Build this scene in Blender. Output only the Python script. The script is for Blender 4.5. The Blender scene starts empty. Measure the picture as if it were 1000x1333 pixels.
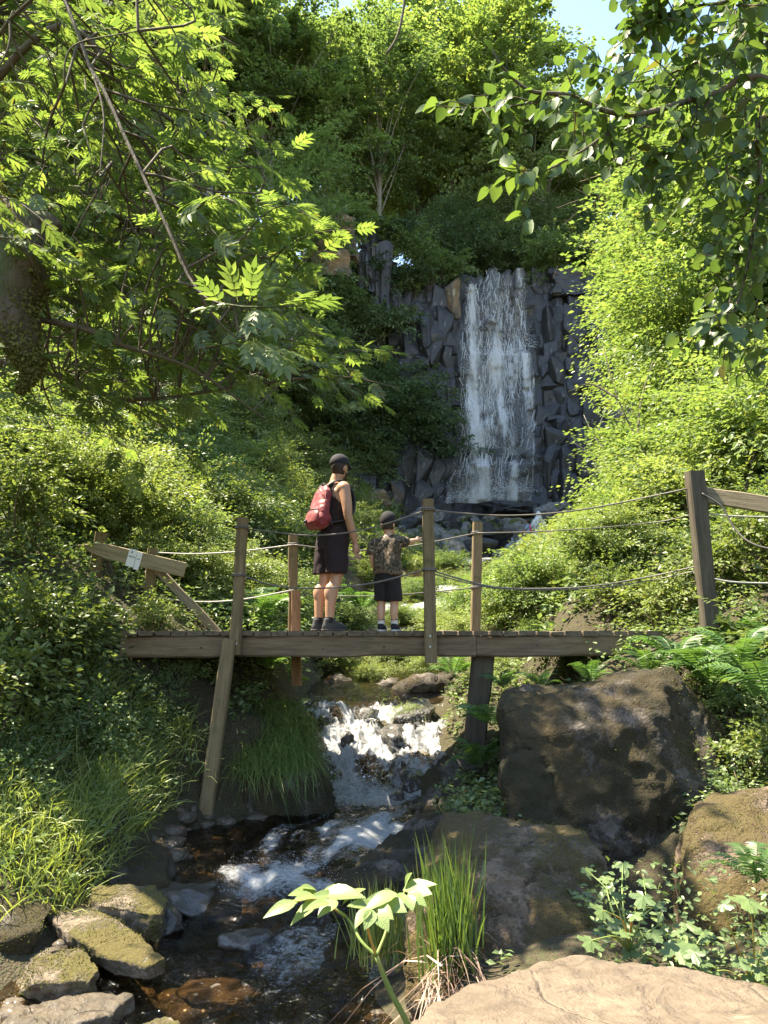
import bpy, bmesh, math, random
import numpy as np
from mathutils import Vector, Matrix

# ------------------------------------------------------------------ camera
SC = bpy.context.scene
COL = SC.collection
EYE = 1.7                       # eye height above the lower pool (z = 0)
PITCH = math.radians(9.17)
cam_data = bpy.data.cameras.new('camera')
cam_data.sensor_fit = 'HORIZONTAL'
cam_data.sensor_width = 36.0
cam_data.lens = 36.0
cam_data.clip_start = 0.05
cam_data.clip_end = 2000.0
cam = bpy.data.objects.new('camera', cam_data)
cam.location = (0, 0, EYE)
cam.rotation_euler = (math.pi / 2 + PITCH, 0, 0)
COL.objects.link(cam)
SC.camera = cam

# ------------------------------------------------------------------ light
SUN_AZ = math.radians(-78)      # measured from +Y (straight ahead) towards +X
SUN_EL = math.radians(63)
world = bpy.data.worlds.new('World')
SC.world = world
world.use_nodes = True
wn = world.node_tree
wn.nodes.clear()
w_out = wn.nodes.new('ShaderNodeOutputWorld')
w_bg = wn.nodes.new('ShaderNodeBackground')
w_sky = wn.nodes.new('ShaderNodeTexSky')
w_sky.sky_type = 'NISHITA'
w_sky.sun_disc = False
w_sky.sun_elevation = SUN_EL
w_sky.sun_rotation = SUN_AZ
w_sky.air_density = 1.0
w_sky.dust_density = 0.15
w_bg.inputs['Strength'].default_value = 0.13
wn.links.new(w_sky.outputs['Color'], w_bg.inputs['Color'])
wn.links.new(w_bg.outputs['Background'], w_out.inputs['Surface'])

sun_data = bpy.data.lights.new('sun', 'SUN')
sun_data.energy = 4.8
sun_data.angle = math.radians(0.53)
sun_data.color = (1.0, 0.945, 0.82)
sun = bpy.data.objects.new('sun', sun_data)
SUN_DIR = Vector((math.sin(SUN_AZ) * math.cos(SUN_EL), math.cos(SUN_AZ) * math.cos(SUN_EL), math.sin(SUN_EL)))
sun.rotation_euler = SUN_DIR.to_track_quat('Z', 'Y').to_euler()
sun.location = SUN_DIR * 80
COL.objects.link(sun)

SC.view_settings.view_transform = 'Standard'
SC.view_settings.look = 'None'
SC.view_settings.gamma = 1.0
SC.view_settings.use_curve_mapping = False
SC.view_settings.exposure = 2.2
SC.view_settings.use_white_balance = True      # the phone balances for open shade
SC.view_settings.white_balance_temperature = 7300
SC.render.engine = 'CYCLES'
cy = SC.cycles
cy.max_bounces = 8
cy.diffuse_bounces = 6
cy.glossy_bounces = 3
cy.transmission_bounces = 5
cy.transparent_max_bounces = 14
cy.caustics_reflective = False
cy.caustics_refractive = False
cy.sample_clamp_indirect = 6.0
cy.use_denoising = True

# ------------------------------------------------------------------ helpers
CT, ST = math.cos(PITCH), math.sin(PITCH)
def ray(px, py):
    u = (px - 500.0) / 1000.0
    v = (666.5 - py) / 1000.0
    return u, CT - v * ST, ST + v * CT
def P(px, py, Y):
    u, c, s = ray(px, py)
    t = Y / c
    return Vector((u * t, Y, EYE + s * t))

rng = np.random.default_rng(7)
random.seed(7)

def _h(ix, iy, iz, seed):
    n = (ix * 374761393 + iy * 668265263 + iz * 1274126177 + seed * 974711) & 0xFFFFFFFF
    n = ((n ^ (n >> 13)) * 1274126177) & 0xFFFFFFFF
    n = (n ^ (n >> 16)) & 0xFFFFFFFF
    return n.astype(np.float64) / 4294967295.0
def vnoise(p, seed=0):
    p = np.asarray(p, float)
    i = np.floor(p).astype(np.int64)
    f = p - i
    f = f * f * f * (f * (f * 6 - 15) + 10)
    r = 0
    for dx in (0, 1):
        wx = f[..., 0] if dx else 1 - f[..., 0]
        for dy in (0, 1):
            wy = f[..., 1] if dy else 1 - f[..., 1]
            for dz in (0, 1):
                wz = f[..., 2] if dz else 1 - f[..., 2]
                r = r + wx * wy * wz * _h(i[..., 0] + dx, i[..., 1] + dy, i[..., 2] + dz, seed)
    return r * 2 - 1
def fbm(p, octaves=4, seed=0, lac=2.03, gain=0.5):
    p = np.asarray(p, float)
    a, r = 1.0, 0.0
    for o in range(octaves):
        r = r + a * vnoise(p, seed + o * 17)
        p = p * lac
        a *= gain
    return r
def sstep(a, b, x):
    t = np.clip((x - a) / (b - a), 0, 1)
    return t * t * (3 - 2 * t)

class MB:
    """collects vertices and faces, builds ONE mesh"""
    def __init__(self):
        self.v, self.f, self.n = [], [], 0
    def add(self, v, *faces):
        v = np.asarray(v, float).reshape(-1, 3)
        for f in faces:
            f = np.asarray(f, np.int64)
            if len(f):
                self.f.append(f + self.n)
        self.v.append(v)
        self.n += len(v)
        return self
    def mesh(self, name, smooth=True):
        me = bpy.data.meshes.new(name)
        v = np.concatenate(self.v)
        me.vertices.add(len(v))
        me.vertices.foreach_set('co', v.astype(np.float32).ravel())
        loops = np.concatenate([f.ravel() for f in self.f])
        tot = np.concatenate([np.full(len(f), f.shape[1], np.int64) for f in self.f])
        start = np.concatenate([[0], np.cumsum(tot)[:-1]])
        me.loops.add(len(loops))
        me.loops.foreach_set('vertex_index', loops.astype(np.int32))
        me.polygons.add(len(tot))
        me.polygons.foreach_set('loop_start', start.astype(np.int32))
        me.polygons.foreach_set('use_smooth', np.full(len(tot), smooth))
        me.update(calc_edges=True)
        me.validate(clean_customdata=False)
        return me
    def build(self, name, mat, parent=None, smooth=True):
        return link(name, self.mesh(name, smooth), mat, parent)

def link(name, me, mat=None, parent=None):
    o = bpy.data.objects.new(name, me)
    if mat is not None and not me.materials:
        me.materials.append(mat)
    COL.objects.link(o)
    if parent is not None:
        o.parent = parent
    return o
def empty(name, loc=(0, 0, 0), rz=0.0, scale=1.0):
    o = bpy.data.objects.new(name, None)
    o.location = loc
    o.rotation_euler = (0, 0, rz)
    o.scale = (scale,) * 3
    o.empty_display_size = 0.2
    COL.objects.link(o)
    return o
def tag(o, label=None, cat=None, group=None, kind=None):
    if label: o['label'] = label
    if cat: o['category'] = cat
    if group: o['group'] = group
    if kind: o['kind'] = kind
    return o
def copy_tree(o, parent=None):
    c = o.copy()
    COL.objects.link(c)
    c.parent = parent
    for ch in o.children:
        copy_tree(ch, c)
    return c

TMP = bpy.data.scenes.new('work')
def bake(me, mods):
    """run modifiers on a mesh in an empty side scene, return the result"""
    tmp = bpy.data.objects.new('tmp', me)
    TMP.collection.objects.link(tmp)
    for typ, kw in mods:
        md = tmp.modifiers.new(typ, typ)
        for k, v in kw.items():
            setattr(md, k, v)
    with bpy.context.temp_override(scene=TMP, view_layer=TMP.view_layers[0]):
        dg = bpy.context.evaluated_depsgraph_get()
    out = bpy.data.meshes.new_from_object(tmp.evaluated_get(dg))
    bpy.data.objects.remove(tmp)
    bpy.data.meshes.remove(me)
    return out

def nrm(a):
    a = np.asarray(a, float)
    return a / np.maximum(np.linalg.norm(a, axis=-1, keepdims=True), 1e-9)

def smooth_path(pts, n):
    """Catmull-Rom through pts, n samples"""
    p = np.asarray([tuple(q) for q in pts], float)
    if len(p) == 2:
        t = np.linspace(0, 1, n)[:, None]
        return p[0] * (1 - t) + p[1] * t
    e = np.vstack([2 * p[0] - p[1], p, 2 * p[-1] - p[-2]])
    out = []
    for s in np.linspace(0, len(p) - 1, n):
        k = min(int(s), len(p) - 2)
        t = s - k
        a, b, c, d = e[k], e[k + 1], e[k + 2], e[k + 3]
        out.append(0.5 * (2 * b + (c - a) * t + (2 * a - 5 * b + 4 * c - d) * t * t + (3 * b - a - 3 * c + d) * t ** 3))
    return np.array(out)

def tube(path, rad, sides=6, cap=True, bump=0.0, seed=0):
    p = np.asarray([tuple(q) for q in path], float)
    n = len(p)
    r = np.broadcast_to(np.asarray(rad, float), (n,)) if np.ndim(rad) <= 1 else rad
    t = nrm(np.gradient(p, axis=0))
    ref = np.array([0.0, 0.0, 1.0]) if abs(t[0][2]) < 0.9 else np.array([1.0, 0, 0])
    u = np.zeros_like(p)
    a = nrm(np.cross(t[0], ref))
    for i in range(n):
        a = nrm(a - t[i] * np.dot(a, t[i]))
        u[i] = a
    w = np.cross(t, u)
    ang = np.arange(sides) * 2 * math.pi / sides
    ca, sa = np.cos(ang), np.sin(ang)
    rr = r[:, None] * np.ones((1, sides))
    ring = p[:, None, :] + rr[..., None] * (u[:, None, :] * ca[None, :, None] + w[:, None, :] * sa[None, :, None])
    if bump:
        nn = fbm(ring * (1.2 / max(r[0], 1e-3)) * 0.5, 3, seed)
        rr = rr * (1 + bump * nn)
        ring = p[:, None, :] + rr[..., None] * (u[:, None, :] * ca[None, :, None] + w[:, None, :] * sa[None, :, None])
    v = ring.reshape(-1, 3)
    i, k = np.meshgrid(np.arange(n - 1), np.arange(sides), indexing='ij')
    k2 = (k + 1) % sides
    q = np.stack([i * sides + k, i * sides + k2, (i + 1) * sides + k2, (i + 1) * sides + k], -1).reshape(-1, 4)
    if cap:
        v = np.vstack([v, p[:1], p[-1:]])
        kk = np.arange(sides)
        k3 = (kk + 1) % sides
        c0 = np.stack([np.full(sides, n * sides), k3, kk], -1)
        c1 = np.stack([np.full(sides, n * sides + 1), (n - 1) * sides + kk, (n - 1) * sides + k3], -1)
        return v, q, np.vstack([c0, c1])
    return v, q

def frames(d, up):
    """orthonormal frames: y along d, z near up"""
    d = nrm(d)
    x = np.cross(d, up)
    bad = np.linalg.norm(x, axis=1) < 1e-4
    x[bad] = np.cross(d[bad], np.array([1.0, 0.3, 0.1]))
    x = nrm(x)
    z = np.cross(x, d)
    return x, d, z
def place(tv, pos, d, up, scale, wscale=None):
    """place template verts tv (k,3; y = length axis) at pos with y along d"""
    x, y, z = frames(np.asarray(d, float), np.asarray(up, float))
    s = np.broadcast_to(np.asarray(scale, float), (len(pos),))[:, None, None]
    ws = 1.0 if wscale is None else np.asarray(wscale)[:, None, None]
    tv = np.asarray(tv, float)
    v = (x[:, None, :] * tv[None, :, 0:1] * ws + y[:, None, :] * tv[None, :, 1:2] + z[:, None, :] * tv[None, :, 2:3]) * s
    return (v + np.asarray(pos)[:, None, :])
def scatter(mb, tmpl, pos, d, up, scale, wscale=None):
    tv, fs = tmpl
    v = place(tv, pos, d, up, scale, wscale)
    k = len(tv)
    off = (np.arange(len(pos)) * k)
    out = []
    for f in fs:
        f = np.asarray(f)
        out.append((f[None, :, :] + off[:, None, None]).reshape(-1, f.shape[1]))
    mb.add(v.reshape(-1, 3), *out)
def rdirs(n, r=rng):
    a = r.normal(size=(n, 3))
    return nrm(a)
# ------------------------------------------------------------------ materials
class NT:
    def __init__(self, name):
        self.m = bpy.data.materials.new(name)
        self.m.use_nodes = True
        self.t = self.m.node_tree
        self.t.nodes.clear()
        self.out = self.t.nodes.new('ShaderNodeOutputMaterial')
    def n(self, typ, **kw):
        nd = self.t.nodes.new('ShaderNode' + typ)
        for k, v in kw.items():
            if k in nd.inputs.keys():
                self.set(nd, k, v)
            else:
                setattr(nd, k, v)
        return nd
    def set(self, nd, key, v):
        i = nd.inputs[key]
        if isinstance(v, bpy.types.NodeSocket):
            self.t.links.new(v, i)
        else:
            if isinstance(v, (tuple, list)) and len(v) == 3 and i.type == 'RGBA':
                v = (*v, 1.0)
            i.default_value = v
    def mix(self, fac, a, b, mode='MIX'):
        nd = self.t.nodes.new('ShaderNodeMix')
        nd.data_type = 'RGBA'
        nd.blend_type = mode
        for idx, v in ((0, fac), (6, a), (7, b)):
            i = nd.inputs[idx]
            if isinstance(v, bpy.types.NodeSocket):
                self.t.links.new(v, i)
            else:
                i.default_value = (*v, 1.0) if isinstance(v, (tuple, list)) and len(v) == 3 else v
        return nd.outputs[2]
    def math(self, op, a, b=0.0, clamp=False):
        nd = self.t.nodes.new('ShaderNodeMath')
        nd.operation = op
        nd.use_clamp = clamp
        for idx, v in ((0, a), (1, b)):
            if isinstance(v, bpy.types.NodeSocket):
                self.t.links.new(v, nd.inputs[idx])
            else:
                nd.inputs[idx].default_value = v
        return nd.outputs[0]
    def ramp(self, fac, stops, interp='LINEAR'):
        nd = self.t.nodes.new('ShaderNodeValToRGB')
        nd.color_ramp.interpolation = interp
        el = nd.color_ramp.elements
        while len(el) < len(stops):
            el.new(0.5)
        for e, (p, c) in zip(el, stops):
            e.position = p
            c = (c, c, c) if isinstance(c, (int, float)) else c
            e.color = (*c, 1.0)
        self.t.links.new(fac, nd.inputs[0])
        return nd.outputs[0]
    def coords(self, kind='Object', scale=(1, 1, 1)):
        tc = self.t.nodes.new('ShaderNodeTexCoord')
        mp = self.t.nodes.new('ShaderNodeMapping')
        mp.inputs['Scale'].default_value = scale if isinstance(scale, (tuple, list)) else (scale,) * 3
        self.t.links.new(tc.outputs[kind], mp.inputs['Vector'])
        return mp.outputs[0]
    def pos(self, scale=1.0):
        g = self.t.nodes.new('ShaderNodeNewGeometry')
        mp = self.t.nodes.new('ShaderNodeMapping')
        mp.inputs['Scale'].default_value = scale if isinstance(scale, (tuple, list)) else (scale,) * 3
        self.t.links.new(g.outputs['Position'], mp.inputs['Vector'])
        return mp.outputs[0]
    def noise(self, vec, scale=1.0, detail=4, rough=0.55, dist=0.0):
        nd = self.n('TexNoise', Scale=scale, Detail=detail, Roughness=rough, Distortion=dist)
        self.t.links.new(vec, nd.inputs['Vector'])
        return nd.outputs['Fac']
    def bump(self, h, strength=0.5, dist=0.02, normal=None):
        nd = self.n('Bump', Strength=strength, Distance=dist, Height=h)
        if normal is not None:
            self.t.links.new(normal, nd.inputs['Normal'])
        return nd.outputs[0]
    def done(self, shader, disp=None):
        self.t.links.new(shader, self.out.inputs['Surface'])
        return self.m

def leaf_mat(name, dark, light, trans=0.5, tcol=None, veins=False, gloss=0.028, rough=0.40, patch=0.5):
    """dark/light: leaf colour range, leaf by leaf; light passes through the blade"""
    if max(light) < 0.3:
        dark, light = [tuple(min(0.34, q * k) for q, k in zip(c, (1.46, 1.40, 2.2))) for c in (dark, light)]
    t = NT(name)
    g = t.n('NewGeometry')
    oi = t.n('ObjectInfo')
    r = g.outputs['Random Per Island']
    big = t.noise(t.pos(0.55), 1.0, 2)
    f = t.math('ADD', t.math('MULTIPLY', r, 1 - patch), t.math('MULTIPLY', big, patch))
    f = t.math('ADD', f, t.math('MULTIPLY', t.math('SUBTRACT', oi.outputs['Random'], 0.5), 0.55), True)
    c = t.ramp(f, [(0.15, dark), (0.85, light)])
    # a few yellowed or browned leaves
    odd = t.math('GREATER_THAN', t.math('FRACT', t.math('MULTIPLY', r, 97.3)), 0.972)
    c = t.mix(t.math('MULTIPLY', odd, 0.6), c, (0.16, 0.12, 0.03))
    nor = None
    if veins:
        # midrib and side veins, drawn in the leaf's own coordinates
        tc_ = t.n('TexCoord')
        sp = t.n('SeparateXYZ')
        t.t.links.new(tc_.outputs['Object'], sp.inputs[0])
        ax = t.math('ABSOLUTE', sp.outputs['X'])
        ph = t.math('FRACT', t.math('MULTIPLY', t.math('SUBTRACT', sp.outputs['Y'], t.math('MULTIPLY', ax, 1.1)), 9.0))
        vn = t.math('ADD', t.ramp(ph, [(0.0, 1.0), (0.16, 0.0), (0.84, 0.0), (1.0, 1.0)]), t.ramp(ax, [(0.008, 1.0), (0.022, 0.0)]), True)
        c = t.mix(t.math('MULTIPLY', vn, 0.35), c, t.mix(1.0, c, (1.6, 1.5, 1.5), 'MULTIPLY'))
        nor = t.bump(t.math('ADD', vn, t.noise(tc_.outputs['Object'], 8.0, 3)), 0.5, 0.012)
    dif = t.n('BsdfDiffuse', Color=c)
    if nor is not None:
        t.set(dif, 'Normal', nor)
    tc = t.mix(1.0, c, tcol or (1.28, 1.30, 0.62), 'MULTIPLY')
    trn = t.n('BsdfTranslucent', Color=tc)
    m1 = t.n('MixShader', Fac=trans)
    t.t.links.new(dif.outputs[0], m1.inputs[1])
    t.t.links.new(trn.outputs[0], m1.inputs[2])
    gl = t.n('BsdfGlossy', Color=(1, 1, 1), Roughness=rough)
    m2 = t.n('MixShader', Fac=gloss)
    t.t.links.new(m1.outputs[0], m2.inputs[1])
    t.t.links.new(gl.outputs[0], m2.inputs[2])
    return t.done(m2.outputs[0])

M = {}
M['ash'] = leaf_mat('ash_leaf', (0.065, 0.105, 0.022), (0.14, 0.195, 0.04), 0.6, patch=0.3)
M['hazel'] = leaf_mat('hazel_leaf', (0.05, 0.09, 0.018), (0.10, 0.155, 0.028), 0.5, gloss=0.03)
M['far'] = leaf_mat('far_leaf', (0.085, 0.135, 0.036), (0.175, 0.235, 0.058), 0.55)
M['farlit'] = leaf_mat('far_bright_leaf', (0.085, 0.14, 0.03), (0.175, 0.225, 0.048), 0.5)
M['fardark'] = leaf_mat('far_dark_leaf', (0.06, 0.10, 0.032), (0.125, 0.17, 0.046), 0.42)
M['shrub'] = leaf_mat('shrub_leaf', (0.07, 0.105, 0.022), (0.16, 0.205, 0.045), 0.45)
M['shrubpale'] = leaf_mat('shrub_pale_leaf', (0.09, 0.14, 0.035), (0.20, 0.25, 0.06), 0.45)
M['bright'] = leaf_mat('bright_leaf', (0.082, 0.14, 0.03), (0.175, 0.228, 0.055), 0.5)
M['herb'] = leaf_mat('herb_leaf', (0.065, 0.11, 0.028), (0.14, 0.195, 0.05), 0.42)
M['fern'] = leaf_mat('fern_frond', (0.045, 0.10, 0.02), (0.09, 0.165, 0.03), 0.45)
M['grass'] = leaf_mat('grass_blade', (0.09, 0.15, 0.025), (0.20, 0.26, 0.05), 0.4)
M['drygrass'] = leaf_mat('dry_grass_blade', (0.13, 0.085, 0.04), (0.25, 0.175, 0.085), 0.3, (1.1, 1.0, 0.8))
M['hog'] = leaf_mat('broad_leaf', (0.125, 0.185, 0.04), (0.175, 0.235, 0.052), 0.35, (1.2, 1.3, 0.6), veins=True, patch=0.1)
M['maple'] = leaf_mat('lobed_leaf', (0.07, 0.12, 0.032), (0.12, 0.175, 0.042), 0.4, (1.2, 1.3, 0.6), veins=True, patch=0.2)
M['ivy'] = leaf_mat('ivy_leaf', (0.045, 0.08, 0.026), (0.10, 0.145, 0.04), 0.3, gloss=0.04)
M['moss'] = leaf_mat('moss_tuft', (0.05, 0.06, 0.012), (0.12, 0.12, 0.025), 0.25, gloss=0.0)
M['yellow'] = leaf_mat('yellow_petal', (0.6, 0.42, 0.03), (0.75, 0.55, 0.05), 0.3, (1, 1, 1), patch=0.0)
M['drytwig'] = leaf_mat('dry_twig', (0.22, 0.17, 0.11), (0.36, 0.29, 0.2), 0.1, (1, 1, 1), gloss=0.0)

def bark_mat(name, a, b, moss=0.3):
    t = NT(name)
    p = t.pos((6, 6, 1.6))
    n1 = t.noise(p, 3.0, 6, 0.65)
    n2 = t.noise(t.pos(2.2), 1.0, 4)
    c = t.mix(n1, a, b)
    mm = t.ramp(n2, [(0.62 - moss * 0.4, 0.0), (0.74 - moss * 0.4, 1.0)])
    c = t.mix(mm, c, (0.06, 0.075, 0.018))
    bs = t.n('BsdfPrincipled', Roughness=0.9)
    t.set(bs, 'Base Color', c)
    t.set(bs, 'Normal', t.bump(n1, 0.8, 0.03))
    return t.done(bs.outputs[0])
M['bark'] = bark_mat('bark', (0.05, 0.042, 0.032), (0.16, 0.135, 0.10), 0.35)
M['barkpale'] = bark_mat('pale_bark', (0.12, 0.105, 0.085), (0.30, 0.27, 0.22), 0.1)
M['barkmoss'] = bark_mat('mossy_bark', (0.035, 0.028, 0.018), (0.13, 0.095, 0.06), 0.30)
M['twig'] = bark_mat('twig', (0.07, 0.055, 0.035), (0.15, 0.12, 0.075), 0.1)

def rock_mat(name, a, b, moss=0.5, mosscol=(0.06, 0.062, 0.016), lichen=0.3, wet=0.0, rough=0.85, sc=1.0, lichcol=(0.42, 0.40, 0.34), strata=0.0, mossup=0.5, warm=None):
    t = NT(name)
    g = t.n('NewGeometry')
    po = t.coords('Object', sc)
    n1 = t.noise(po, 3.0, 8, 0.62)
    n2 = t.noise(po, 14.0, 8, 0.7)
    n3 = t.noise(po, 55.0, 4, 0.7)
    c = t.mix(t.ramp(n1, [(0.3, 0.0), (0.7, 1.0)]), a, b)
    c = t.mix(t.math('MULTIPLY', t.ramp(n2, [(0.35, 1.0), (0.6, 0.0)]), 0.55), c, tuple(q * 0.45 for q in a))
    if warm:
        c = t.mix(t.ramp(t.noise(po, 1.7, 4), [(0.5, 0.0), (0.68, 0.7)]), c, warm)
    # lichen blotches
    vo = t.n('TexVoronoi', Scale=5.0)
    t.t.links.new(t.mix(0.12, po, t.n('TexNoise', Scale=9.0).outputs['Color']), vo.inputs['Vector'])
    li = t.ramp(t.math('ADD', vo.outputs['Distance'], t.math('MULTIPLY', n2, 0.25)), [(0.24 + lichen * 0.1, 1.0), (0.30 + lichen * 0.1, 0.0)])
    lim = t.math('MULTIPLY', li, t.ramp(t.noise(po, 1.3, 2), [(0.62 - lichen * 0.25, 0.0), (0.70 - lichen * 0.25, 1.0)]))
    c = t.mix(t.math('MULTIPLY', lim, 0.75), c, lichcol)
    # moss, more of it on upward faces
    sep = t.n('SeparateXYZ')
    t.t.links.new(g.outputs['Normal'], sep.inputs[0])
    mf = t.math('ADD', t.math('MULTIPLY', sep.outputs['Z'], 0.16 * mossup), t.noise(po, 2.3, 5, 0.6))
    mf = t.math('ADD', mf, t.math('MULTIPLY', t.math('SUBTRACT', n3, 0.5), 0.25))
    mk = t.ramp(mf, [(0.80 - moss * 0.45, 0.0), (0.88 - moss * 0.45, 1.0)])
    mc = t.mix(n3, tuple(q * 0.5 for q in mosscol), tuple(q * 1.7 for q in mosscol))
    mc = t.mix(t.ramp(n1, [(0.4, 0.0), (0.75, 0.6)]), mc, (0.105, 0.065, 0.025))
    c = t.mix(mk, c, mc)
    bs = t.n('BsdfPrincipled')
    t.set(bs, 'Base Color', c)
    t.set(bs, 'Roughness', t.math('ADD', t.math('MULTIPLY', mk, 0.95 - rough), rough))
    if wet:
        t.set(bs, 'Coat Weight', wet)
        t.set(bs, 'Coat Roughness', 0.18)
    hgt = t.math('ADD', t.math('MULTIPLY', n2, 0.6), t.math('MULTIPLY', n3, t.math('ADD', 0.25, t.math('MULTIPLY', mk, 0.9))))
    ridge = t.math('ABSOLUTE', t.math('SUBTRACT', t.noise(po, 5.5, 6, 0.6, 0.8), 0.5))
    hgt = t.math('ADD', hgt, t.math('MULTIPLY', ridge, -1.6))
    # cracks
    vc = t.n('TexVoronoi', Scale=2.3, feature='DISTANCE_TO_EDGE')
    t.t.links.new(t.mix(0.25, po, t.n('TexNoise', Scale=3.0).outputs['Color']), vc.inputs['Vector'])
    crack = t.ramp(vc.outputs['Distance'], [(0.0, 0.0), (0.02, 1.0)])
    hgt = t.math('ADD', hgt, t.math('MULTIPLY', crack, 0.28))
    t.set(bs, 'Normal', t.bump(hgt, 0.9, 0.035 / max(sc, 0.3)))
    return t.done(bs.outputs[0])
M['boulder'] = rock_mat('mossy_boulder', (0.075, 0.062, 0.05), (0.19, 0.155, 0.125), moss=0.86, lichen=0.45, mosscol=(0.030, 0.025, 0.009), mossup=0.1)
M['boulder2'] = rock_mat('brown_boulder', (0.11, 0.076, 0.048), (0.26, 0.185, 0.125), moss=0.82, lichen=0.5, mosscol=(0.085, 0.065, 0.02), mossup=0.2)
M['slab'] = rock_mat('tan_slab', (0.13, 0.096, 0.064), (0.225, 0.17, 0.118), moss=0.10, lichen=0.45, lichcol=(0.40, 0.37, 0.28), rough=0.8)
M['bankstone'] = rock_mat('bank_stone', (0.14, 0.105, 0.07), (0.34, 0.27, 0.195), moss=0.72, lichen=0.4, mosscol=(0.10, 0.088, 0.02), mossup=0.4)
M['wetstone'] = rock_mat('wet_stone', (0.025, 0.022, 0.02), (0.09, 0.075, 0.06), moss=0.15, lichen=0.0, wet=0.7, rough=0.4)
M['bedstone'] = rock_mat('bed_stone', (0.055, 0.043, 0.03), (0.16, 0.12, 0.078), moss=0.1, lichen=0.0, wet=0.3, rough=0.5)
M['basalt'] = rock_mat('wet_basalt', (0.012, 0.0112, 0.0102), (0.044, 0.040, 0.0355), moss=0.2, lichen=0.15, wet=0.22, rough=0.55, sc=0.7, mosscol=(0.05, 0.065, 0.02), lichcol=(0.2, 0.2, 0.21), mossup=1.2)
M['drybasalt'] = rock_mat('dry_cliff_stone', (0.10, 0.08, 0.058), (0.25, 0.20, 0.15), moss=0.42, lichen=0.4, sc=0.7, mosscol=(0.09, 0.09, 0.02), warm=(0.33, 0.19, 0.07))
M['scree'] = rock_mat('scree_stone', (0.12, 0.11, 0.10), (0.36, 0.34, 0.32), moss=0.42, lichen=0.3, mosscol=(0.085, 0.105, 0.02), mossup=0.9)

def soil_mat():
    t = NT('forest_soil')
    po = t.pos(1.0)
    n1 = t.noise(po, 1.1, 6)
    n2 = t.noise(po, 12.0, 6, 0.7)
    c = t.mix(n1, (0.035, 0.03, 0.018), (0.075, 0.06, 0.035))
    c = t.mix(t.ramp(n2, [(0.48, 0.0), (0.62, 1.0)]), c, (0.045, 0.052, 0.014))
    vo = t.n('TexVoronoi', Scale=70.0)
    t.t.links.new(po, vo.inputs['Vector'])
    hs = t.ramp(vo.outputs['Color'], [(0.0, (0.03, 0.022, 0.012)), (0.45, (0.075, 0.05, 0.026)), (0.7, (0.05, 0.06, 0.016)), (1.0, (0.13, 0.09, 0.05))])
    c = t.mix(0.55, c, hs)
    n2 = t.math('ADD', n2, t.math('MULTIPLY', vo.outputs['Distance'], -0.25))
    bs = t.n('BsdfPrincipled', Roughness=0.95)
    t.set(bs, 'Base Color', c)
    t.set(bs, 'Normal', t.bump(n2, 1.0, 0.05))
    return t.done(bs.outputs[0])
M['soil'] = soil_mat()

def wood_mat(name, a, b, axis='Z', moss=0.2):
    t = NT(name)
    s = {'X': (1.2, 16, 16), 'Y': (16, 1.2, 16), 'Z': (16, 16, 1.2)}[axis]
    oi = t.n('ObjectInfo')
    v = t.coords('Object', s)
    ad = t.n('VectorMath', operation='ADD')
    t.t.links.new(v, ad.inputs[0])
    cm = t.n('CombineXYZ')
    for k in 'XYZ':
        t.t.links.new(t.math('MULTIPLY', oi.outputs['Random'], 37.0), cm.inputs[k])
    t.t.links.new(cm.outputs[0], ad.inputs[1])
    gr = t.noise(ad.outputs[0], 1.6, 8, 0.7, 0.4)
    fine = t.noise(ad.outputs[0], 6.0, 6, 0.7)
    blot = t.noise(t.coords('Object', 3.0), 1.3, 5)
    c = t.mix(t.ramp(gr, [(0.32, 0.0), (0.68, 1.0)]), a, b)
    c = t.mix(t.math('MULTIPLY', t.ramp(fine, [(0.30, 1.0), (0.48, 0.0)]), 0.7), c, tuple(q * 0.35 for q in a))
    c = t.mix(t.ramp(blot, [(0.66 - moss * 0.3, 0.0), (0.80 - moss * 0.3, 0.85)]), c, (0.075, 0.085, 0.025))
    c = t.mix(t.math('MULTIPLY', oi.outputs['Random'], 0.4), c, t.mix(1.0, c, (0.6, 0.55, 0.5), 'MULTIPLY'))
    bs = t.n('BsdfPrincipled', Roughness=0.85)
    t.set(bs, 'Base Color', c)
    t.set(bs, 'Normal', t.bump(t.math('ADD', gr, t.math('MULTIPLY', fine, 0.5)), 0.6, 0.006))
    return t.done(bs.outputs[0])
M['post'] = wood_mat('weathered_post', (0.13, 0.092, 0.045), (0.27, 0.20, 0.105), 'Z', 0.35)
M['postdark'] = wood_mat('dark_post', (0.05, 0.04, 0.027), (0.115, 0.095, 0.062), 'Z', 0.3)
M['postred'] = wood_mat('fresh_post', (0.22, 0.12, 0.06), (0.36, 0.21, 0.115), 'Z', 0.0)
M['beam'] = wood_mat('weathered_beam', (0.10, 0.075, 0.05), (0.23, 0.175, 0.12), 'X', 0.15)
M['plank'] = wood_mat('deck_plank', (0.08, 0.065, 0.045), (0.20, 0.165, 0.115), 'Y', 0.35)
M['rail'] = wood_mat('rail_wood', (0.13, 0.105, 0.065), (0.29, 0.235, 0.15), 'X', 0.2)
M['signwood'] = wood_mat('sign_wood', (0.20, 0.16, 0.09), (0.38, 0.31, 0.18), 'X', 0.05)

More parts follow.
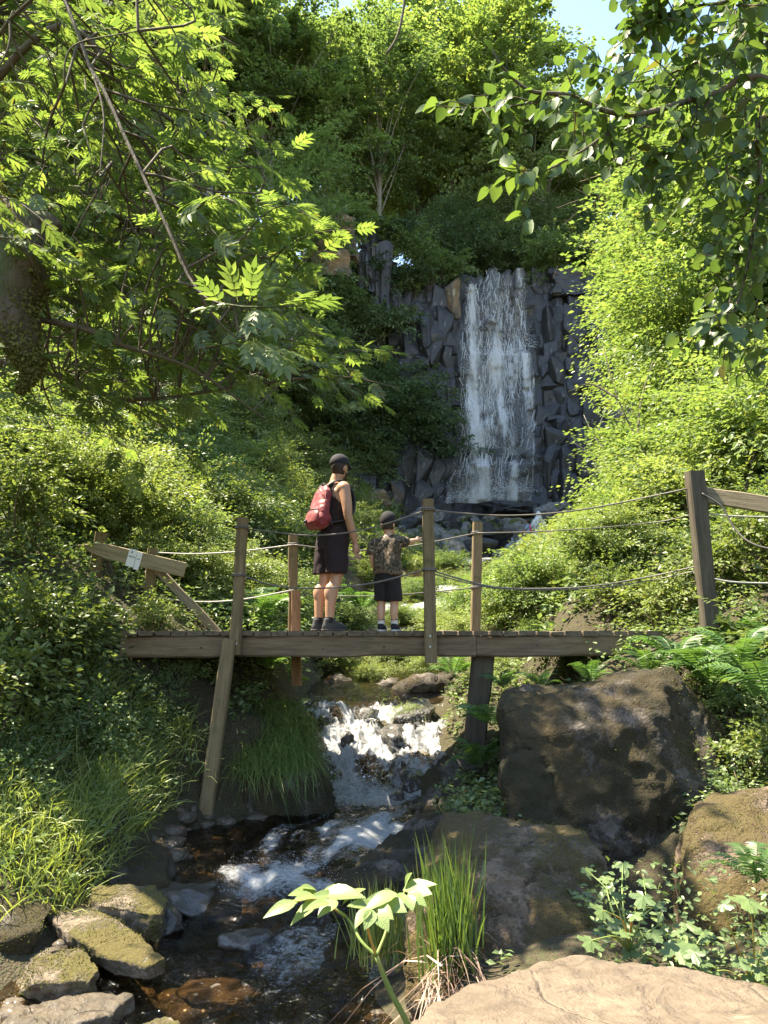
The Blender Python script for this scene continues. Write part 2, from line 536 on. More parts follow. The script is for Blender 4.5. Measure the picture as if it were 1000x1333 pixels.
def plain(name, col, rough=0.7, var=0.15, scale=30.0, sheen=0.0, bumpd=0.0, metal=0.0):
    t = NT(name)
    n = t.noise(t.coords('Object', 1.0), scale, 4)
    c = t.mix(n, tuple(q * (1 - var) for q in col), tuple(min(1, q * (1 + var)) for q in col))
    bs = t.n('BsdfPrincipled', Roughness=rough, Metallic=metal)
    t.set(bs, 'Base Color', c)
    if sheen:
        t.set(bs, 'Sheen Weight', sheen)
    if bumpd:
        t.set(bs, 'Normal', t.bump(n, 0.6, bumpd))
    return t.done(bs.outputs[0])
M['rope'] = plain('wire_rope', (0.13, 0.115, 0.095), 0.6, 0.4, 120.0)
M['wire'] = plain('pale_wire', (0.42, 0.41, 0.38), 0.5, 0.3, 120.0)
def skin_mat(name, col):
    t = NT(name)
    n = t.noise(t.coords('Object', 1.0), 18.0, 4)
    c = t.mix(n, tuple(q * 0.88 for q in col), tuple(q * 1.08 for q in col))
    bs = t.n('BsdfPrincipled', Roughness=0.48)
    t.set(bs, 'Base Color', c)
    t.set(bs, 'Subsurface Weight', 0.12)
    t.set(bs, 'Subsurface Radius', (0.02, 0.008, 0.005))
    t.set(bs, 'Subsurface Scale', 0.3)
    return t.done(bs.outputs[0])
M['skin'] = skin_mat('tanned_skin', (0.44, 0.245, 0.155))
M['skinboy'] = skin_mat('light_skin', (0.50, 0.30, 0.20))
M['black'] = plain('black_cloth', (0.009, 0.0085, 0.010), 0.9, 0.3, 60)
M['navy'] = plain('navy_cloth', (0.010, 0.010, 0.015), 0.85, 0.3, 60)
M['brownshirt'] = plain('dark_vest_cloth', (0.026, 0.015, 0.014), 0.9, 0.3, 60)
M['shorts'] = plain('plum_black_cloth', (0.017, 0.007, 0.010), 0.9, 0.3, 60)
M['red'] = plain('red_nylon', (0.20, 0.011, 0.018), 0.55, 0.25, 25, 0.2, 0.003)
M['reddark'] = plain('dark_red_nylon', (0.16, 0.010, 0.014), 0.6, 0.25, 25, 0.1)
M['strap'] = plain('charcoal_strap', (0.022, 0.022, 0.024), 0.7, 0.2, 80)
M['shoe'] = plain('dark_shoe', (0.03, 0.031, 0.034), 0.7, 0.3, 80)
M['sole'] = plain('shoe_sole', (0.06, 0.055, 0.05), 0.8, 0.2, 80)
M['sock'] = plain('white_sock', (0.62, 0.62, 0.60), 0.9, 0.1, 80)
M['hair'] = plain('dark_hair', (0.025, 0.016, 0.011), 0.7, 0.4, 150)
M['white'] = plain('white_cloth', (0.75, 0.75, 0.76), 0.9, 0.06, 10, 0.2)
M['pink'] = plain('pink_cloth', (0.65, 0.12, 0.22), 0.85, 0.1, 20)
M['blue'] = plain('pale_blue_cloth', (0.28, 0.42, 0.55), 0.85, 0.1, 20)
M['slate'] = plain('slate_cloth', (0.035, 0.042, 0.06), 0.85, 0.1, 20)
M['signplate'] = plain('white_sign_plate', (0.72, 0.73, 0.70), 0.5, 0.05, 10)
M['ink'] = plain('dark_print', (0.03, 0.03, 0.035), 0.6, 0.1, 10)
def camo_mat():
    t = NT('camouflage_cloth')
    v = t.coords('Object', 1.0)
    a = t.noise(v, 11.0, 3, 0.6, 1.2)
    b = t.noise(v, 17.0, 4, 0.6, 2.0)
    c = t.mix(t.ramp(a, [(0.44, 0.0), (0.5, 1.0)]), (0.028, 0.020, 0.012), (0.085, 0.060, 0.036))
    c = t.mix(t.ramp(b, [(0.56, 0.0), (0.60, 1.0)]), c, (0.26, 0.22, 0.16))
    c = t.mix(t.ramp(t.noise(v, 23.0, 3, 0.6, 1.0), [(0.60, 0.0), (0.64, 1.0)]), c, (0.05, 0.055, 0.02))
    bs = t.n('BsdfPrincipled', Roughness=0.85)
    t.set(bs, 'Base Color', c)
    t.set(bs, 'Normal', t.bump(t.noise(v, 9.0, 3), 0.4, 0.01))
    return t.done(bs.outputs[0])
M['camo'] = camo_mat()

def water_mat():
    t = NT('stream_water')
    at = t.n('Attribute', attribute_name='foam')
    foam = at.outputs['Fac']
    v = t.pos((1.0, 1.0, 1.0))
    rip = t.noise(v, 9.0, 4, 0.6, 0.6)
    rip2 = t.noise(v, 34.0, 3, 0.6, 0.3)
    hgt = t.math('ADD', t.math('MULTIPLY', rip, 0.75), t.math('MULTIPLY', rip2, 0.25))
    nor = t.bump(hgt, 0.85, 0.06)
    lw = t.n('Fresnel', IOR=1.33)
    t.set(lw, 'Normal', nor)
    tr = t.n('BsdfTransparent', Color=(0.56, 0.45, 0.31))
    gl = t.n('BsdfGlossy', Color=(1, 1, 1), Roughness=0.06)
    t.set(gl, 'Normal', nor)
    m1 = t.n('MixShader')
    t.t.links.new(lw.outputs[0], m1.inputs[0])
    t.t.links.new(tr.outputs[0], m1.inputs[1])
    t.t.links.new(gl.outputs[0], m1.inputs[2])
    fn = t.math('ADD', t.math('MULTIPLY', t.noise(v, 10.0, 7, 0.72, 2.2), 0.58), t.math('MULTIPLY', t.noise(v, 55.0, 5, 0.75, 0.8), 0.42))
    th = t.math('SUBTRACT', t.math('ADD', fn, t.math('MULTIPLY', foam, 0.55)), 0.78)
    fm = t.math('MULTIPLY', th, 4.0, True)
    fm = t.math('MULTIPLY', fm, t.math('MULTIPLY', foam, 2.2, True))
    fd = t.n('BsdfPrincipled', Roughness=0.5)
    t.set(fd, 'Base Color', (0.80, 0.83, 0.85))
    t.set(fd, 'Normal', t.bump(fn, 1.0, 0.06))
    ft = t.n('BsdfTranslucent', Color=(0.8, 0.83, 0.85))
    mf = t.n('MixShader', Fac=0.3)
    t.t.links.new(fd.outputs[0], mf.inputs[1])
    t.t.links.new(ft.outputs[0], mf.inputs[2])
    m2 = t.n('MixShader')
    t.t.links.new(fm, m2.inputs[0])
    t.t.links.new(m1.outputs[0], m2.inputs[1])
    t.t.links.new(mf.outputs[0], m2.inputs[2])
    return t.done(m2.outputs[0])
M['water'] = water_mat()
def foam_mat(name, trans, col=(0.87, 0.86, 0.83)):
    t = NT(name)
    d = t.n('BsdfDiffuse', Color=col)
    l = t.n('BsdfTranslucent', Color=col)
    m = t.n('MixShader', Fac=0.4)
    t.t.links.new(d.outputs[0], m.inputs[1])
    t.t.links.new(l.outputs[0], m.inputs[2])
    g = t.n('BsdfGlossy', Color=(1, 1, 1), Roughness=0.2)
    m1 = t.n('MixShader', Fac=0.06)
    t.t.links.new(m.outputs[0], m1.inputs[1])
    t.t.links.new(g.outputs[0], m1.inputs[2])
    if trans <= 0:
        return t.done(m1.outputs[0])
    tr = t.n('BsdfTransparent', Color=(0.95, 0.97, 1.0))
    m2 = t.n('MixShader', Fac=trans)
    t.t.links.new(m1.outputs[0], m2.inputs[1])
    t.t.links.new(tr.outputs[0], m2.inputs[2])
    return t.done(m2.outputs[0])
M['spray'] = foam_mat('water_spray', 0.15)
M['strand'] = foam_mat('falling_water', 0.35)
def veil_mat():
    t = NT('water_veil')
    at = t.n('Attribute', attribute_name='foam')
    v = t.coords('Object', (3.2, 3.2, 0.42))
    v2 = t.coords('Object', (13.0, 13.0, 3.2))
    n = t.math('ADD', t.math('MULTIPLY', t.noise(v, 1.0, 5, 0.65, 0.6), 0.55), t.math('MULTIPLY', t.noise(v2, 1.0, 5, 0.75, 0.4), 0.45))
    a = t.math('MULTIPLY', t.math('SUBTRACT', t.math('ADD', n, t.math('MULTIPLY', at.outputs['Fac'], 0.45)), 0.70), 4.5, True)
    a = t.math('MAXIMUM', a, t.math('MULTIPLY', at.outputs['Fac'], 0.34))
    d = t.n('BsdfDiffuse', Color=(0.86, 0.85, 0.82))
    l = t.n('BsdfTranslucent', Color=(0.86, 0.85, 0.82))
    m = t.n('MixShader', Fac=0.35)
    t.t.links.new(d.outputs[0], m.inputs[1])
    t.t.links.new(l.outputs[0], m.inputs[2])
    tr = t.n('BsdfTransparent', Color=(1, 1, 1))
    m2 = t.n('MixShader')
    t.t.links.new(t.math('MULTIPLY', a, 0.85), m2.inputs[0])
    t.t.links.new(tr.outputs[0], m2.inputs[1])
    t.t.links.new(m.outputs[0], m2.inputs[2])
    return t.done(m2.outputs[0])
M['veil'] = veil_mat()
# ------------------------------------------------------------------ terrain
def lerp_tab(y, tab):
    return np.interp(y, [a for a, b in tab], [b for a, b in tab])
XC = [(-20, -3.0), (0, -1.2), (3.7, -0.85), (5.2, -0.75), (6.6, -0.62), (7.5, -0.10), (8.3, -0.08), (9.3, -0.15), (12, 0.1), (20, 1.4), (33, 3.4), (44, 6.3), (60, 9), (120, 9)]
HW = [(-20, 1.2), (0, 1.0), (3.7, 0.85), (5.2, 0.80), (6.6, 0.92), (7.4, 0.55), (8.3, 0.62), (9.3, 0.78), (12, 0.9), (25, 1.6), (34, 3.5), (42, 4.0), (60, 4)]
WZ = [(-20, -0.35), (2.0, -0.06), (3.6, 0.0), (4.9, 0.01), (5.45, 0.12), (6.2, 0.15), (7.6, 0.17), (7.95, 0.36), (8.25, 0.46), (8.55, 0.68), (8.85, 0.78), (9.1, 0.90), (9.5, 0.94), (12, 1.35), (20, 2.9), (34, 5.45), (40, 7.3), (44, 8.7), (60, 9)]
def xc(y): return lerp_tab(y, XC)
def hw(y): return lerp_tab(y, HW)
def wz(y): return lerp_tab(y, WZ)
def cliff_y(x):
    x = np.asarray(x, float)
    d = x - 7.0
    return 45.2 - np.where(d < 0, 0.022, 0.028) * d * d
PLATEAU = 23.6
def ground_h(x, y):
    x = np.asarray(x, float)
    y = np.asarray(y, float)
    c, w, z0 = xc(y), hw(y), wz(y)
    d = np.abs(x - c) - w
    left = x < c
    depth = np.where(y < 7, 0.26, 0.2)
    bed = z0 - depth * sstep(0.05, -0.45, d)
    # banks
    lip_l = lerp_tab(y, [(2, 0.05), (4.5, 0.08), (5.1, 0.36), (6.0, 0.45), (7.2, 0.75), (8.5, 0.6), (12, 0.5), (30, 0.4)])
    lip_r = lerp_tab(y, [(2, 0.28), (4.5, 0.25), (6.0, 0.3), (8, 0.25), (9.5, 0.3), (12, 0.45), (30, 0.3)])
    sl_l = lerp_tab(y, [(0, 0.28), (5, 0.42), (7, 0.62), (10, 0.55), (16, 0.60), (30, 0.74), (42, 0.8)])
    sl_r = lerp_tab(y, [(0, 0.05), (5.6, 0.08), (6.6, 0.42), (8, 0.45), (10, 0.45), (16, 0.62), (30, 0.6), (42, 0.55)])
    lip = np.where(left, lip_l, lip_r)
    sl = np.where(left, sl_l, sl_r)
    dd = np.maximum(d, 0)
    shelf = np.where(left, 0.25, lerp_tab(y, [(5, 0.3), (6.4, 0.95), (9.2, 0.95), (11, 0.3)]))
    steep = np.where(left, 0.0, lerp_tab(y, [(6.2, 0.0), (6.8, 1.0), (9.0, 1.0), (11, 0.0)]))
    q = np.maximum(dd - shelf, 0)
    bank = lip * sstep(0.0, 0.38, d) + sl * q * (1 - 0.006 * np.minimum(dd, 40)) + steep * np.minimum(1.3 * q, 0.75)
    h = bed + bank
    nz = fbm(np.stack([x * 0.7, y * 0.7, 0 * x], -1), 4, 3) * 0.10 + fbm(np.stack([x * 0.16, y * 0.16, 0 * x], -1), 3, 9) * 0.5 * sstep(2, 8, dd)
    h = h + nz * sstep(-0.1, 0.8, d) + fbm(np.stack([x * 3, y * 3, 0 * x], -1), 3, 5) * 0.035
    h = h - 0.40 * np.exp(-((x - 1.42) / 0.38) ** 2 - ((y - 4.5) / 0.7) ** 2)
    # plateau behind the cliff
    cyl = cliff_y(x)
    top = PLATEAU + 0.25 * np.maximum(y - cyl, 0) + fbm(np.stack([x * 0.2, y * 0.2, 0 * x], -1), 3, 21) * 0.5
    top = np.minimum(top, 34)
    # the brook that feeds the fall
    top = top - 0.5 * sstep(1.9, 0.6, np.abs(x - 7.3))
    up = sstep(0.5, 1.3, y - cyl)
    h = np.minimum(h, PLATEAU + 3)
    h = np.where(up > 0, np.maximum(h, h * (1 - up) + top * up), h)
    h = np.minimum(h, 34.5)
    return h
def gz(x, y): return float(ground_h(np.array([x]), np.array([y]))[0])

def axis(segs):
    out = [segs[0][0]]
    for a, b, s in segs:
        n = max(1, int(round((b - a) / s)))
        out += list(np.linspace(a, b, n + 1)[1:])
    return np.array(out)
gx = axis([(-260, -60, 25), (-60, -12, 1.6), (-12, -4, 0.4), (-4, 4, 0.09), (4, 12, 0.4), (12, 60, 1.6), (60, 260, 25)])
gy = axis([(-120, -8, 14), (-8, 1.5, 0.6), (1.5, 11, 0.09), (11, 26, 0.4), (26, 50, 0.5), (50, 110, 3), (110, 320, 30)])
GX, GY = np.meshgrid(gx, gy)
GZ = ground_h(GX, GY)
ny, nx = GX.shape
ii, jj = np.meshgrid(np.arange(ny - 1), np.arange(nx - 1), indexing='ij')
gq = np.stack([ii * nx + jj, ii * nx + jj + 1, (ii + 1) * nx + jj + 1, (ii + 1) * nx + jj], -1).reshape(-1, 4)
ground = MB().add(np.stack([GX, GY, GZ], -1), gq).build('ground', M['soil'])
tag(ground, 'dark forest soil of the wooded stream valley', 'ground', kind='structure')

# ------------------------------------------------------------------ stream water
def grid_quads(ny, nx):
    ii, jj = np.meshgrid(np.arange(ny - 1), np.arange(nx - 1), indexing='ij')
    return np.stack([ii * nx + jj, ii * nx + jj + 1, (ii + 1) * nx + jj + 1, (ii + 1) * nx + jj], -1).reshape(-1, 4)
def foam_attr(me, f):
    a = me.attributes.new('foam', 'FLOAT', 'POINT')
    a.data.foreach_set('value', np.asarray(f, np.float32).ravel())

# rocks that part the water: (px, py, depth, width m, height m)
ys = axis([(1.6, 7.4, 0.035), (7.4, 9.6, 0.018), (9.6, 12.5, 0.06)])
ss = np.linspace(-1.25, 1.25, 130)
S, Yg = np.meshgrid(ss, ys)
Xg = xc(Yg) + S * hw(Yg)
pt = np.stack([Xg, Yg, 0 * Xg], -1)
slope = np.gradient(wz(ys), ys)[:, None] * np.ones_like(S)
streak = fbm(np.stack([Xg * 6 + Yg * 1.5, Yg * 4.5, 0 * Xg], -1), 4, 35)
turb = np.clip(slope * 1.4, 0, 1.0) * np.clip(0.92 + 0.5 * streak, 0.5, 1.15)
turb = np.maximum(turb, sstep(7.65, 7.8, Yg) * sstep(9.3, 9.0, Yg) * np.clip(0.66 + 0.5 * streak, 0.2, 0.95))
riffle = np.exp(-((Yg - 5.45) / 0.42) ** 2) * sstep(-0.85, -0.2, S) * np.clip(0.45 + 0.7 * fbm(pt * np.array([3.0, 4.0, 1]), 3, 33) + 0.15, 0, 0.9)
run = np.exp(-((Yg - 6.4) / 1.1) ** 2) * np.clip(0.72 + 0.75 * fbm(np.stack([(Xg - xc(Yg)) * 4.6, Yg * 1.1, 0 * Xg], -1), 4, 31), 0, 1.05) * 1.0 * sstep(-0.3, 0.5, S + 0.5)
tail = np.exp(-((Yg - 4.5) / 0.95) ** 2) * np.clip(0.58 + 0.7 * fbm(np.stack([(Xg - xc(Yg)) * 5.0, Yg * 1.3, 0 * Xg], -1), 4, 37), 0, 1) * 0.62 * sstep(-0.4, 0.3, S)
plunge = np.exp(-((Yg - 7.55) / 0.34) ** 2) * 0.9 * sstep(1.0, 0.5, np.abs(S))
upper = sstep(9.2, 9.9, Yg) * 0.25
foam = np.clip(np.maximum.reduce([turb, riffle, run, tail, plunge, upper]), 0, 1)
amp = 0.018 + 0.022 * foam
Zg = wz(Yg) + amp * fbm(pt * np.array([4.5, 3.2, 1.0]), 4, 41) + 0.02 * np.abs(fbm(pt * np.array([1.6, 1.2, 1.0]), 2, 43)) * sstep(0.05, 0.4, foam)
# uneven lip and rills inside the cascade
casc = sstep(7.7, 8.0, Yg) * sstep(9.5, 9.1, Yg)
Zg = Zg + casc * (0.06 * fbm(np.stack([Xg * 3.5, Yg * 2.6, 0 * Xg], -1), 3, 47) + 0.03 * fbm(np.stack([Xg * 16, Yg * 12, 0 * Xg], -1), 4, 49) + 0.02 * fbm(np.stack([Xg * 45, Yg * 40, 0 * Xg], -1), 2, 50))
mbw = MB().add(np.stack([Xg, Yg, Zg], -1), grid_quads(*Xg.shape))
wme = mbw.mesh('stream')
foam_attr(wme, foam)
stream = link('stream', wme, M['water'])
tag(stream, 'shallow brown stream with white cascade under the bridge', 'water', kind='structure')

# upper course seen between the shrubs and at the foot of the fall
ys2 = axis([(12.4, 30, 0.3), (30, 44.5, 0.12)])
ss2 = np.linspace(-1.1, 1.1, 40)
S2, Y2 = np.meshgrid(ss2, ys2)
X2 = xc(Y2) + S2 * hw(Y2) * 0.8
p2 = np.stack([X2, Y2, 0 * X2], -1)
Z2 = wz(Y2) - 0.02 + 0.06 * fbm(p2 * 2.0, 4, 51)
wme = MB().add(np.stack([X2, Y2, Z2], -1), grid_quads(*X2.shape)).mesh('upper_stream')
foam_attr(wme, np.clip(0.3 + 0.25 * sstep(26, 31, Y2) + 0.6 * fbm(p2 * 0.7, 3, 53), 0.05, 1))
tag(link('upper_stream', wme, M['water']), 'white broken water running from the foot of the waterfall', 'water', kind='structure')

# spray thrown up by the cascade and the riffle: thin threads and drops
quad_t = (np.array([[-0.5, 0, 0], [0.5, 0, 0], [0.35, 1, 0], [-0.35, 1, 0]]), [np.array([[0, 1, 2, 3]])])
drop_t = (np.array([[0.5, 0, 0], [-0.25, 0.43, 0], [-0.25, -0.43, 0], [0, 0, 0.6], [0, 0, -0.5]]), [np.array([[0, 1, 3], [1, 2, 3], [2, 0, 3], [1, 0, 4], [2, 1, 4], [0, 2, 4]])])
mb = MB()
n = 2600
yy = rng.uniform(7.75, 9.0, n)
sx = rng.uniform(-1.0, 0.95, n)
keep = fbm(np.stack([(xc(yy) + sx * hw(yy)) * 3.5, yy * 1.6, 0 * yy], -1), 3, 47) > -0.12
yy, sx = yy[keep], sx[keep]
xx = xc(yy) + sx * hw(yy)
zz = wz(yy) + 0.06 * fbm(np.stack([xx * 3.5, yy * 2.6, 0 * yy], -1), 3, 47) + rng.uniform(0.0, 0.05, len(yy))
dirs = np.stack([rng.normal(0, 0.22, len(yy)), -np.ones(len(yy)), -np.interp(yy, ys, slope[:, 0]) + rng.normal(0.15, 0.25, len(yy))], -1)
scatter(mb, quad_t, np.stack([xx, yy, zz], -1), dirs, rdirs(len(yy)) + np.array([0, -0.8, 0.8]), rng.uniform(0.025, 0.08, len(yy)), rng.uniform(0.04, 0.10, len(yy)))
def drops(n, y0, y1, s0, s1, hmax, r0=0.002, r1=0.007):
    y = rng.uniform(y0, y1, n)
    x = xc(y) + rng.uniform(s0, s1, n) * hw(y)
    z = wz(y) + rng.exponential(hmax * 0.35, n).clip(0, hmax)
    scatter(mb, drop_t, np.stack([x, y, z], -1), rdirs(n), rdirs(n), rng.uniform(r0, r1, n))
drops(2600, 7.55, 8.9, -0.9, 0.85, 0.22)
drops(900, 7.4, 7.8, -0.6, 0.6, 0.12)
drops(900, 5.2, 5.75, -0.5, 0.8, 0.07)
o = mb.build('spray', M['spray'], None, False)
tag(o, 'white threads and drops of spray on the small cascade', 'spray', kind='stuff')

# ------------------------------------------------------------------ cliff
cxs = np.arange(-22, 26.01, 0.22)
czs = np.arange(3.0, 25.4, 0.22)
CX, CZ = np.meshgrid(cxs, czs)
def cliff_off(x, z):
    """how far the face stands towards the camera"""
    step = np.floor(x / 0.95 + 0.35 * np.floor(z / 2.3))
    blk = _h(step.astype(np.int64), np.floor(z / 1.9 + 0.7 * _h(step.astype(np.int64), step.astype(np.int64) * 0, step.astype(np.int64) * 0, 3)).astype(np.int64), step.astype(np.int64) * 0, 11)
    o = 0.55 * blk + 0.5 * fbm(np.stack([x * 0.35, z * 0.3, 0 * x], -1), 4, 61)
    lean = np.clip((24 - z) / 15.5, 0, 1) ** 1.2 * 2.0
    ledge = 0.8 * sstep(18.6, 18.2, z) * sstep(6.8, 7.6, x) + 0.8 * sstep(11.9, 11.4, z)
    return o + lean + ledge
top_line = PLATEAU + 0.5 * fbm(np.stack([cxs * 0.8, 0 * cxs, 0 * cxs], -1), 3, 67) - 0.4 * sstep(1.9, 0.6, np.abs(cxs - 7.3))
OFF = cliff_off(CX, CZ)
CY = cliff_y(CX) - OFF
TL = np.broadcast_to(top_line[None, :], CX.shape)
over = np.clip(CZ - TL, 0, None)
CZc = np.minimum(CZ, TL + 0.02 * over)
CY = CY + over * 1.6
cliff = MB().add(np.stack([CX, CY, CZc], -1), grid_quads(*CX.shape)).build('cliff', M['basalt'], None, False)
tag(cliff, 'dark wet basalt cliff behind the waterfall', 'cliff', kind='structure')

def rock_mesh(name, seed, sub=2, flat=0.7, rough=0.16, cuts=7, dims=(1, 1, 1), smooth=False):
    """angular stone about 1 m across"""
    bm = bmesh.new()
    bmesh.ops.create_icosphere(bm, subdivisions=sub, radius=0.5)
    v = np.array([x.co[:] for x in bm.verts])
    r = np.random.default_rng(seed)
    for k in range(cuts):
        nn = nrm(r.normal(size=3))
        lim = r.uniform(0.26, 0.42)
        dd = v @ nn - lim
        v = v - np.where(dd > 0, dd * 0.92, 0)[:, None] * nn[None, :]
    v = v * (1 + rough * fbm(v * 2.6 + seed, 4, seed))[:, None]
    v = v * np.array(dims)
    for x, c in zip(bm.verts, v):
        x.co = c
    me = bpy.data.meshes.new(name)
    bm.to_mesh(me)
    bm.free()
    if smooth:
        me.polygons.foreach_set('use_smooth', np.full(len(me.polygons), True))
    return me
block_meshes = []
for k in range(9):
    r = np.random.default_rng(100 + k)
    bm = bmesh.new()
    for q in range(15):
        p_ = r.uniform(-0.5, 0.5, 3)
        p_[r.integers(3)] = r.choice([-0.5, 0.5]) * r.uniform(0.8, 1.0)
        bm.verts.new(p_)
    res = bmesh.ops.convex_hull(bm, input=bm.verts)
    bmesh.ops.delete(bm, geom=[e for e in res['geom_interior'] if isinstance(e, bmesh.types.BMVert)], context='VERTS')
    bmesh.ops.dissolve_limit(bm, angle_limit=0.25, verts=bm.verts, edges=bm.edges)
    bmesh.ops.bevel(bm, geom=list(bm.edges), offset=0.035, segments=1, affect='EDGES')
    bmesh.ops.triangulate(bm, faces=bm.faces)
    me = bpy.data.meshes.new('rock_block')
    bm.to_mesh(me)
    bm.free()
    me.materials.append(M['basalt'])
    block_meshes.append(me)
nb = 0
r = np.random.default_rng(5)
zrow = 8.6
while zrow < 23.4:
    hrow = r.uniform(0.95, 1.75)
    x = 0.3 + r.uniform(0, 0.5)
    while x < 15.2 and nb < 290:
        wblk = r.uniform(0.5, 0.95)
        if r.random() < 0.88:
            zc = zrow + hrow / 2 + r.uniform(-0.3, 0.3)
            yc = float(cliff_y(np.array([x]))[0] - cliff_off(np.array([x]), np.array([zc]))[0])
            o = link('rock_block', block_meshes[r.integers(9)], None, cliff)
            wet_ = 3.9 < x < 9.3
            o.location = (x, yc + (0.42 if wet_ else 0.34) + r.uniform(-0.12, 0.12), zc)
            o.scale = (wblk * 1.45, r.uniform(0.8, 1.1) * (0.8 if wet_ else 1.25), hrow * r.uniform(1.3, 1.9))
            o.rotation_euler = (r.normal(0, 0.07), r.normal(0.08, 0.14), r.normal(0, 0.14))
            nb += 1
        x += wblk
    zrow += hrow
# dry pale column beside the lip of the fall and pale outcrop on the left
for px, py, Y, w, h in ((591, 388, 0.0, 1.15, 2.6), (745, 372, 0.3, 2.2, 1.6), (440, 312, 0.3, 1.8, 2.2), (418, 322, 0.3, 1.2, 2.6), (430, 352, 0.3, 1.8, 1.2), (498, 380, 0.2, 1.0, 4.2), (480, 350, 0.2, 0.9, 3.0)):
    x0 = P(px, py, 43)
    Y = float(cliff_y(np.array([x0.x]))[0] - cliff_off(np.array([x0.x]), np.array([x0.z]))[0]) - Y
    bm = bmesh.new()
    bmesh.ops.create_cube(bm, size=1.0)
    rr = np.random.default_rng(px)
    for v in bm.verts:
        v.co += Vector(rr.uniform(-0.09, 0.09, 3))
    bmesh.ops.subdivide_edges(bm, edges=list(bm.edges), cuts=5, use_grid_fill=True)
    for v in bm.verts:
        v.co *= 1 + 0.22 * float(fbm(np.array([v.co[:]]) * 2.3 + px, 3, 5)[0])
        v.co += Vector(rr.uniform(-0.03, 0.03, 3))
    me = bpy.data.meshes.new('rock_block')
    bm.to_mesh(me)
    bm.free()
    if px == 591:
        me = rock_mesh('rock_block', 41, 3, rough=0.14, cuts=12)
    me.materials.append(M['drybasalt'] if px in (591, 440, 418, 430) else M['basalt'])
    o = link('rock_block', me, None, cliff)
    c = P(px, py, Y)
    o.location = c
    o.scale = (w * 1.2, 1.6, h * 1.15)
    o.rotation_euler = (0.03, 0.02, random.uniform(-0.15, 0.15))

# ------------------------------------------------------------------ waterfall
fall = empty('waterfall', (6.6, 43, 8.6))
tag(fall, 'tall white waterfall dropping down the dark rock face', 'waterfall', kind='structure')
def fall_face(x, z):
    return cliff_y(x) - cliff_off(x, z)
def P_arr(px, py, Y):
    u = (px - 500.0) / 1000.0
    v = (666.5 - py) / 1000.0
    t = Y / (CT - v * ST)
    return np.stack([u * t, Y + 0 * u, EYE + (ST + v * CT) * t], -1)
def face_points(px, py, out):
    q = P_arr(px, py, 43.5 + 0 * px)
    return P_arr(px, py, fall_face(q[..., 0], q[..., 2]) - out)
# streams of the fall as pixel outlines at the face: (px_left, px_right) by py
STREAMS = [
    dict(rows=[(372, 606, 622), (400, 605, 624), (450, 602, 628), (500, 600, 630), (560, 598, 634), (610, 588, 636), (655, 580, 640)], w=0.9),
    dict(rows=[(352, 636, 682), (380, 634, 684), (420, 634, 686), (455, 636, 690), (500, 632, 696), (560, 628, 696), (610, 622, 696), (652, 612, 692)], w=1.0),
    dict(rows=[(362, 618, 640), (420, 620, 640), (500, 618, 646), (580, 616, 650), (655, 608, 660)], w=0.42),
]
mbs = MB()
mbd = MB()
for si, st in enumerate(STREAMS):
    pys = np.array([a for a, b, c in st['rows']], float)
    n_t, n_s = 130, 34
    tt = np.linspace(pys[0], pys[-1], n_t)
    L = np.interp(tt, pys, [b for a, b, c in st['rows']])
    R = np.interp(tt, pys, [c for a, b, c in st['rows']])
    Sg = np.linspace(0, 1, n_s)
    V = np.zeros((n_t, n_s, 3))
    F = np.zeros((n_t, n_s))
    PX = L[:, None] + (R - L)[:, None] * Sg[None, :]
    lip = 9.0 * fbm(np.stack([Sg * 5 + si * 3, 0 * Sg, 0 * Sg], -1), 3, 73)[None, :] * np.linspace(1, 0, n_t)[:, None] ** 3
    V = face_points(PX, tt[:, None] + np.maximum(lip, -3) + 0 * PX, 0.62)
    F = st['w'] * np.sin(math.pi * np.clip(Sg * 0.9 + 0.05, 0, 1)) ** 0.6 + 0 * PX
    V[..., 1] -= 0.12 * fbm(V * np.array([1.2, 1, 0.35]), 3, 71 + si)
    F = F * (0.6 + 0.75 * fbm(V * np.array([1.3, 0.0, 0.10]), 3, 75 + si)) + 0.25 * sstep(620, 655, tt)[:, None] + (0.3 if si == 1 else 0.15) * sstep(430, 470, tt)[:, None]
    me = MB().add(V, grid_quads(n_t, n_s)).mesh('water_veil')
    foam_attr(me, F)
    link('water_veil', me, M['veil'], fall).matrix_parent_inverse = Matrix.Translation(-fall.location)
    # threads of falling water
    nst = int(1300 * st['w'])
    ti = rng.uniform(0, n_t - 14, nst)
    sj = np.clip(rng.normal(0.5, 0.27, nst), 0, 0.999) * (n_s - 1)
    keep = fbm(np.stack([sj * 0.35, ti * 0.025, 0 * ti + si * 9], -1), 3, 81) > rng.uniform(-0.75, 0.45, nst)
    ti, sj = ti[keep], sj[keep]
    Vs = lambda a, b: V[np.clip(a.astype(int), 0, n_t - 1), b.astype(int)]
    base = Vs(ti, sj) + rng.normal(0, 0.09, (len(ti), 3)) * np.array([1, 0.6, 1]) + np.array([0, -0.12, 0])
    ln = rng.uniform(1.5, 6, len(ti))
    tip = Vs(ti + ln, sj) + rng.normal(0, 0.06, (len(ti), 3)) + np.array([0, -0.12, 0])
    d = tip - base
    scatter(mbs, quad_t, base, d, np.tile([0.0, -1, 0.1], (len(ti), 1)) + rng.normal(0, 0.5, (len(ti), 3)), np.linalg.norm(d, axis=1), rng.uniform(0.02, 0.07, len(ti)))
    nd = int(5200 * st['w'])
    ti, sj = rng.uniform(0, n_t - 1, nd), np.clip(rng.normal(0.5, 0.33, nd), 0, 0.999) * (n_s - 1)
    scatter(mbd, drop_t, Vs(ti, sj) + rng.normal(0, 0.14, (nd, 3)) + np.array([0, -0.25, 0]), rdirs(nd), rdirs(nd), rng.uniform(0.010, 0.032, nd))
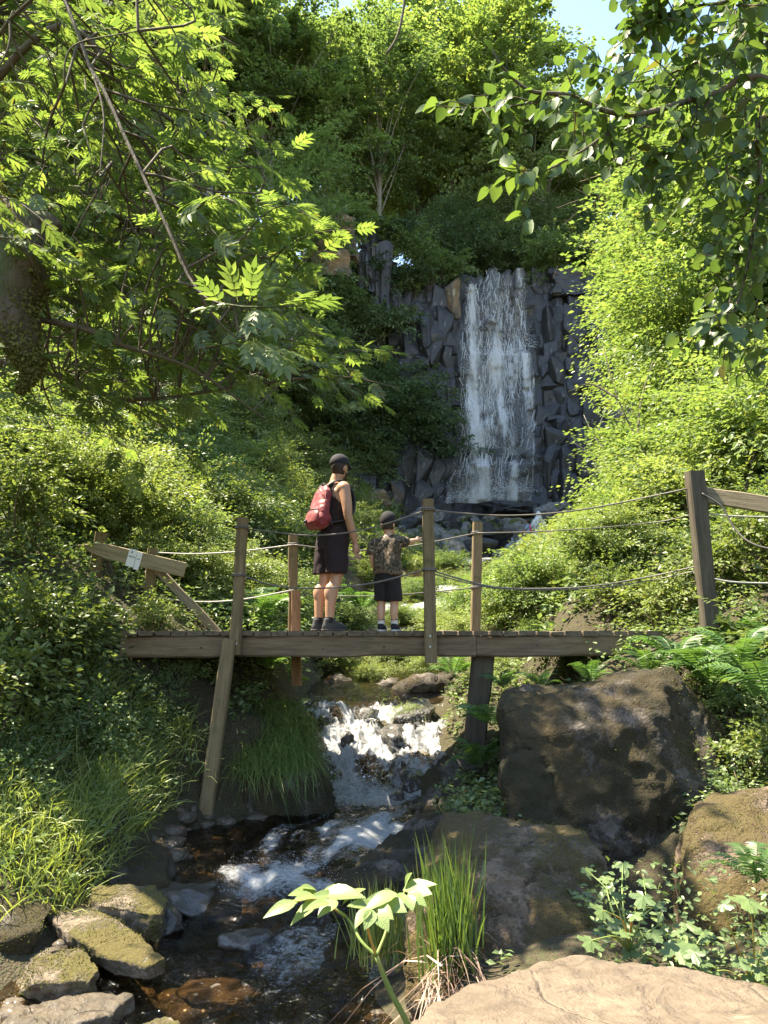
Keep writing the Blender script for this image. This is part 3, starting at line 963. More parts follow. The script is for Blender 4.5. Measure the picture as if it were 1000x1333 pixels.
# splash where it lands on the ledges
for px, py, wd, nn in ((650, 462, 34, 500), (690, 452, 10, 200), (625, 648, 40, 900), (665, 640, 34, 900), (605, 650, 20, 300)):
    pxs, pys_ = rng.normal(px, wd * 0.5, nn), py - rng.exponential(7, nn)
    pts = face_points(pxs, pys_, rng.uniform(0.3, 1.1, nn))
    scatter(mbd, drop_t, pts, rdirs(nn), rdirs(nn), rng.uniform(0.015, 0.06, nn))
# side trickle at the top right lip
pts0 = np.array([P(rng.uniform(734, 760), rng.uniform(344, 358), 44.2) for _ in range(60)])
d = np.tile([0.0, 0, -1.0], (60, 1)) + rng.normal(0, 0.04, (60, 3))
scatter(mbs, quad_t, pts0, d, np.tile([0.0, -1, 0.1], (60, 1)) + rng.normal(0, 0.4, (60, 3)), rng.uniform(0.6, 1.3, 60), rng.uniform(0.02, 0.06, 60))
for mb_, nm, mt in ((mbs, 'water_threads', 'strand'), (mbd, 'water_drops', 'spray')):
    o = mb_.build(nm, M[mt], fall, False)
    o.matrix_parent_inverse = Matrix.Translation(-fall.location)
    o['kind'] = 'stuff'
# ------------------------------------------------------------------ boulders and stones
def hull_boulder(name, pts, mat, label, group=None, vox=0.035, disp=0.05, seed=1, smooth_it=10, fine=0.012, tufts=0, tuftmat='moss', fr=1.5):
    """stone whose outline points are given in metres; convex hull, remeshed, worn and roughened"""
    bm = bmesh.new()
    for p in pts:
        bm.verts.new(p)
    res = bmesh.ops.convex_hull(bm, input=bm.verts)
    junk = [e for e in res['geom_interior'] if isinstance(e, bmesh.types.BMVert)]
    bmesh.ops.delete(bm, geom=junk, context='VERTS')
    bmesh.ops.triangulate(bm, faces=bm.faces)
    me = bpy.data.meshes.new(name)
    bm.to_mesh(me)
    bm.free()
    me2 = bake(me, [('REMESH', dict(mode='VOXEL', voxel_size=vox)), ('SMOOTH', dict(iterations=smooth_it, factor=0.5))])
    n = len(me2.vertices)
    co = np.zeros(n * 3, np.float32)
    no = np.zeros(n * 3, np.float32)
    me2.vertices.foreach_get('co', co)
    me2.vertex_normals.foreach_get('vector', no)
    co, no = co.reshape(-1, 3).astype(float), no.reshape(-1, 3).astype(float)
    # broad bulges, broken facets, narrow joints and grain
    w1 = fbm(co * fr + seed * 7.1, 4, seed)
    st = np.floor((co[:, 2] + 0.25 * co[:, 0] + 0.12 * fbm(co * 2.0, 3, seed + 2)) / (disp * 3.2))
    facet = _h(st.astype(np.int64), np.floor(co[:, 0] / (disp * 6) + 0.5 * st).astype(np.int64), st.astype(np.int64) * 0, seed) - 0.5
    joint = np.exp(-(fbm(co * (fr * 1.3) + 3.3, 3, seed + 3) / 0.035) ** 2)
    f = w1 * disp + facet * disp * 0.28 - joint * disp * 0.55 + np.abs(fbm(co * 6 + seed, 3, seed + 5)) * disp * -0.4 + fbm(co * 19, 3, seed + 9) * fine
    co = co + no * f[:, None]
    c = co.mean(0)
    base = np.array([c[0], c[1], co[:, 2].min()])
    me2.vertices.foreach_set('co', (co - base).astype(np.float32).ravel())
    me2.polygons.foreach_set('use_smooth', np.full(len(me2.polygons), True))
    me2.update()
    me2.materials.clear()
    me2.name = name
    o = link(name, me2, mat)
    o.location = base
    tag(o, label, 'rock', group)
    if tufts:
        # moss: tiny tufts in patches on the stone
        k = rng.integers(0, n, tufts * 3)
        w = fbm(co[k] * 2.2, 3, seed + 33) + 0.35 * no[k][:, 2]
        k = k[w > 0.22][:tufts]
        m = MB()
        scatter(m, diamond_t, co[k] - base + rng.normal(0, vox * 0.3, (len(k), 3)), no[k] + rng.normal(0, 0.5, (len(k), 3)), rdirs(len(k)), rng.uniform(0.006, 0.014, len(k)))
        t = m.build('moss', M[tuftmat], o, False)
        t['kind'] = 'stuff'
    return o
diamond_t = (np.array([[0, 0, 0], [0.28, 0.45, 0.05], [0, 1, -0.08], [-0.28, 0.45, 0.05]]), [np.array([[0, 1, 2], [0, 2, 3]])])

B = hull_boulder
B('boulder', [P(656, 925, 5.5), P(668, 900, 5.9), P(730, 885, 6.0), P(800, 872, 6.1), P(858, 862, 6.0), P(872, 872, 5.7), P(905, 900, 5.9), P(942, 955, 5.8), P(948, 1000, 5.5), P(905, 1050, 5.15), P(880, 1120, 5.0), P(760, 1110, 4.95), P(665, 1075, 5.0), P(652, 1000, 5.2),
  P(760, 935, 5.35), P(850, 940, 5.25), P(690, 960, 5.2), (1.0, 6.7, 1.25), (2.3, 6.7, 1.3), (1.0, 6.7, 0.2), (2.4, 6.6, 0.2), (0.9, 5.0, 0.1), (2.1, 5.0, 0.1)],
  M['boulder'], 'huge dark mossy boulder with ridged top beside the bridge end', vox=0.028, disp=0.07, seed=57, smooth_it=6, tufts=9000)
B('boulder', [P(553, 1100, 4.45), P(582, 1058, 4.6), P(625, 1046, 4.7), P(700, 1056, 4.65), P(768, 1074, 4.55), P(796, 1112, 4.3), P(765, 1200, 3.7), P(720, 1265, 3.5), P(560, 1270, 3.55), P(520, 1200, 3.75), P(515, 1260, 3.6), P(620, 1105, 4.0), P(700, 1115, 3.85), (0.1, 3.7, 0.0), (1.2, 3.6, 0.0), (1.25, 4.7, 0.2), (0.25, 4.8, 0.0), (0.1, 3.5, 0.1), (0.9, 3.4, 0.2)],
  M['boulder2'], 'rounded brown boulder with pale lichen behind the long grass tuft', vox=0.022, disp=0.05, seed=8, smooth_it=7, tufts=3500)
B('boulder', [P(905, 1060, 4.4), P(925, 1040, 4.7), P(1000, 1035, 4.8), (2.9, 4.7, 0.95), P(890, 1100, 4.1), P(895, 1190, 3.9), P(940, 1210, 3.8), (2.4, 3.8, 0.6), (2.5, 3.8, 0.2), (1.5, 3.9, 0.1), (1.7, 4.9, 0.2), (3.0, 4.9, 0.2)],
  M['boulder2'], 'flat topped moss edged boulder right of the dark gap', vox=0.025, disp=0.04, seed=12, smooth_it=6, tufts=4500)
B('rock_slab', [P(528, 1333, 2.25), P(560, 1300, 2.45), P(640, 1265, 2.7), P(740, 1248, 2.85), P(830, 1250, 2.85), P(930, 1275, 2.7), (1.55, 2.5, 0.62), (1.6, 1.6, 0.60), (0.0, 1.5, 0.60), (0.5, 1.5, 0.74), (1.0, 1.6, 0.74), P(760, 1300, 2.45), P(640, 1320, 2.35), (0.1, 1.6, -0.05), (1.5, 1.6, -0.05), (1.4, 2.7, 0.0), (0.15, 2.5, -0.05), (0.6, 2.85, 0.0)],
  M['slab'], 'smooth tan rock slab with a crack and grey lichen rings', vox=0.018, disp=0.02, seed=15, smooth_it=8, fine=0.005, fr=2.2)
# the mossy bank mound left of the cascade
B('boulder', [P(235, 1000, 7.1), P(300, 940, 7.5), P(350, 932, 7.7), P(400, 960, 7.6), P(425, 1010, 7.35), P(440, 1060, 7.1), P(380, 1070, 6.95), P(300, 1068, 7.0), P(245, 1060, 7.0), (-1.9, 8.4, 1.1), (-0.8, 8.6, 0.9), (-1.9, 8.4, -0.2), (-0.5, 8.6, -0.1), P(330, 1000, 7.05), P(400, 1015, 7.0)],
  M['boulder'], 'dark undercut boulder under the bridge with grass hanging over it', vox=0.03, disp=0.06, seed=21, tufts=3000)
# slanting mossy ledge on the right edge of the lower pool
B('boulder', [P(428, 1150, 5.3), P(470, 1115, 5.7), P(545, 1075, 6.3), P(560, 1085, 5.9), P(545, 1130, 5.2), P(450, 1165, 5.1), (0.45, 6.5, 0.45), (0.5, 5.2, 0.3), (0.4, 6.4, -0.2), (0.4, 5.2, -0.2), P(440, 1165, 5.2)],
  M['boulder'], 'low slanting mossy ledge dipping into the stream', vox=0.022, disp=0.03, seed=24, tufts=1800)
B('boulder', [P(548, 1010, 6.9), P(575, 985, 7.3), P(612, 975, 7.4), P(640, 1000, 7.0), P(620, 1075, 6.5), P(548, 1075, 6.6), (0.35, 7.6, 0.1), (1.0, 7.6, 0.3), (0.4, 6.4, -0.1), (1.0, 6.4, 0.0)],
  M['boulder'], 'green mossed rock at the foot of the dark bridge post', vox=0.024, disp=0.04, seed=26, tufts=2500)
B('boulder', [P(560, 985, 8.6), P(568, 940, 8.9), P(600, 915, 9.2), P(650, 908, 9.3), P(655, 960, 8.7), P(600, 1000, 8.2), (0.5, 9.6, 0.2), (1.5, 9.6, 0.3), (1.4, 8.3, 0.2), (0.5, 8.3, 0.1)],
  M['bankstone'], 'sunlit pale boulder with yellow moss right of the cascade', vox=0.028, disp=0.04, seed=28, tufts=1200)

# dark mossy rocks closing the hollow behind the cascade, under the deck
for i, (px, py, Y, w_, h_, lab) in enumerate([(392, 905, 10.0, 0.7, 0.55, 'dark mossy rock at the left of the hollow under the deck'), (440, 893, 10.9, 0.6, 0.6, 'green cushioned rock in the hollow behind the cascade'), (500, 890, 10.6, 0.9, 0.6, 'broad black rock in the hollow behind the cascade'), (560, 893, 10.3, 0.8, 0.6, 'black rock at the right of the hollow under the deck'), (620, 880, 10.4, 0.9, 0.8, 'shaded bank rock behind the dark bridge post'), (350, 890, 10.2, 0.8, 0.8, 'shaded bank rock behind the red-brown post')]):
    c = P(px, py, Y)
    pts = [Vector((c.x + w_ * a * 0.6, c.y + 0.35 * b, c.z - 0.15 + h_ * q)) for a in (-1, 0, 1) for b in (-1, 1) for q in (-0.5, 0.2 + 0.25 * (1 - abs(a)))]
    hull_boulder('boulder', pts, M['boulder'], lab, vox=0.04, disp=0.08, seed=60 + i, tufts=600)

# left bank stones
sl_ = [P(50, 1182, 4.70), P(95, 1162, 4.95), P(122, 1170, 4.9), P(175, 1215, 4.35), P(216, 1246, 4.06), P(192, 1258, 3.98), P(140, 1246, 4.08), P(80, 1208, 4.42)]
B('rock_slab', sl_ + [q - Vector((0.0, -0.03, 0.085)) for q in sl_],
  M['bankstone'], 'slanting pale slab with yellow moss, tip in the water', vox=0.012, disp=0.010, seed=31, fine=0.006, smooth_it=2, tufts=900)
B('stone', [P(115, 1155, 4.75), P(130, 1146, 4.95), P(205, 1148, 4.9), P(222, 1165, 4.8), P(215, 1190, 4.6), P(130, 1178, 4.62), (-1.75, 4.7, 0.0), (-1.25, 4.6, -0.1), (-1.3, 5.0, 0.0), (-1.7, 5.0, 0.0)],
  M['bankstone'], 'long low stone furred with olive moss at the riffle edge', vox=0.016, disp=0.025, seed=33, tufts=2200)
B('stone', [P(40, 1245, 4.05), P(60, 1230, 4.2), P(110, 1228, 4.2), P(135, 1255, 3.95), P(120, 1275, 3.85), P(45, 1280, 3.8), (-1.9, 4.1, -0.1), (-1.35, 3.9, -0.15)],
  M['bankstone'], 'small green mossy stone with a white broken edge', vox=0.014, disp=0.02, seed=35, tufts=1500)
B('stone', [P(68, 1122, 5.2), P(95, 1112, 5.35), P(112, 1122, 5.25), P(105, 1140, 5.1), P(70, 1145, 5.1), (-2.1, 5.2, 0.25), (-1.9, 5.4, 0.2)],
  M['bankstone'], 'tan angular stone resting on top of the grassy bank', vox=0.012, disp=0.012, seed=37, smooth_it=3, tufts=300)
B('stone', [P(0, 1165, 4.6), P(50, 1150, 4.8), P(75, 1175, 4.6), P(55, 1210, 4.3), P(0, 1225, 4.2), (-2.3, 4.5, 0.0), (-1.9, 4.3, -0.05)],
  M['boulder'], 'dark rounded stone behind the slanting slab', vox=0.016, disp=0.02, seed=40, fine=0.006, tufts=1500)
B('rock_slab', [P(20, 1310, 3.7), P(90, 1292, 3.85), P(180, 1290, 3.85), P(140, 1320, 3.65), P(60, 1345, 3.5), P(0, 1350, 3.45), (-1.9, 3.5, -0.25), (-1.1, 3.7, -0.25), (-1.2, 3.9, -0.2)],
  M['bedstone'], 'thin flat rock shelf just under the clear water', vox=0.014, disp=0.015, seed=43, smooth_it=4)
B('stone', [P(180, 1330, 3.5), P(215, 1318, 3.6), P(240, 1330, 3.5), P(235, 1350, 3.35), P(185, 1352, 3.35), (-0.95, 3.45, -0.25)],
  M['bankstone'], 'small pale pebble-shaped stone poking from the pool', vox=0.012, disp=0.012, seed=45)
B('boulder', [P(110, 1130, 5.2), P(150, 1095, 5.6), P(215, 1085, 5.75), P(225, 1110, 5.5), P(215, 1140, 5.2), P(140, 1150, 5.05), (-1.9, 5.7, 0.1), (-1.3, 5.6, 0.0), (-1.3, 5.1, 0.0)],
  M['boulder'], 'undercut bank rock with orange moss below the long grass', vox=0.02, disp=0.03, seed=47, tufts=2000)

# wet rocks standing in the water
for i, (px, py, Y, w, h, lab) in enumerate([
    (475, 945, 9.05, 0.36, 0.30, 'pointed black rock splitting the lip of the cascade'),
    (416, 935, 9.2, 0.34, 0.22, 'low black rock at the left lip of the cascade'),
    (452, 985, 8.45, 0.26, 0.36, 'dark wedge rock in the white water'),
    (540, 938, 8.95, 0.52, 0.30, 'grass capped rock at the right lip of the cascade'),
    (528, 978, 8.55, 0.55, 0.38, 'broad wet rock with water sheeting over it'),
    (540, 1030, 7.85, 0.40, 0.26, 'wet brown rock at the foot of the cascade'),
    (520, 1050, 7.6, 0.22, 0.16, 'small shining rock beside the plunge pool'),
    (405, 985, 8.3, 0.34, 0.42, 'dark rock under the hanging grass left of the cascade'),
    (312, 1090, 6.6, 0.26, 0.16, 'mossy stone near the leaning post in the pool'),
    (262, 1178, 5.25, 0.62, 0.20, 'smooth brown rock the riffle pours around'),
    (318, 1228, 4.6, 0.34, 0.17, 'black round stone below the riffle'),
    (222, 1200, 4.85, 0.30, 0.2, 'dark stone at the end of the mossy long stone'),
    (300, 1262, 4.2, 0.5, 0.12, 'sunken brown stone in the lower pool'),
    (360, 1130, 6.0, 0.4, 0.14, 'barely covered stone in the fast run'),
    (255, 1120, 6.1, 0.3, 0.16, 'shadowed stone under the left bank'),
    (575, 957, 8.6, 0.24, 0.26, 'stone wedged between cascade and pale boulder'),
]):
    me = rock_mesh('wet_rock', 300 + i * 3, 4, rough=0.26, cuts=3 if i in (9, 12, 13) else 6, dims=(w, w * 0.8, h), smooth=True)
    me.materials.append(M['boulder'] if i in (8,) else M['bedstone'] if i == 12 else M['wetstone'])
    o = link('wet_rock', me)
    o.location = P(px, py, Y) + Vector((0, 0, 0.03 if i < 8 else -h * 0.1))
    if i < 8: o.scale = (1.18, 1.1, 1.25)
    if i in (9, 12, 13): o.location.z = float(wz(np.array([Y]))[0]) - h * (0.22 if i == 9 else 0.55)
    o.rotation_euler = (random.uniform(-0.2, 0.2), random.uniform(-0.2, 0.2), random.uniform(0, 6))
    tag(o, lab, 'rock')

# pebbles on the stream bed: nobody could count them
mb = MB()
bm = bmesh.new()
bmesh.ops.create_icosphere(bm, subdivisions=1, radius=0.5)
pv = np.array([v.co[:] for v in bm.verts]); pf = np.array([[v.index for v in f.verts] for f in bm.faces])
bm.free()
for it in range(2):
    n = 700
    y = rng.uniform(2.6, 7.6, n)
    s = rng.uniform(-1.15, 1.1, n)
    x = xc(y) + s * hw(y)
    z = ground_h(x, y)
    sc = rng.uniform(0.03, 0.13, n) if it else rng.uniform(0.05, 0.22, n) * (rng.random(n) < 0.4) + 0.03
    v = pv * (1 + 0.25 * fbm(pv * 2 + it * 5, 2, 90 + it))[:, None] * np.array([1, 1.3, 0.55])
    scatter(mb, (v, [pf]), np.stack([x, y, z], -1), nrm(np.concatenate([rng.normal(size=(n, 2)), 0.15 * rng.normal(size=(n, 1))], 1)), np.tile([0.0, 0, 1], (n, 1)), sc)
o = mb.build('stream_pebbles', M['bedstone'], None, True)
tag(o, 'brown pebbles covering the bed of the stream', 'pebbles', kind='stuff')

# scree below the fall
scree_me = []
for k in range(6):
    me = rock_mesh('scree_rock', 500 + k, 3, rough=0.2, cuts=9)
    me.materials.append(M['scree'] if k % 3 else M['basalt'])
    scree_me.append(me)
r = np.random.default_rng(77)
ns = 0
for k in range(400):
    px, py = r.uniform(505, 800), r.uniform(640, 735)
    Y = np.interp(py, [640, 660, 690, 735], [43.5, 41.5, 36, 31]) + r.uniform(-1, 1)
    q = P(px, py, Y)
    if px > 560 + 200 or (px > 640 and py > 715) or (px > 690 and py > 690) or (px < 560 and py > 690):
        continue
    if ns >= 120: break
    g = gz(q.x, q.y)
    s = r.choice([0.45, 0.7, 1.0, 1.5], p=[0.35, 0.35, 0.2, 0.1])
    kk = int(r.integers(6))
    o = link('scree_rock', scree_me[kk])
    o.location = (q.x, q.y, g + s * 0.18)
    o.scale = (s * r.uniform(0.9, 1.4), s, s * r.uniform(0.6, 0.95))
    o.rotation_euler = (r.normal(0, 0.3), r.normal(0, 0.3), r.uniform(0, 6.28))
    kind_ = ('pale mossy scree rock' if kk % 3 else 'dark wet scree rock')
    size_ = ('big ' if s >= 1.0 else 'small ')
    where_ = ('right under the falling water' if Y > 39.5 else 'along the stream below the fall')
    tag(o, size_ + kind_ + ' ' + where_, 'rock', size_ + kind_ + 's ' + where_)
    ns += 1
for px, py, Y, w, h, lab, mt in ((482, 655, 39, 2.0, 1.5, 'sunlit tan boulder on the grassy slope behind the man', 'drybasalt'), (555, 672, 40, 2.0, 1.4, 'grey broken boulder left of the waterfall foot', 'scree'), (608, 712, 33.5, 1.3, 1.3, 'pale wet boulder with white water streaming over it', 'scree'), (640, 700, 34.5, 2.2, 1.3, 'big dark boulder with grass on top below the fall', 'basalt'), (655, 664, 41.5, 3.2, 0.9, 'flat dark ledge rock under the falling water', 'basalt'), (582, 735, 30, 1.8, 0.8, 'flat grey boulder in the lower scree', 'scree'), (720, 668, 40.5, 2.2, 1.2, 'mossy rock ledge behind the white robed person', 'scree')):
    me = rock_mesh('boulder', px, 4, rough=0.2, cuts=10, dims=(w, w * 0.8, h))
    me.materials.append(M[mt])
    o = link('boulder', me)
    o.location = P(px, py, Y)
    tag(o, lab, 'rock')
# ------------------------------------------------------------------ leaf shapes
def ovate(w=0.32, fold=0.10, curl=0.12, st=(0.0, 0.12, 0.35, 0.6, 0.82, 1.0), prof=(0.04, 0.75, 1.0, 0.8, 0.42, 0.0)):
    v, f3, f4 = [], [], []
    for s, p in zip(st, prof):
        z = -curl * s * s
        v += [(-w * p, s, z + fold * p), (0, s, z), (w * p, s, z + fold * p)]
    for i in range(len(st) - 1):
        a = i * 3
        f4 += [(a, a + 1, a + 4, a + 3), (a + 1, a + 2, a + 5, a + 4)]
    return np.array(v, float), [np.array(f4)]
OV = ovate(0.38)
OVS = ovate(0.30, 0.08, 0.10, (0, 0.35, 0.7, 1.0), (0.05, 1.0, 0.7, 0.0))
wide_t = (np.array([[0, 0, 0], [0.40, 0.5, 0.08], [0, 1, -0.12], [-0.40, 0.5, 0.08]]), [np.array([[0, 1, 2], [0, 2, 3]])])
OV4 = (np.array([[0, 0, 0], [0.27, 0.42, 0.05], [0, 1, -0.12], [-0.27, 0.42, 0.05], [0, 0.5, -0.03]]), [np.array([[0, 1, 4], [1, 2, 4], [2, 3, 4], [3, 0, 4]])])
LANCE = ovate(0.19, 0.05, 0.14, (0, 0.25, 0.6, 1.0), (0.05, 1.0, 0.75, 0.0))
def combine(parts):
    m = MB()
    for (tv, fs), M4 in parts:
        v = np.c_[tv, np.ones(len(tv))] @ np.array(M4).T
        m.add(v[:, :3], *fs)
    v = np.concatenate(m.v)
    by = {}
    for f in m.f:
        by.setdefault(f.shape[1], []).append(f)
    return v, [np.concatenate(x) for x in by.values()]
def pinnate(pairs=4, lf=LANCE, size=0.42, rach=0.012):
    parts = []
    rq = np.array([[-rach, 0, 0], [rach, 0, 0], [rach * 0.4, 0.66, -0.05], [-rach * 0.4, 0.66, -0.05]])
    parts.append(((rq, [np.array([[0, 1, 2, 3]])]), np.eye(4)))
    for k in range(pairs):
        y = 0.14 + 0.5 * k / max(pairs - 1, 1)
        z = -0.06 * y
        s = size * (0.82 + 0.3 * math.sin(math.pi * (k + 0.7) / (pairs + 0.6)))
        for sd in (-1, 1):
            Mx = Matrix.Translation((0, y, z)) @ Matrix.Rotation(-sd * math.radians(58 - 5 * k), 4, 'Z') @ Matrix.Rotation(sd * math.radians(-14 + 8 * ((k * 7) % 3)), 4, 'Y') @ Matrix.Scale(s, 4)
            parts.append((lf, Mx))
    parts.append((lf, Matrix.Translation((0, 0.66, -0.04)) @ Matrix.Scale(size * 1.05, 4)))
    return combine(parts)
PIN = pinnate()
PIN3 = pinnate(3, LANCE, 0.46)

def cat_leaves(mb, tmpl, lobes, nb, per, br, leaf, r, flat=0.55, shell=0.5, droop=0.3, jit=0.5, elong=1.0):
    """boughs of leaves spread through lobes (cx,cy,cz,rx,ry,rz); returns bough centres"""
    lo = np.array(lobes, float)
    vol = lo[:, 3] * lo[:, 4] * lo[:, 5]
    k = r.choice(len(lo), nb, p=vol ** 0.8 / (vol ** 0.8).sum())
    o = nrm(r.normal(size=(nb, 3)))
    o[:, 2] = np.abs(o[:, 2]) * np.where(r.random(nb) < 0.72, 1, -1)
    rad = shell + (1 - shell) * r.random(nb) ** 0.6
    rad = rad * np.where(r.random(nb) < 0.14, r.uniform(1.1, 1.4, nb), 1.0)
    c = lo[k, :3] + o * rad[:, None] * lo[k, 3:]
    nn = nrm(np.array([0, 0, 1.0]) * (1 - flat * 0.4) + o * (1 - flat) + r.normal(0, 0.22, (nb, 3)))
    bs = br * r.uniform(0.55, 1.35, nb)
    idx = np.repeat(np.arange(nb), per)
    n = len(idx)
    a = r.uniform(0, 2 * math.pi, n)
    q = np.sqrt(r.random(n)) * (1 + 0.35 * np.cos(a * 3 + idx))
    x, y, z = frames(o[idx] * np.array([1, 1, 0.2]), nn[idx])
    off = (x * (np.cos(a) * q * 0.75 / elong)[:, None] + y * (np.sin(a) * q * 1.1 * elong)[:, None]) * bs[idx][:, None]
    pos = c[idx] + off + z * (r.normal(0, 0.13 / elong, n) * bs[idx])[:, None]
    pos[:, 2] -= droop * q * q * bs[idx]
    d = off / (bs[idx][:, None]) + y * 0.5 + r.normal(0, jit, (n, 3)) * np.array([1, 1, 0.6]) - np.array([0, 0, droop * 0.8])
    up = z + r.normal(0, jit * 0.8, (n, 3))
    scatter(mb, tmpl, pos, d, up, leaf * r.uniform(0.6, 1.3, n))
    return c

def make_tree(name, seed, height, lobes, nb, per, br, leaf, lmat, bark='bark', trunk_r=0.2, tmpl=None, flat=0.55, limbs=22, lean=(0, 0), shell=0.5, trunk_top=0.85, droop=0.3):
    r = np.random.default_rng(seed)
    root = empty(name)
    m = MB()
    c = cat_leaves(m, tmpl or wide_t, lobes, nb, per, br, leaf, r, flat, shell, droop, elong=1.25)
    m.build('crown', M[lmat], root, False)
    w = MB()
    tp = smooth_path([(0, 0, -0.4), (lean[0] * 0.2 + r.normal(0, 0.1), lean[1] * 0.2, height * 0.25), (lean[0] * 0.6 + r.normal(0, 0.15), lean[1] * 0.6 + r.normal(0, 0.15), height * 0.55), (lean[0], lean[1], height * trunk_top)], 14)
    w.add(*tube(tp, np.linspace(trunk_r, trunk_r * 0.25, 14), 8, bump=0.12, seed=seed))
    for e in r.choice(len(c), min(limbs, len(c)), replace=False):
        ce = c[e]
        t = np.clip((ce[2] / height) * 0.98 - 0.14, 0.10, 0.95)
        s = tp[int(t * 13)]
        mid = (s + ce) / 2 + np.array([0, 0, 0.10 * np.linalg.norm(ce - s)]) + r.normal(0, 0.12, 3)
        rr = trunk_r * 0.30 * (1 - 0.5 * t)
        w.add(*tube(smooth_path([s, mid, ce], 7), np.linspace(rr, rr * 0.2, 7), 5))
    w.build('trunk', M[bark], root)
    return root

def make_shrub(name, seed, rad, h, nb, per, br, leaf, lmat, tmpl=None, flat=0.4, stems=9, shell=0.35, droop=0.3, bark='twig', lobes=None):
    r = np.random.default_rng(seed)
    root = empty(name)
    if lobes is None:
        lobes = [(r.normal(0, rad * 0.35), r.normal(0, rad * 0.35), h * r.uniform(0.35, 0.62), rad * r.uniform(0.45, 0.8), rad * r.uniform(0.45, 0.8), h * r.uniform(0.3, 0.45)) for _ in range(5)]
    m = MB()
    c = cat_leaves(m, tmpl or diamond_t, lobes, nb, per, br, leaf, r, flat, shell, droop, elong=1.45)
    # long shoots that stick out of the bush
    for k in range(int(nb * 0.10)):
        s = c[r.integers(len(c))]
        d = nrm(s * np.array([1, 1, 0]) / rad + np.array([0, 0, r.uniform(0.2, 1.4)]) + r.normal(0, 0.3, 3))
        L = r.uniform(0.25, 0.6) * h * 0.6
        t_ = np.sort(r.random(26))
        pos = s + d * (t_ * L)[:, None] + np.array([0, 0, -0.25 * L]) * (t_ ** 2)[:, None] + r.normal(0, leaf * 0.25, (26, 3))
        scatter(m, tmpl or diamond_t, pos, d + r.normal(0, 0.6, (26, 3)), np.array([0, 0, 1.0]) + r.normal(0, 0.4, (26, 3)), leaf * r.uniform(0.8, 1.5, 26))
    m.build('foliage', M[lmat], root, False)
    w = MB()
    for e in r.choice(len(c), min(stems, len(c)), replace=False):
        s = np.array([r.normal(0, rad * 0.12), r.normal(0, rad * 0.12), -0.1])
        mid = (s + c[e]) / 2 + np.array([0, 0, 0.12 * h]) + r.normal(0, 0.04 * rad, 3)
        w.add(*tube(smooth_path([s, mid, c[e]], 7), np.linspace(0.012, 0.004, 7) * max(1, h / 1.5), 4))
    w.build('stems', M[bark], root)
    return root

USED = set()
def plant(proto, loc, rz, sc, label=None, cat=None, group=None, sink=0.0, tilt=None):
    if proto.name in USED:
        o = copy_tree(proto)
    else:
        o = proto
        USED.add(proto.name)
    o.location = (loc[0], loc[1], loc[2] - sink)
    o.rotation_euler = (tilt[0] if tilt else 0, tilt[1] if tilt else 0, rz)
    o.scale = (sc,) * 3 if np.isscalar(sc) else sc
    tag(o, label, cat, group)
    return o
def on_ground(px, Y, dx=0):
    """ground point under pixel column px at depth Y"""
    x = (px - 500) / 1000.0 * Y
    for _ in range(4):
        z = gz(x, Y)
        # column px at this height
        t = (Y * CT + (z - EYE) * ST)
        x = (px - 500) / 1000.0 * t
    return (x, Y, gz(x, Y))

# ------------------------------------------------------------------ trees on the cliff top
G_TOP = 'trees on top of the cliff'
T1 = make_tree('broadleaf_tree', 11, 17, [(0, 0, 11, 4.2, 4.2, 4.0), (1.8, -1, 8, 3, 3, 2.6), (-2, 0.5, 8.6, 2.8, 3, 2.6), (0.3, 0.4, 14.6, 2.6, 2.6, 2.6)], 175, 170, 0.95, 0.21, 'far', 'barkpale', 0.24)
T2 = make_tree('broadleaf_tree', 12, 19, [(0, 0, 12, 3.6, 3.6, 5.2), (2.2, 0, 10, 2.4, 2.4, 2.6), (-1.8, 0.5, 9, 2.4, 2.4, 3), (0.4, 0, 17, 2.0, 2.0, 2.4)], 170, 170, 0.9, 0.20, 'far', 'barkpale', 0.2)
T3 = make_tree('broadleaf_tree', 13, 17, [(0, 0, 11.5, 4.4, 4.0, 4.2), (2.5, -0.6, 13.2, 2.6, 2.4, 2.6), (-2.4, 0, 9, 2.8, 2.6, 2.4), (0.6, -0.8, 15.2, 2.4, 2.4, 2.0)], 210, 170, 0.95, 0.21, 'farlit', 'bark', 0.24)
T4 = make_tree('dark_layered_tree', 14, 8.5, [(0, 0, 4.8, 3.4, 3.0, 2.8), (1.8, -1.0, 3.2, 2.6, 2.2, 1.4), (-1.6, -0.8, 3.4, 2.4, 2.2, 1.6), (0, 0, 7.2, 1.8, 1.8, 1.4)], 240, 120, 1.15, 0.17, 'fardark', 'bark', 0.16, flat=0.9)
T5 = make_tree('slender_tree', 15, 18, [(0, 0, 11, 2.2, 2.2, 5.6), (0.8, 0, 16, 1.6, 1.6, 2.4)], 150, 110, 1.0, 0.18, 'far', 'barkpale', 0.15)
def top(px, Y): return on_ground(px, Y)
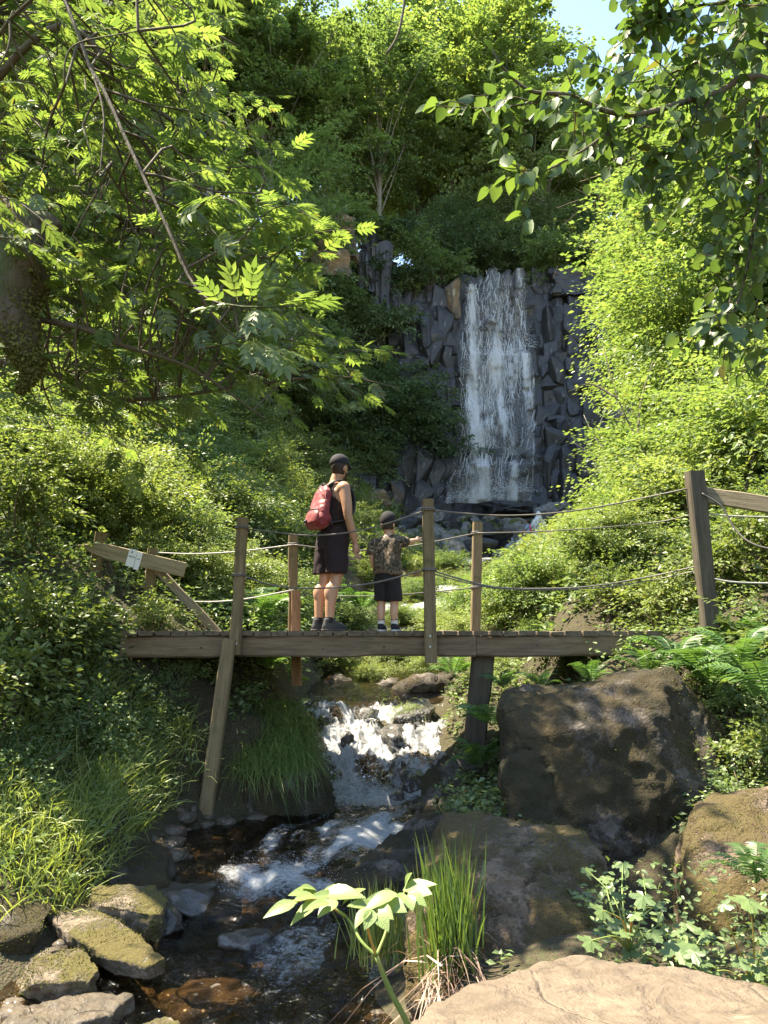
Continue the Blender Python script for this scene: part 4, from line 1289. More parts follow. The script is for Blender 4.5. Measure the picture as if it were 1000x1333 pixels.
trees = [
    # proto, px, Y, scale, rotation, label
    (T2, 495, 47.0, 1.05, 0.4, 'tall double-trunked pale grey tree on the cliff left of the fall'),
    (T3, 650, 52.0, 1.42, 1.0, 'yellow-green sunlit tree towering behind the waterfall lip'),
    (T1, 420, 46.5, 1.0, 2.0, None), (T1, 350, 44.5, 1.15, 4.0, None), (T2, 590, 53, 1.5, 3.0, None),
    (T1, 545, 58, 1.42, 0.5, None), (T2, 440, 56, 1.25, 5.0, None), (T1, 270, 42, 1.2, 1.2, None),
    (T3, 625, 60, 1.4, 2.4, None), (T1, 180, 40, 1.2, 3.1, None), (T2, 345, 54, 1.25, 0.2, None),
    (T1, 715, 60, 1.12, 1.9, None), (T3, 765, 56, 0.98, 0.8, None), (T1, 700, 50, 1.0, 4.8, None), (T1, 830, 54, 0.95, 2.8, None), (T2, 90, 38, 1.2, 2.2, None), (T1, 0, 36, 1.2, 0.9, None),
    (T1, 250, 54, 1.3, 2.7, None), (T2, 140, 50, 1.3, 4.4, None),
    (T1, 880, 48, 0.9, 3.7, None), (T1, 950, 42, 0.6, 5.1, None), (T2, 1060, 40, 0.7, 1.1, None),
]
for pr, px, Y, s, rz, lab in trees:
    zl, zg = ('leafy tree standing directly behind the lip of the waterfall', 'trees behind the waterfall lip') if 560 <= px < 790 else ('leafy tree above the sunlit right bank beyond the fall', 'trees above the right bank') if px >= 790 else ('grey-trunked tree at the front of the wood left of the fall', 'front trees of the wood left of the fall') if Y < 50 else ('leafy tree deep in the wood above the cliff', G_TOP)
    plant(pr, top(px, Y), rz, s, lab or zl, 'tree', None if lab else zg)
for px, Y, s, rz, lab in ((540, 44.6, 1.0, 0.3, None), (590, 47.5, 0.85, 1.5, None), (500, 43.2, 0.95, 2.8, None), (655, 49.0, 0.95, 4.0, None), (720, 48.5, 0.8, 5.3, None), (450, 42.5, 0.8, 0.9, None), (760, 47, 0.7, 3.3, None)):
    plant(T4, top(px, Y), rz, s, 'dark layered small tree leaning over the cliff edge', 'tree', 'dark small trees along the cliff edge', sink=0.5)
plant(T5, top(392, 40.5), 1.0, 1.05, 'slender pale trunked tree above the outcrop', 'tree')
for px, Y in ((300, 60), (480, 66), (560, 68)):
    plant(T1 if px % 200 else T2, top(px, Y), px * 0.1, 1.3, 'leafy tree deep in the wood above the cliff', 'tree', G_TOP)

# ivy and bushes hanging on the cliff
S_IVY = make_shrub('cliff_bush', 21, 1.6, 2.6, 110, 70, 0.5, 0.17, 'ivy', flat=0.1, stems=6, droop=0.6)
S_IVY2 = make_shrub('cliff_bush', 22, 1.4, 3.6, 110, 70, 0.5, 0.16, 'far', flat=0.1, stems=6, droop=0.7)
for i, (px, py) in enumerate([(470, 300), (515, 300), (545, 330), (480, 360), (450, 400), (490, 430), (440, 450), (470, 480), (440, 520), (475, 540), (450, 580), (420, 430), (410, 490), (395, 540), (380, 400), (350, 440), (340, 500), (310, 460), (728, 345), (800, 340), (480, 600), (430, 560), (562, 355), (540, 362)]):
    x0 = P(px, py, 42)
    Yc = float(cliff_y(np.array([x0.x]))[0]) - float(cliff_off(np.array([x0.x]), np.array([x0.z]))[0])
    q = P(px, py, Yc - 0.3)
    plant(S_IVY if i % 2 else S_IVY2, (q.x, q.y, q.z - 1.2), i * 1.7, random.uniform(0.75, 1.15), 'dark leafy bush clinging to the shaded cliff face', 'bush', 'bushes clinging to the cliff')

# ------------------------------------------------------------------ right bank
R1 = make_tree('bright_tree', 31, 6.5, [(0, 0, 4.0, 1.7, 1.7, 1.8), (0.6, -0.5, 2.6, 1.5, 1.4, 1.2), (-0.7, -0.2, 2.8, 1.2, 1.3, 1.3), (0, 0.2, 5.4, 1.1, 1.1, 1.2)], 180, 150, 0.62, 0.098, 'bright', 'twig', 0.06, tmpl=diamond_t)
R2 = make_shrub('bright_bush', 32, 1.5, 2.6, 130, 120, 0.5, 0.082, 'bright', stems=14)
R3 = make_shrub('pale_bush', 33, 1.4, 2.2, 120, 115, 0.48, 0.08, 'shrubpale', stems=14)
for i, (px, Y, s, k) in enumerate([(905, 18, 1.1, 0), (940, 16, 1.2, 0), (970, 14, 1.2, 0), (900, 21, 1.15, 0), (1030, 17, 1.35, 0), (905, 23, 1.15, 0), (940, 21, 1.45, 0), (1080, 13, 1.25, 0), (895, 27, 1.0, 0), (925, 29, 1.4, 0)]):
    plant(R1, on_ground(px, Y), i * 2.1, s, 'sunlit yellow-green young tree on the right bank slope', 'tree', 'sunlit young trees on the right bank')
n_r = 0
for i, (px, Y, s, k) in enumerate([(835, 15, 0.5, 1), (860, 13.5, 0.62, 1), (925, 12, 0.9, 1), (855, 19, 0.75, 1), (850, 22, 0.6, 1), (960, 11, 1.0, 1), (740, 17, 0.2, 2), (810, 14, 0.4, 1), (660, 21, 0.25, 2), (660, 15, 0.35, 2), (700, 12, 0.36, 1), (790, 11.2, 0.42, 2), (875, 10.6, 0.5, 1), (640, 18, 0.35, 2), (650, 24, 0.3, 2), (1000, 9.5, 1.0, 1), (920, 9.8, 0.8, 2), (735, 10.2, 0.42, 2), (680, 10.4, 0.5, 1), (1010, 12.5, 1.3, 1), (850, 27.5, 0.6, 1), (835, 29, 0.7, 1), (850, 31, 1.0, 2), (840, 33, 1.4, 1), (600, 21, 0.4, 2), (620, 12.5, 0.42, 1), (580, 13.0, 0.4, 2), (540, 13, 0.3, 2), (560, 16, 0.34, 2), (545, 19, 0.36, 1), (570, 22, 0.36, 2), (590, 26, 0.4, 1), (530, 15.5, 0.3, 1), (555, 27, 0.4, 2), (520, 20, 0.34, 2), (600, 15, 0.36, 1), (610, 11.2, 0.34, 2), (565, 11.3, 0.26, 2), (650, 11.0, 0.38, 2), (690, 9.6, 0.2, 1), (650, 9.5, 0.3, 2), (805, 9.3, 0.36, 1), (820, 9.2, 0.5, 2)]):
    zone = ('in the stream hollow behind boy and post', 'in the stream hollow') if px < 640 else ('close behind the bridge rail and end post', 'behind the bridge rail') if Y < 13.6 else ('halfway up to the waterfall on the right bank', 'halfway up the right bank') if Y < 23 else ('by the visitors below the waterfall', 'by the visitors')
    plant(R2 if k == 1 else R3, on_ground(px, Y), i * 1.3, s, ('yellow-green leafy bush ' if k == 1 else 'pale fresh green bush ') + zone[0], 'bush', ('yellow-green bushes ' if k == 1 else 'pale bushes ') + zone[1], sink=0.15)
R4 = make_shrub('broadleaf_bush', 35, 1.2, 2.0, 80, 55, 0.5, 0.15, 'herb', tmpl=OV4, stems=14)
for i, (px, Y, s) in enumerate([(880, 15.5, 0.8), (960, 13, 0.9), (830, 12, 0.5), (930, 18, 1.1), (1000, 15, 1.1), (900, 10.8, 0.5), (860, 17, 0.7), (700, 13.2, 0.3)]):
    plant(R4, on_ground(px, Y), i * 1.1, s, 'broad-leaved mid green bush among the yellow-green right bank growth', 'bush', 'broad-leaved bushes on the right bank', sink=0.1)
R5 = make_shrub('broadleaf_bush', 36, 1.2, 1.7, 80, 55, 0.5, 0.14, 'far', tmpl=OV4, stems=14)
for i, (px, Y, s) in enumerate([(130, 10.8, 0.6), (210, 11.6, 0.6), (290, 14, 0.7), (60, 12.5, 0.8), (350, 17, 0.6), (250, 16, 0.8), (180, 14, 0.8), (410, 19, 0.5), (330, 22, 0.8), (20, 10.5, 0.7)]):
    plant(R5, on_ground(px, Y), i * 1.7, s, 'broad-leaved bush among the small-leaved growth of the left hillside', 'bush', 'broad-leaved bushes on the left hillside', sink=0.1)
# dry pale twigs high on the right bank
mb = MB()
q0 = np.array(P(880, 250, 16.5))
n = 700
pos = q0 + rng.normal(0, 1, (n, 3)) * np.array([1.0, 0.6, 0.7])
scatter(mb, quad_t, pos, rng.normal(0, 1, (n, 3)) + np.array([-0.5, -0.3, -0.2]), rdirs(n), rng.uniform(0.2, 0.6, n), rng.uniform(0.015, 0.04, n))
o = mb.build('dry_twigs', M['drytwig'], None, False)
tag(o, 'tangle of pale dry twigs above the sunlit bushes', 'twigs', kind='stuff')
# bare branch leaning across on the right
mb = MB()
for pts in ([P(872, 640, 11.5), P(840, 590, 11.6), P(805, 520, 11.8), P(785, 450, 12)], [P(805, 520, 11.8), P(770, 500, 12), P(740, 510, 12.1)], [P(830, 575, 11.6), P(835, 520, 11.8), P(850, 470, 12)]):
    mb.add(*tube(smooth_path(pts, 10), np.linspace(0.022, 0.006, 10), 5))
o = mb.build('bare_branch', M['twig'])
tag(o, 'thin dark bare branch leaning over the sunlit bushes', 'branch')
mb = MB()
for pts in ([P(800, 600, 30), P(775, 570, 30.5), P(760, 540, 31)], [P(800, 600, 30), P(770, 590, 30), P(745, 575, 30)], [P(790, 592, 30), P(780, 560, 30), P(788, 535, 30)]):
    mb.add(*tube(smooth_path(pts, 8), np.linspace(0.03, 0.012, 8), 4))
tag(mb.build('bare_branch', M['barkpale']), 'pale dead branch forks in front of the dark rock face', 'branch')

# ------------------------------------------------------------------ left bank
L1 = make_shrub('slope_bush', 41, 1.5, 2.4, 130, 115, 0.5, 0.085, 'shrub', stems=14)
L2 = make_shrub('slope_bush', 42, 1.3, 1.9, 130, 110, 0.45, 0.07, 'shrubpale', stems=16)
L3 = make_tree('slope_tree', 43, 7.5, [(0, 0, 4.8, 2.0, 2.0, 2.1), (1.0, -0.6, 3.4, 1.5, 1.5, 1.2), (-0.9, 0, 3.2, 1.5, 1.5, 1.3), (0, 0, 6.3, 1.4, 1.4, 1.2)], 230, 130, 0.6, 0.10, 'shrub', 'bark', 0.07)
left = [(330, 30, 1.1, 1), (380, 33, 1.1, 0), (430, 36, 1.0, 0), (300, 26, 1.1, 0), (250, 23, 1.1, 0), (360, 25, 0.8, 1), (420, 28, 0.75, 1), (455, 31, 0.7, 0), (390, 21, 0.7, 1), (440, 23, 0.6, 1), (330, 19, 0.85, 0), (280, 17, 0.9, 1), (220, 18, 1.0, 0), (160, 20, 1.2, 0), (350, 14.5, 0.6, 1), (400, 16, 0.55, 0), (290, 12.8, 0.7, 0), (230, 13, 0.8, 1), (170, 12, 0.8, 1), (110, 13, 0.9, 0), (120, 10, 0.75, 1), (60, 11, 0.9, 1), (180, 9.6, 0.62, 0), (240, 10.2, 0.55, 1), (150, 9.2, 0.5, 1), (200, 9.1, 0.42, 1), (260, 9.2, 0.36, 0), (100, 9.3, 0.55, 1), (320, 9.6, 0.34, 1), (310, 10.6, 0.5, 0), (60, 9, 0.7, 1), (10, 9.5, 0.85, 1), (-40, 11, 1.1, 0), (460, 14, 0.4, 1), (480, 18, 0.4, 0), (500, 23, 0.5, 1), (510, 28, 0.55, 0), (40, 15, 1.2, 0), (90, 17, 1.2, 1), (-60, 14, 1.3, 0), (365, 11.5, 0.42, 1), (430, 11.2, 0.34, 0), (520, 12.0, 0.33, 0), (480, 10.9, 0.28, 1), (470, 26, 0.6, 1), (200, 15, 1.0, 1), (140, 15, 1.0, 0), (300, 15, 0.8, 1), (250, 19.5, 1.0, 1)]
for i, (px, Y, s, k) in enumerate(left):
    zone = ('around the arrow sign and railing', 'around the arrow sign') if Y < 11.3 and px < 340 else ('just behind the man and boy', 'behind man and boy') if Y < 19 and px >= 340 else ('on the lower hillside behind the arrow sign', 'on the lower left hillside') if Y < 19.6 else ('on the high slope below the shaded cliff', 'on the high left slope')
    plant(L1 if k == 0 else L2, on_ground(px, Y), i * 1.9, s, ('mid green leafy bush ' if k == 0 else 'pale small-leaved bush ') + zone[0], 'bush', ('green bushes ' if k == 0 else 'pale bushes ') + zone[1], sink=0.12)
for i, (px, Y, s) in enumerate([(60, 19, 1.15), (150, 24, 1.2), (230, 28, 1.2), (310, 33, 1.15), (-20, 16, 1.2), (100, 30, 1.4), (200, 35, 1.4), (290, 38, 1.3), (0, 24, 1.4), (380, 37, 0.9), (-80, 20, 1.4), (-40, 30, 1.6)]):
    plant(L3, on_ground(px, Y), i * 2.3, s, 'green bushy tree standing on the left hillside', 'tree', 'bushy trees on the left hillside', sink=0.2)

# ------------------------------------------------------------------ ground cover: herbs on both slopes
def herb_cover(name, label, n, x0, x1, y0, y1, leaf, mat, dmin=0.15, dens=None, hgt=0.25, tmpl=diamond_t, seed=1, skip=None):
    r = np.random.default_rng(seed)
    y = r.uniform(y0, y1, n)
    x = r.uniform(x0, x1, n)
    d = np.abs(x - xc(y)) - hw(y)
    k = d > dmin
    k &= fbm(np.stack([x * 0.9, y * 0.9, 0 * x], -1), 3, seed) > r.uniform(-0.9, 0.3, n)
    k &= y < cliff_y(x) - 2
    if skip is not None:
        k &= ~skip(x, y)
    x, y = x[k], y[k]
    z = ground_h(x, y)
    m = MB()
    per = 9
    idx = np.repeat(np.arange(len(x)), per)
    h = hgt * r.uniform(0.3, 1.3, len(x))
    t = r.uniform(0.15, 1, len(idx))
    pos = np.stack([x[idx], y[idx], z[idx] + t * h[idx]], -1) + r.normal(0, 0.25, (len(idx), 3)) * hgt * np.array([1, 1, 0.3])
    dd = r.normal(0, 1, (len(idx), 3)) * np.array([1, 1, 0.35])
    scatter(m, tmpl, pos, dd, r.normal(0, 0.45, (len(idx), 3)) + np.array([0, 0, 1.0]), leaf * r.uniform(0.6, 1.4, len(idx)))
    o = m.build(name, M[mat], None, False)
    tag(o, label, 'undergrowth', kind='stuff')
    return o
herb_cover('undergrowth', 'low green herbs covering the far slopes of the valley', 9000, -16, 18, 16, 43, 0.16, 'shrub', hgt=0.4, seed=3)
herb_cover('undergrowth', 'low green herbs covering the banks behind the bridge', 10000, -7, 8, 8.6, 16, 0.09, 'herb', hgt=0.3, seed=4)
herb_cover('undergrowth', 'small leafy herbs on the shaded left bank before the bridge', 4200, -5, -1.2, 4.6, 8.6, 0.055, 'herb', dmin=0.18, hgt=0.22, seed=5, tmpl=OV4, skip=lambda x, y: (y < 6.1) & (np.random.default_rng(8).random(len(x)) < 0.85))
herb_cover('undergrowth', 'small leafy herbs among the boulders on the right bank', 3600, 0.4, 5, 2.2, 10, 0.05, 'herb', dmin=0.14, hgt=0.16, seed=6, tmpl=OV4, skip=lambda x, y: (np.abs(x - 1.42) < 0.42) & (np.abs(y - 4.5) < 0.8))

# ------------------------------------------------------------------ grass
def blades(mb, base, d, L, wd, droop, r=rng):
    n = len(base)
    d = nrm(d)
    ts = np.array([0, 0.35, 0.7, 1.0])
    side = np.cross(d, nrm(r.normal(size=(n, 3))))
    side = nrm(side)
    V = np.zeros((n, 7, 3))
    for i, t in enumerate(ts):
        c = base + d * (L * t)[:, None]
        c = c + np.array([0, 0, -1.0]) * (L * droop * t * t)[:, None] + d * np.array([1, 1, 0]) * (L * droop * 0.5 * t * t)[:, None]
        w = wd * (1 - t) * 0.5 + wd * 0.25 * (t < 0.9)
        if i < 3:
            V[:, 2 * i] = c - side * w[:, None]
            V[:, 2 * i + 1] = c + side * w[:, None]
        else:
            V[:, 6] = c
    off = np.arange(n) * 7
    q = np.array([[0, 1, 3, 2], [2, 3, 5, 4]])
    t3 = np.array([[4, 5, 6]])
    mb.add(V.reshape(-1, 3), (q[None] + off[:, None, None]).reshape(-1, 4), (t3[None] + off[:, None, None]).reshape(-1, 3))
def ud(n, tilt=0.35, lean=(0, 0, 0)):
    return np.c_[rng.normal(0, tilt, n), rng.normal(0, tilt, n), np.ones(n)] + np.array(lean)
mb = MB()
n = 19000
gxp, gyp = rng.uniform(-3.6, -1.25, n), rng.uniform(3.5, 6.9, n)
d = np.abs(gxp - xc(gyp)) - hw(gyp)
k = (d > np.where(gyp < 4.6, 0.40, 0.18)) & (fbm(np.stack([gxp * 1.6, gyp * 1.6, 0 * gxp], -1), 3, 12) > rng.uniform(-0.9, 0.4, n)) & (d < 1.6)
gxp, gyp = gxp[k], gyp[k]
blades(mb, np.stack([gxp, gyp, ground_h(gxp, gyp) - 0.02], -1), ud(len(gxp), 0.38, (0.2, -0.15, 0)), rng.uniform(0.16, 0.42, len(gxp)), rng.uniform(0.004, 0.009, len(gxp)), rng.uniform(0.2, 0.75, len(gxp)))
tag(mb.build('bank_grass', M['grass'], None, True), 'sunlit long grass on the left stream bank', 'grass', kind='stuff')
# tussock hanging over the dark mound
mb = MB()
n = 3600
px, py = rng.uniform(305, 408, n), rng.uniform(915, 1005, n)
pos = np.array([P(a, b, np.interp(b, [915, 1005], [7.75, 7.05])) for a, b in zip(px, py)])
k = fbm(pos * 4, 2, 19) > rng.uniform(-1, 0.3, n)
pos = pos[k]
blades(mb, pos, ud(len(pos), 0.45, (0.25, -0.55, 0)), rng.uniform(0.2, 0.5, len(pos)), rng.uniform(0.003, 0.007, len(pos)), rng.uniform(0.6, 1.5, len(pos)))
o = mb.build('grass_tussock', M['grass'], None, True)
tag(o, 'fine green grass hanging over the dark mound by the cascade', 'grass')
# small cap of grass on the rock at the lip
mb = MB()
n = 420
pos = np.array([P(a, b, 8.85) for a, b in zip(rng.normal(530, 12, n), rng.normal(930, 6, n))]) + rng.normal(0, 0.03, (n, 3))
blades(mb, pos, ud(n, 0.5, (0, -0.5, 0)), rng.uniform(0.08, 0.22, n), np.full(n, 0.004), rng.uniform(0.6, 1.4, n))
tag(mb.build('grass_tussock', M['grass'], None, True), 'small grass cap on the rock at the cascade lip', 'grass')
# upright tuft before the brown boulder, dry underneath
mb = MB()
n = 360
bx, by = rng.normal(0.29, 0.055, n), rng.normal(3.55, 0.06, n)
blades(mb, np.stack([bx, by, np.full(n, 0.30) + rng.uniform(-0.05, 0.1, n)], -1), ud(n, 0.13, (-0.02, 0, 0)), rng.uniform(0.25, 0.58, n), rng.uniform(0.004, 0.009, n), rng.uniform(0.02, 0.30, n))
tuft = mb.build('grass_tuft', M['grass'], None, True)
tag(tuft, 'tall upright grass tuft with dry brown skirt beside the pool', 'grass')
mb = MB()
n = 130
bx, by = rng.normal(0.30, 0.06, n), rng.normal(3.48, 0.06, n)
blades(mb, np.stack([bx, by, rng.uniform(0.18, 0.42, n)], -1), ud(n, 0.6, (0, -0.6, -0.3)), rng.uniform(0.15, 0.36, n), rng.uniform(0.003, 0.007, n), rng.uniform(0.8, 1.8, n))
o = mb.build('dry_blades', M['drygrass'], tuft, True)
mb = MB()
n = 260
bx, by = rng.normal(-0.02, 0.07, n), rng.normal(4.2, 0.08, n)
blades(mb, np.stack([bx, by, np.full(n, 0.10)], -1), ud(n, 0.14), rng.uniform(0.2, 0.45, n), rng.uniform(0.003, 0.007, n), rng.uniform(0.05, 0.3, n))
tag(mb.build('grass_tuft', M['grass'], None, True), 'thin dark green grass tuft standing at the pool edge', 'grass')
# sunny grass on the slope below the fall and behind the man
mb = MB()
n = 9000
px, Y = rng.uniform(470, 600, n), rng.uniform(27, 41, n)
x = (px - 500) / 1000 * Y
k = fbm(np.stack([x * 0.6, Y * 0.6, 0 * x], -1), 3, 23) > -0.25
x, Y = x[k], Y[k]
blades(mb, np.stack([x, Y, ground_h(x, Y)], -1), ud(len(x), 0.4), rng.uniform(0.3, 0.9, len(x)), rng.uniform(0.02, 0.05, len(x)), rng.uniform(0.2, 0.7, len(x)))
tag(mb.build('slope_grass', M['grass'], None, True), 'sunny grass on the slope left of the waterfall foot', 'grass', kind='stuff')
mb = MB()
n = 5000
px, Y = rng.uniform(600, 780, n), rng.uniform(31, 41.5, n)
x = (px - 500) / 1000 * Y
k = fbm(np.stack([x * 0.6, Y * 0.6, 0 * x], -1), 3, 24) > 0.1
x, Y = x[k], Y[k]
blades(mb, np.stack([x, Y, ground_h(x, Y) + 0.2], -1), ud(len(x), 0.4), rng.uniform(0.3, 0.8, len(x)), rng.uniform(0.02, 0.05, len(x)), rng.uniform(0.2, 0.7, len(x)))
tag(mb.build('slope_grass', M['grass'], None, True), 'mossy grass between the rocks under the waterfall', 'grass', kind='stuff')

# ------------------------------------------------------------------ ferns
def frond_mesh(seed, n=20):
    r = np.random.default_rng(seed)
    m = MB()
    ts = np.linspace(0, 1, 10)
    path = np.stack([0 * ts, ts * 0.9, 0.55 * np.sin(ts * 2.0) * 0.55 - 0.35 * ts ** 3], -1)
    m.add(*tube(path, np.linspace(0.008, 0.002, 10), 4))
    t = np.linspace(0.14, 0.985, n)
    c = np.stack([np.interp(t, ts, path[:, k]) for k in range(3)], -1)
    tan = np.stack([np.interp(t, ts, np.gradient(path[:, k], ts)) for k in range(3)], -1)
    L = 0.20 * np.sin(math.pi * np.clip(t * 0.86 + 0.13, 0, 1)) ** 0.8 + 0.012
    pin = (np.array([[0, 0, 0], [0.10, 0.15, 0.02], [0.09, 0.55, 0], [0, 1, -0.10], [-0.09, 0.55, 0], [-0.10, 0.15, 0.02]]), [np.array([[0, 1, 2, 3], [0, 3, 4, 5]])])
    for s in (-1, 1):
        dirs = np.tile([s * 1.0, 0.38, -0.12], (n, 1)) + r.normal(0, 0.06, (n, 3))
        scatter(m, pin, c, dirs, np.cross(tan, np.tile([-1.0, 0, 0], (n, 1))) * 1.0 + np.array([0, 0, 0.4]), L)
    return m.mesh('frond', False)
FRONDS = [frond_mesh(60 + k) for k in range(3)]
for f in FRONDS:
    f.materials.append(M['fern'])
def fern(loc, size, n, label, group=None, seed=0, az=None, spread=math.pi):
    r = np.random.default_rng(seed)
    root = empty('fern', loc)
    for k in range(n):
        o = link('frond', FRONDS[k % 3], None, root)
        a = (az or 0) + (k / n * 2 - 1) * spread + r.normal(0, 0.2)
        o.rotation_euler = (r.uniform(0.15, 0.75), r.normal(0, 0.15), a)
        s = size * r.uniform(0.75, 1.15)
        o.scale = (s, s, s)
    return tag(root, label, 'fern', group)
GF = 'ferns along the top of the right bank'
for i, (px, py, Y, s) in enumerate([(705, 868, 6.6, 0.36), (770, 860, 6.6, 0.36), (845, 850, 6.4, 0.5), (880, 860, 6.2, 0.75), (925, 880, 5.9, 0.75), (965, 860, 5.6, 0.7), (1000, 900, 5.2, 0.7), (655, 868, 6.9, 0.32), (920, 850, 6.4, 0.6), (960, 830, 6.6, 0.8)]):
    fern(P(px, py + (28 if px < 850 else 14), Y), s * (0.8 if px < 850 else 0.72), 9, 'green fern arching over the top of the huge boulder', GF, seed=i)
for i, (px, py, Y, s, lab) in enumerate([(335, 815, 9.2, 0.85, 'big fern behind the bridge, just left of the red-brown post'), (300, 870, 8.6, 0.6, 'fern hanging beneath the bridge beside the leaning post'), (345, 880, 8.4, 0.55, 'fern drooping under the deck above the dark mound'), (470, 795, 9.4, 0.55, 'fern behind the bridge between man and boy'), (625, 1000, 6.7, 0.42, 'fern sprouting at the dark bridge post'), (640, 945, 6.5, 0.40, 'fern on the left flank of the huge boulder'), (985, 1150, 3.7, 0.30, 'small pale fern on the flat topped boulder'), (590, 880, 9.2, 0.5, 'fern in the shade under the bridge right of the cascade')]):
    fern(P(px, py, Y), s, 9, lab, seed=30 + i)
# ------------------------------------------------------------------ ash tree overhanging from the left
def in_poly(x, y, poly):
    inside = False
    j = len(poly) - 1
    for i in range(len(poly)):
        xi, yi = poly[i]; xj, yj = poly[j]
        if (yi > y) != (yj > y) and x < (xj - xi) * (y - yi) / (yj - yi) + xi:
            inside = not inside
        j = i
    return inside
def to_px(p):
    x, y, z = p[..., 0], p[..., 1], p[..., 2] - EYE
    dep = y * CT + z * ST
    return 500 + 1000 * x / dep, 666.5 - 1000 * (-y * ST + z * CT) / dep, dep

def leafy(root, leaves, tmpl, mat, nobj, seed):
    """leaves: (pos, dir, up, size); the nearest in view become parts, the rest one part"""
    pos = np.array([l[0] for l in leaves]); d = np.array([l[1] for l in leaves])
    up = np.array([l[2] for l in leaves]); s = np.array([l[3] for l in leaves])
    px, py, dep = to_px(pos + nrm(d) * s[:, None] * 0.5)
    vis = (px > -10) & (px < 1010) & (py > -10) & (py < 1340) & (dep > 0.3)
    order = np.argsort(np.where(vis, dep / s, 1e6))
    me = MB().add(tmpl[0], *tmpl[1]).mesh('leaf', True)
    me.materials.append(mat)
    x, y, z = frames(d, up)
    inv = root.matrix_world.inverted()
    for i in order[:nobj]:
        if not vis[i]: break
        o = link('leaf', me, None, root)
        m4 = Matrix(np.c_[x[i], y[i], z[i]].tolist()).to_4x4()
        o.matrix_basis = Matrix.Translation(Vector(pos[i]) - root.location) @ m4 @ Matrix.Scale(float(s[i]), 4)
    rest = order[nobj:]
    if len(rest):
        m = MB()
        scatter(m, tmpl, pos[rest] - np.array(root.location), d[rest], up[rest], s[rest])
        o = m.build('foliage', mat, root, True)
        o['kind'] = 'stuff'

ash = empty('ash_tree', (-4.6, 6.2, gz(-4.6, 6.2)))
tag(ash, 'ash tree hanging its feathery leaves over the stream from a mossy limb', 'tree')
A0 = np.array(ash.location)
mains = [
    ([(-3.9, 5.6, 5.0), P(40, -5, 4.3), P(120, 92, 4.1), P(168, 190, 3.95), P(215, 290, 3.8), P(255, 375, 3.7), P(305, 398, 3.55), P(390, 398, 3.4)], 0.014, 0.004),
    ([(-4.2, 5.8, 4.4), P(75, 420, 4.8), P(160, 450, 4.9), P(250, 480, 5.0), P(345, 545, 5.1)], 0.028, 0.006),
    ([P(215, 290, 3.8), P(235, 330, 3.9), P(270, 400, 4.1), P(310, 440, 4.2), P(370, 455, 4.2)], 0.012, 0.004),
    ([(-4.2, 6.2, 5.4), P(60, 40, 5.2), P(170, 120, 5.4), P(260, 180, 5.6), P(345, 230, 5.8)], 0.04, 0.006),
    ([(-4.2, 6.4, 4.6), P(60, 250, 6.0), P(170, 290, 6.2), P(290, 340, 6.4), P(400, 420, 6.4)], 0.04, 0.006),
    ([(-4.2, 6.0, 6.5), P(100, -60, 5.0), P(220, 10, 5.2), P(310, 60, 5.4)], 0.04, 0.006),
    ([(-4.2, 6.4, 4.2), P(50, 480, 6.2), P(170, 520, 6.4), P(330, 500, 6.6), P(440, 490, 6.8), P(520, 505, 7.0)], 0.03, 0.005),
    ([P(120, 92, 4.1), P(135, 150, 4.0), P(130, 230, 3.9)], 0.008, 0.003),
    ([P(100, 60, 4.2), P(85, 110, 4.1), P(95, 60, 4.0), P(180, 40, 3.9)], 0.008, 0.003),
]
br = MB()
skel = []
for pts, r0, r1 in mains:
    p = smooth_path(pts, 26)
    br.add(*tube(p - A0, np.linspace(r0, r1, 26), 6))
    skel.append(p)
skel = np.concatenate(skel)
POLY = [(-160, -90), (60, -90), (250, -60), (275, 40), (300, 130), (285, 230), (320, 270), (360, 330), (370, 395), (380, 440), (460, 455), (460, 475), (380, 495), (300, 490), (230, 530), (100, 570), (-60, 600), (-160, 540)]
leaves = []
r = np.random.default_rng(91)
nbl = 0
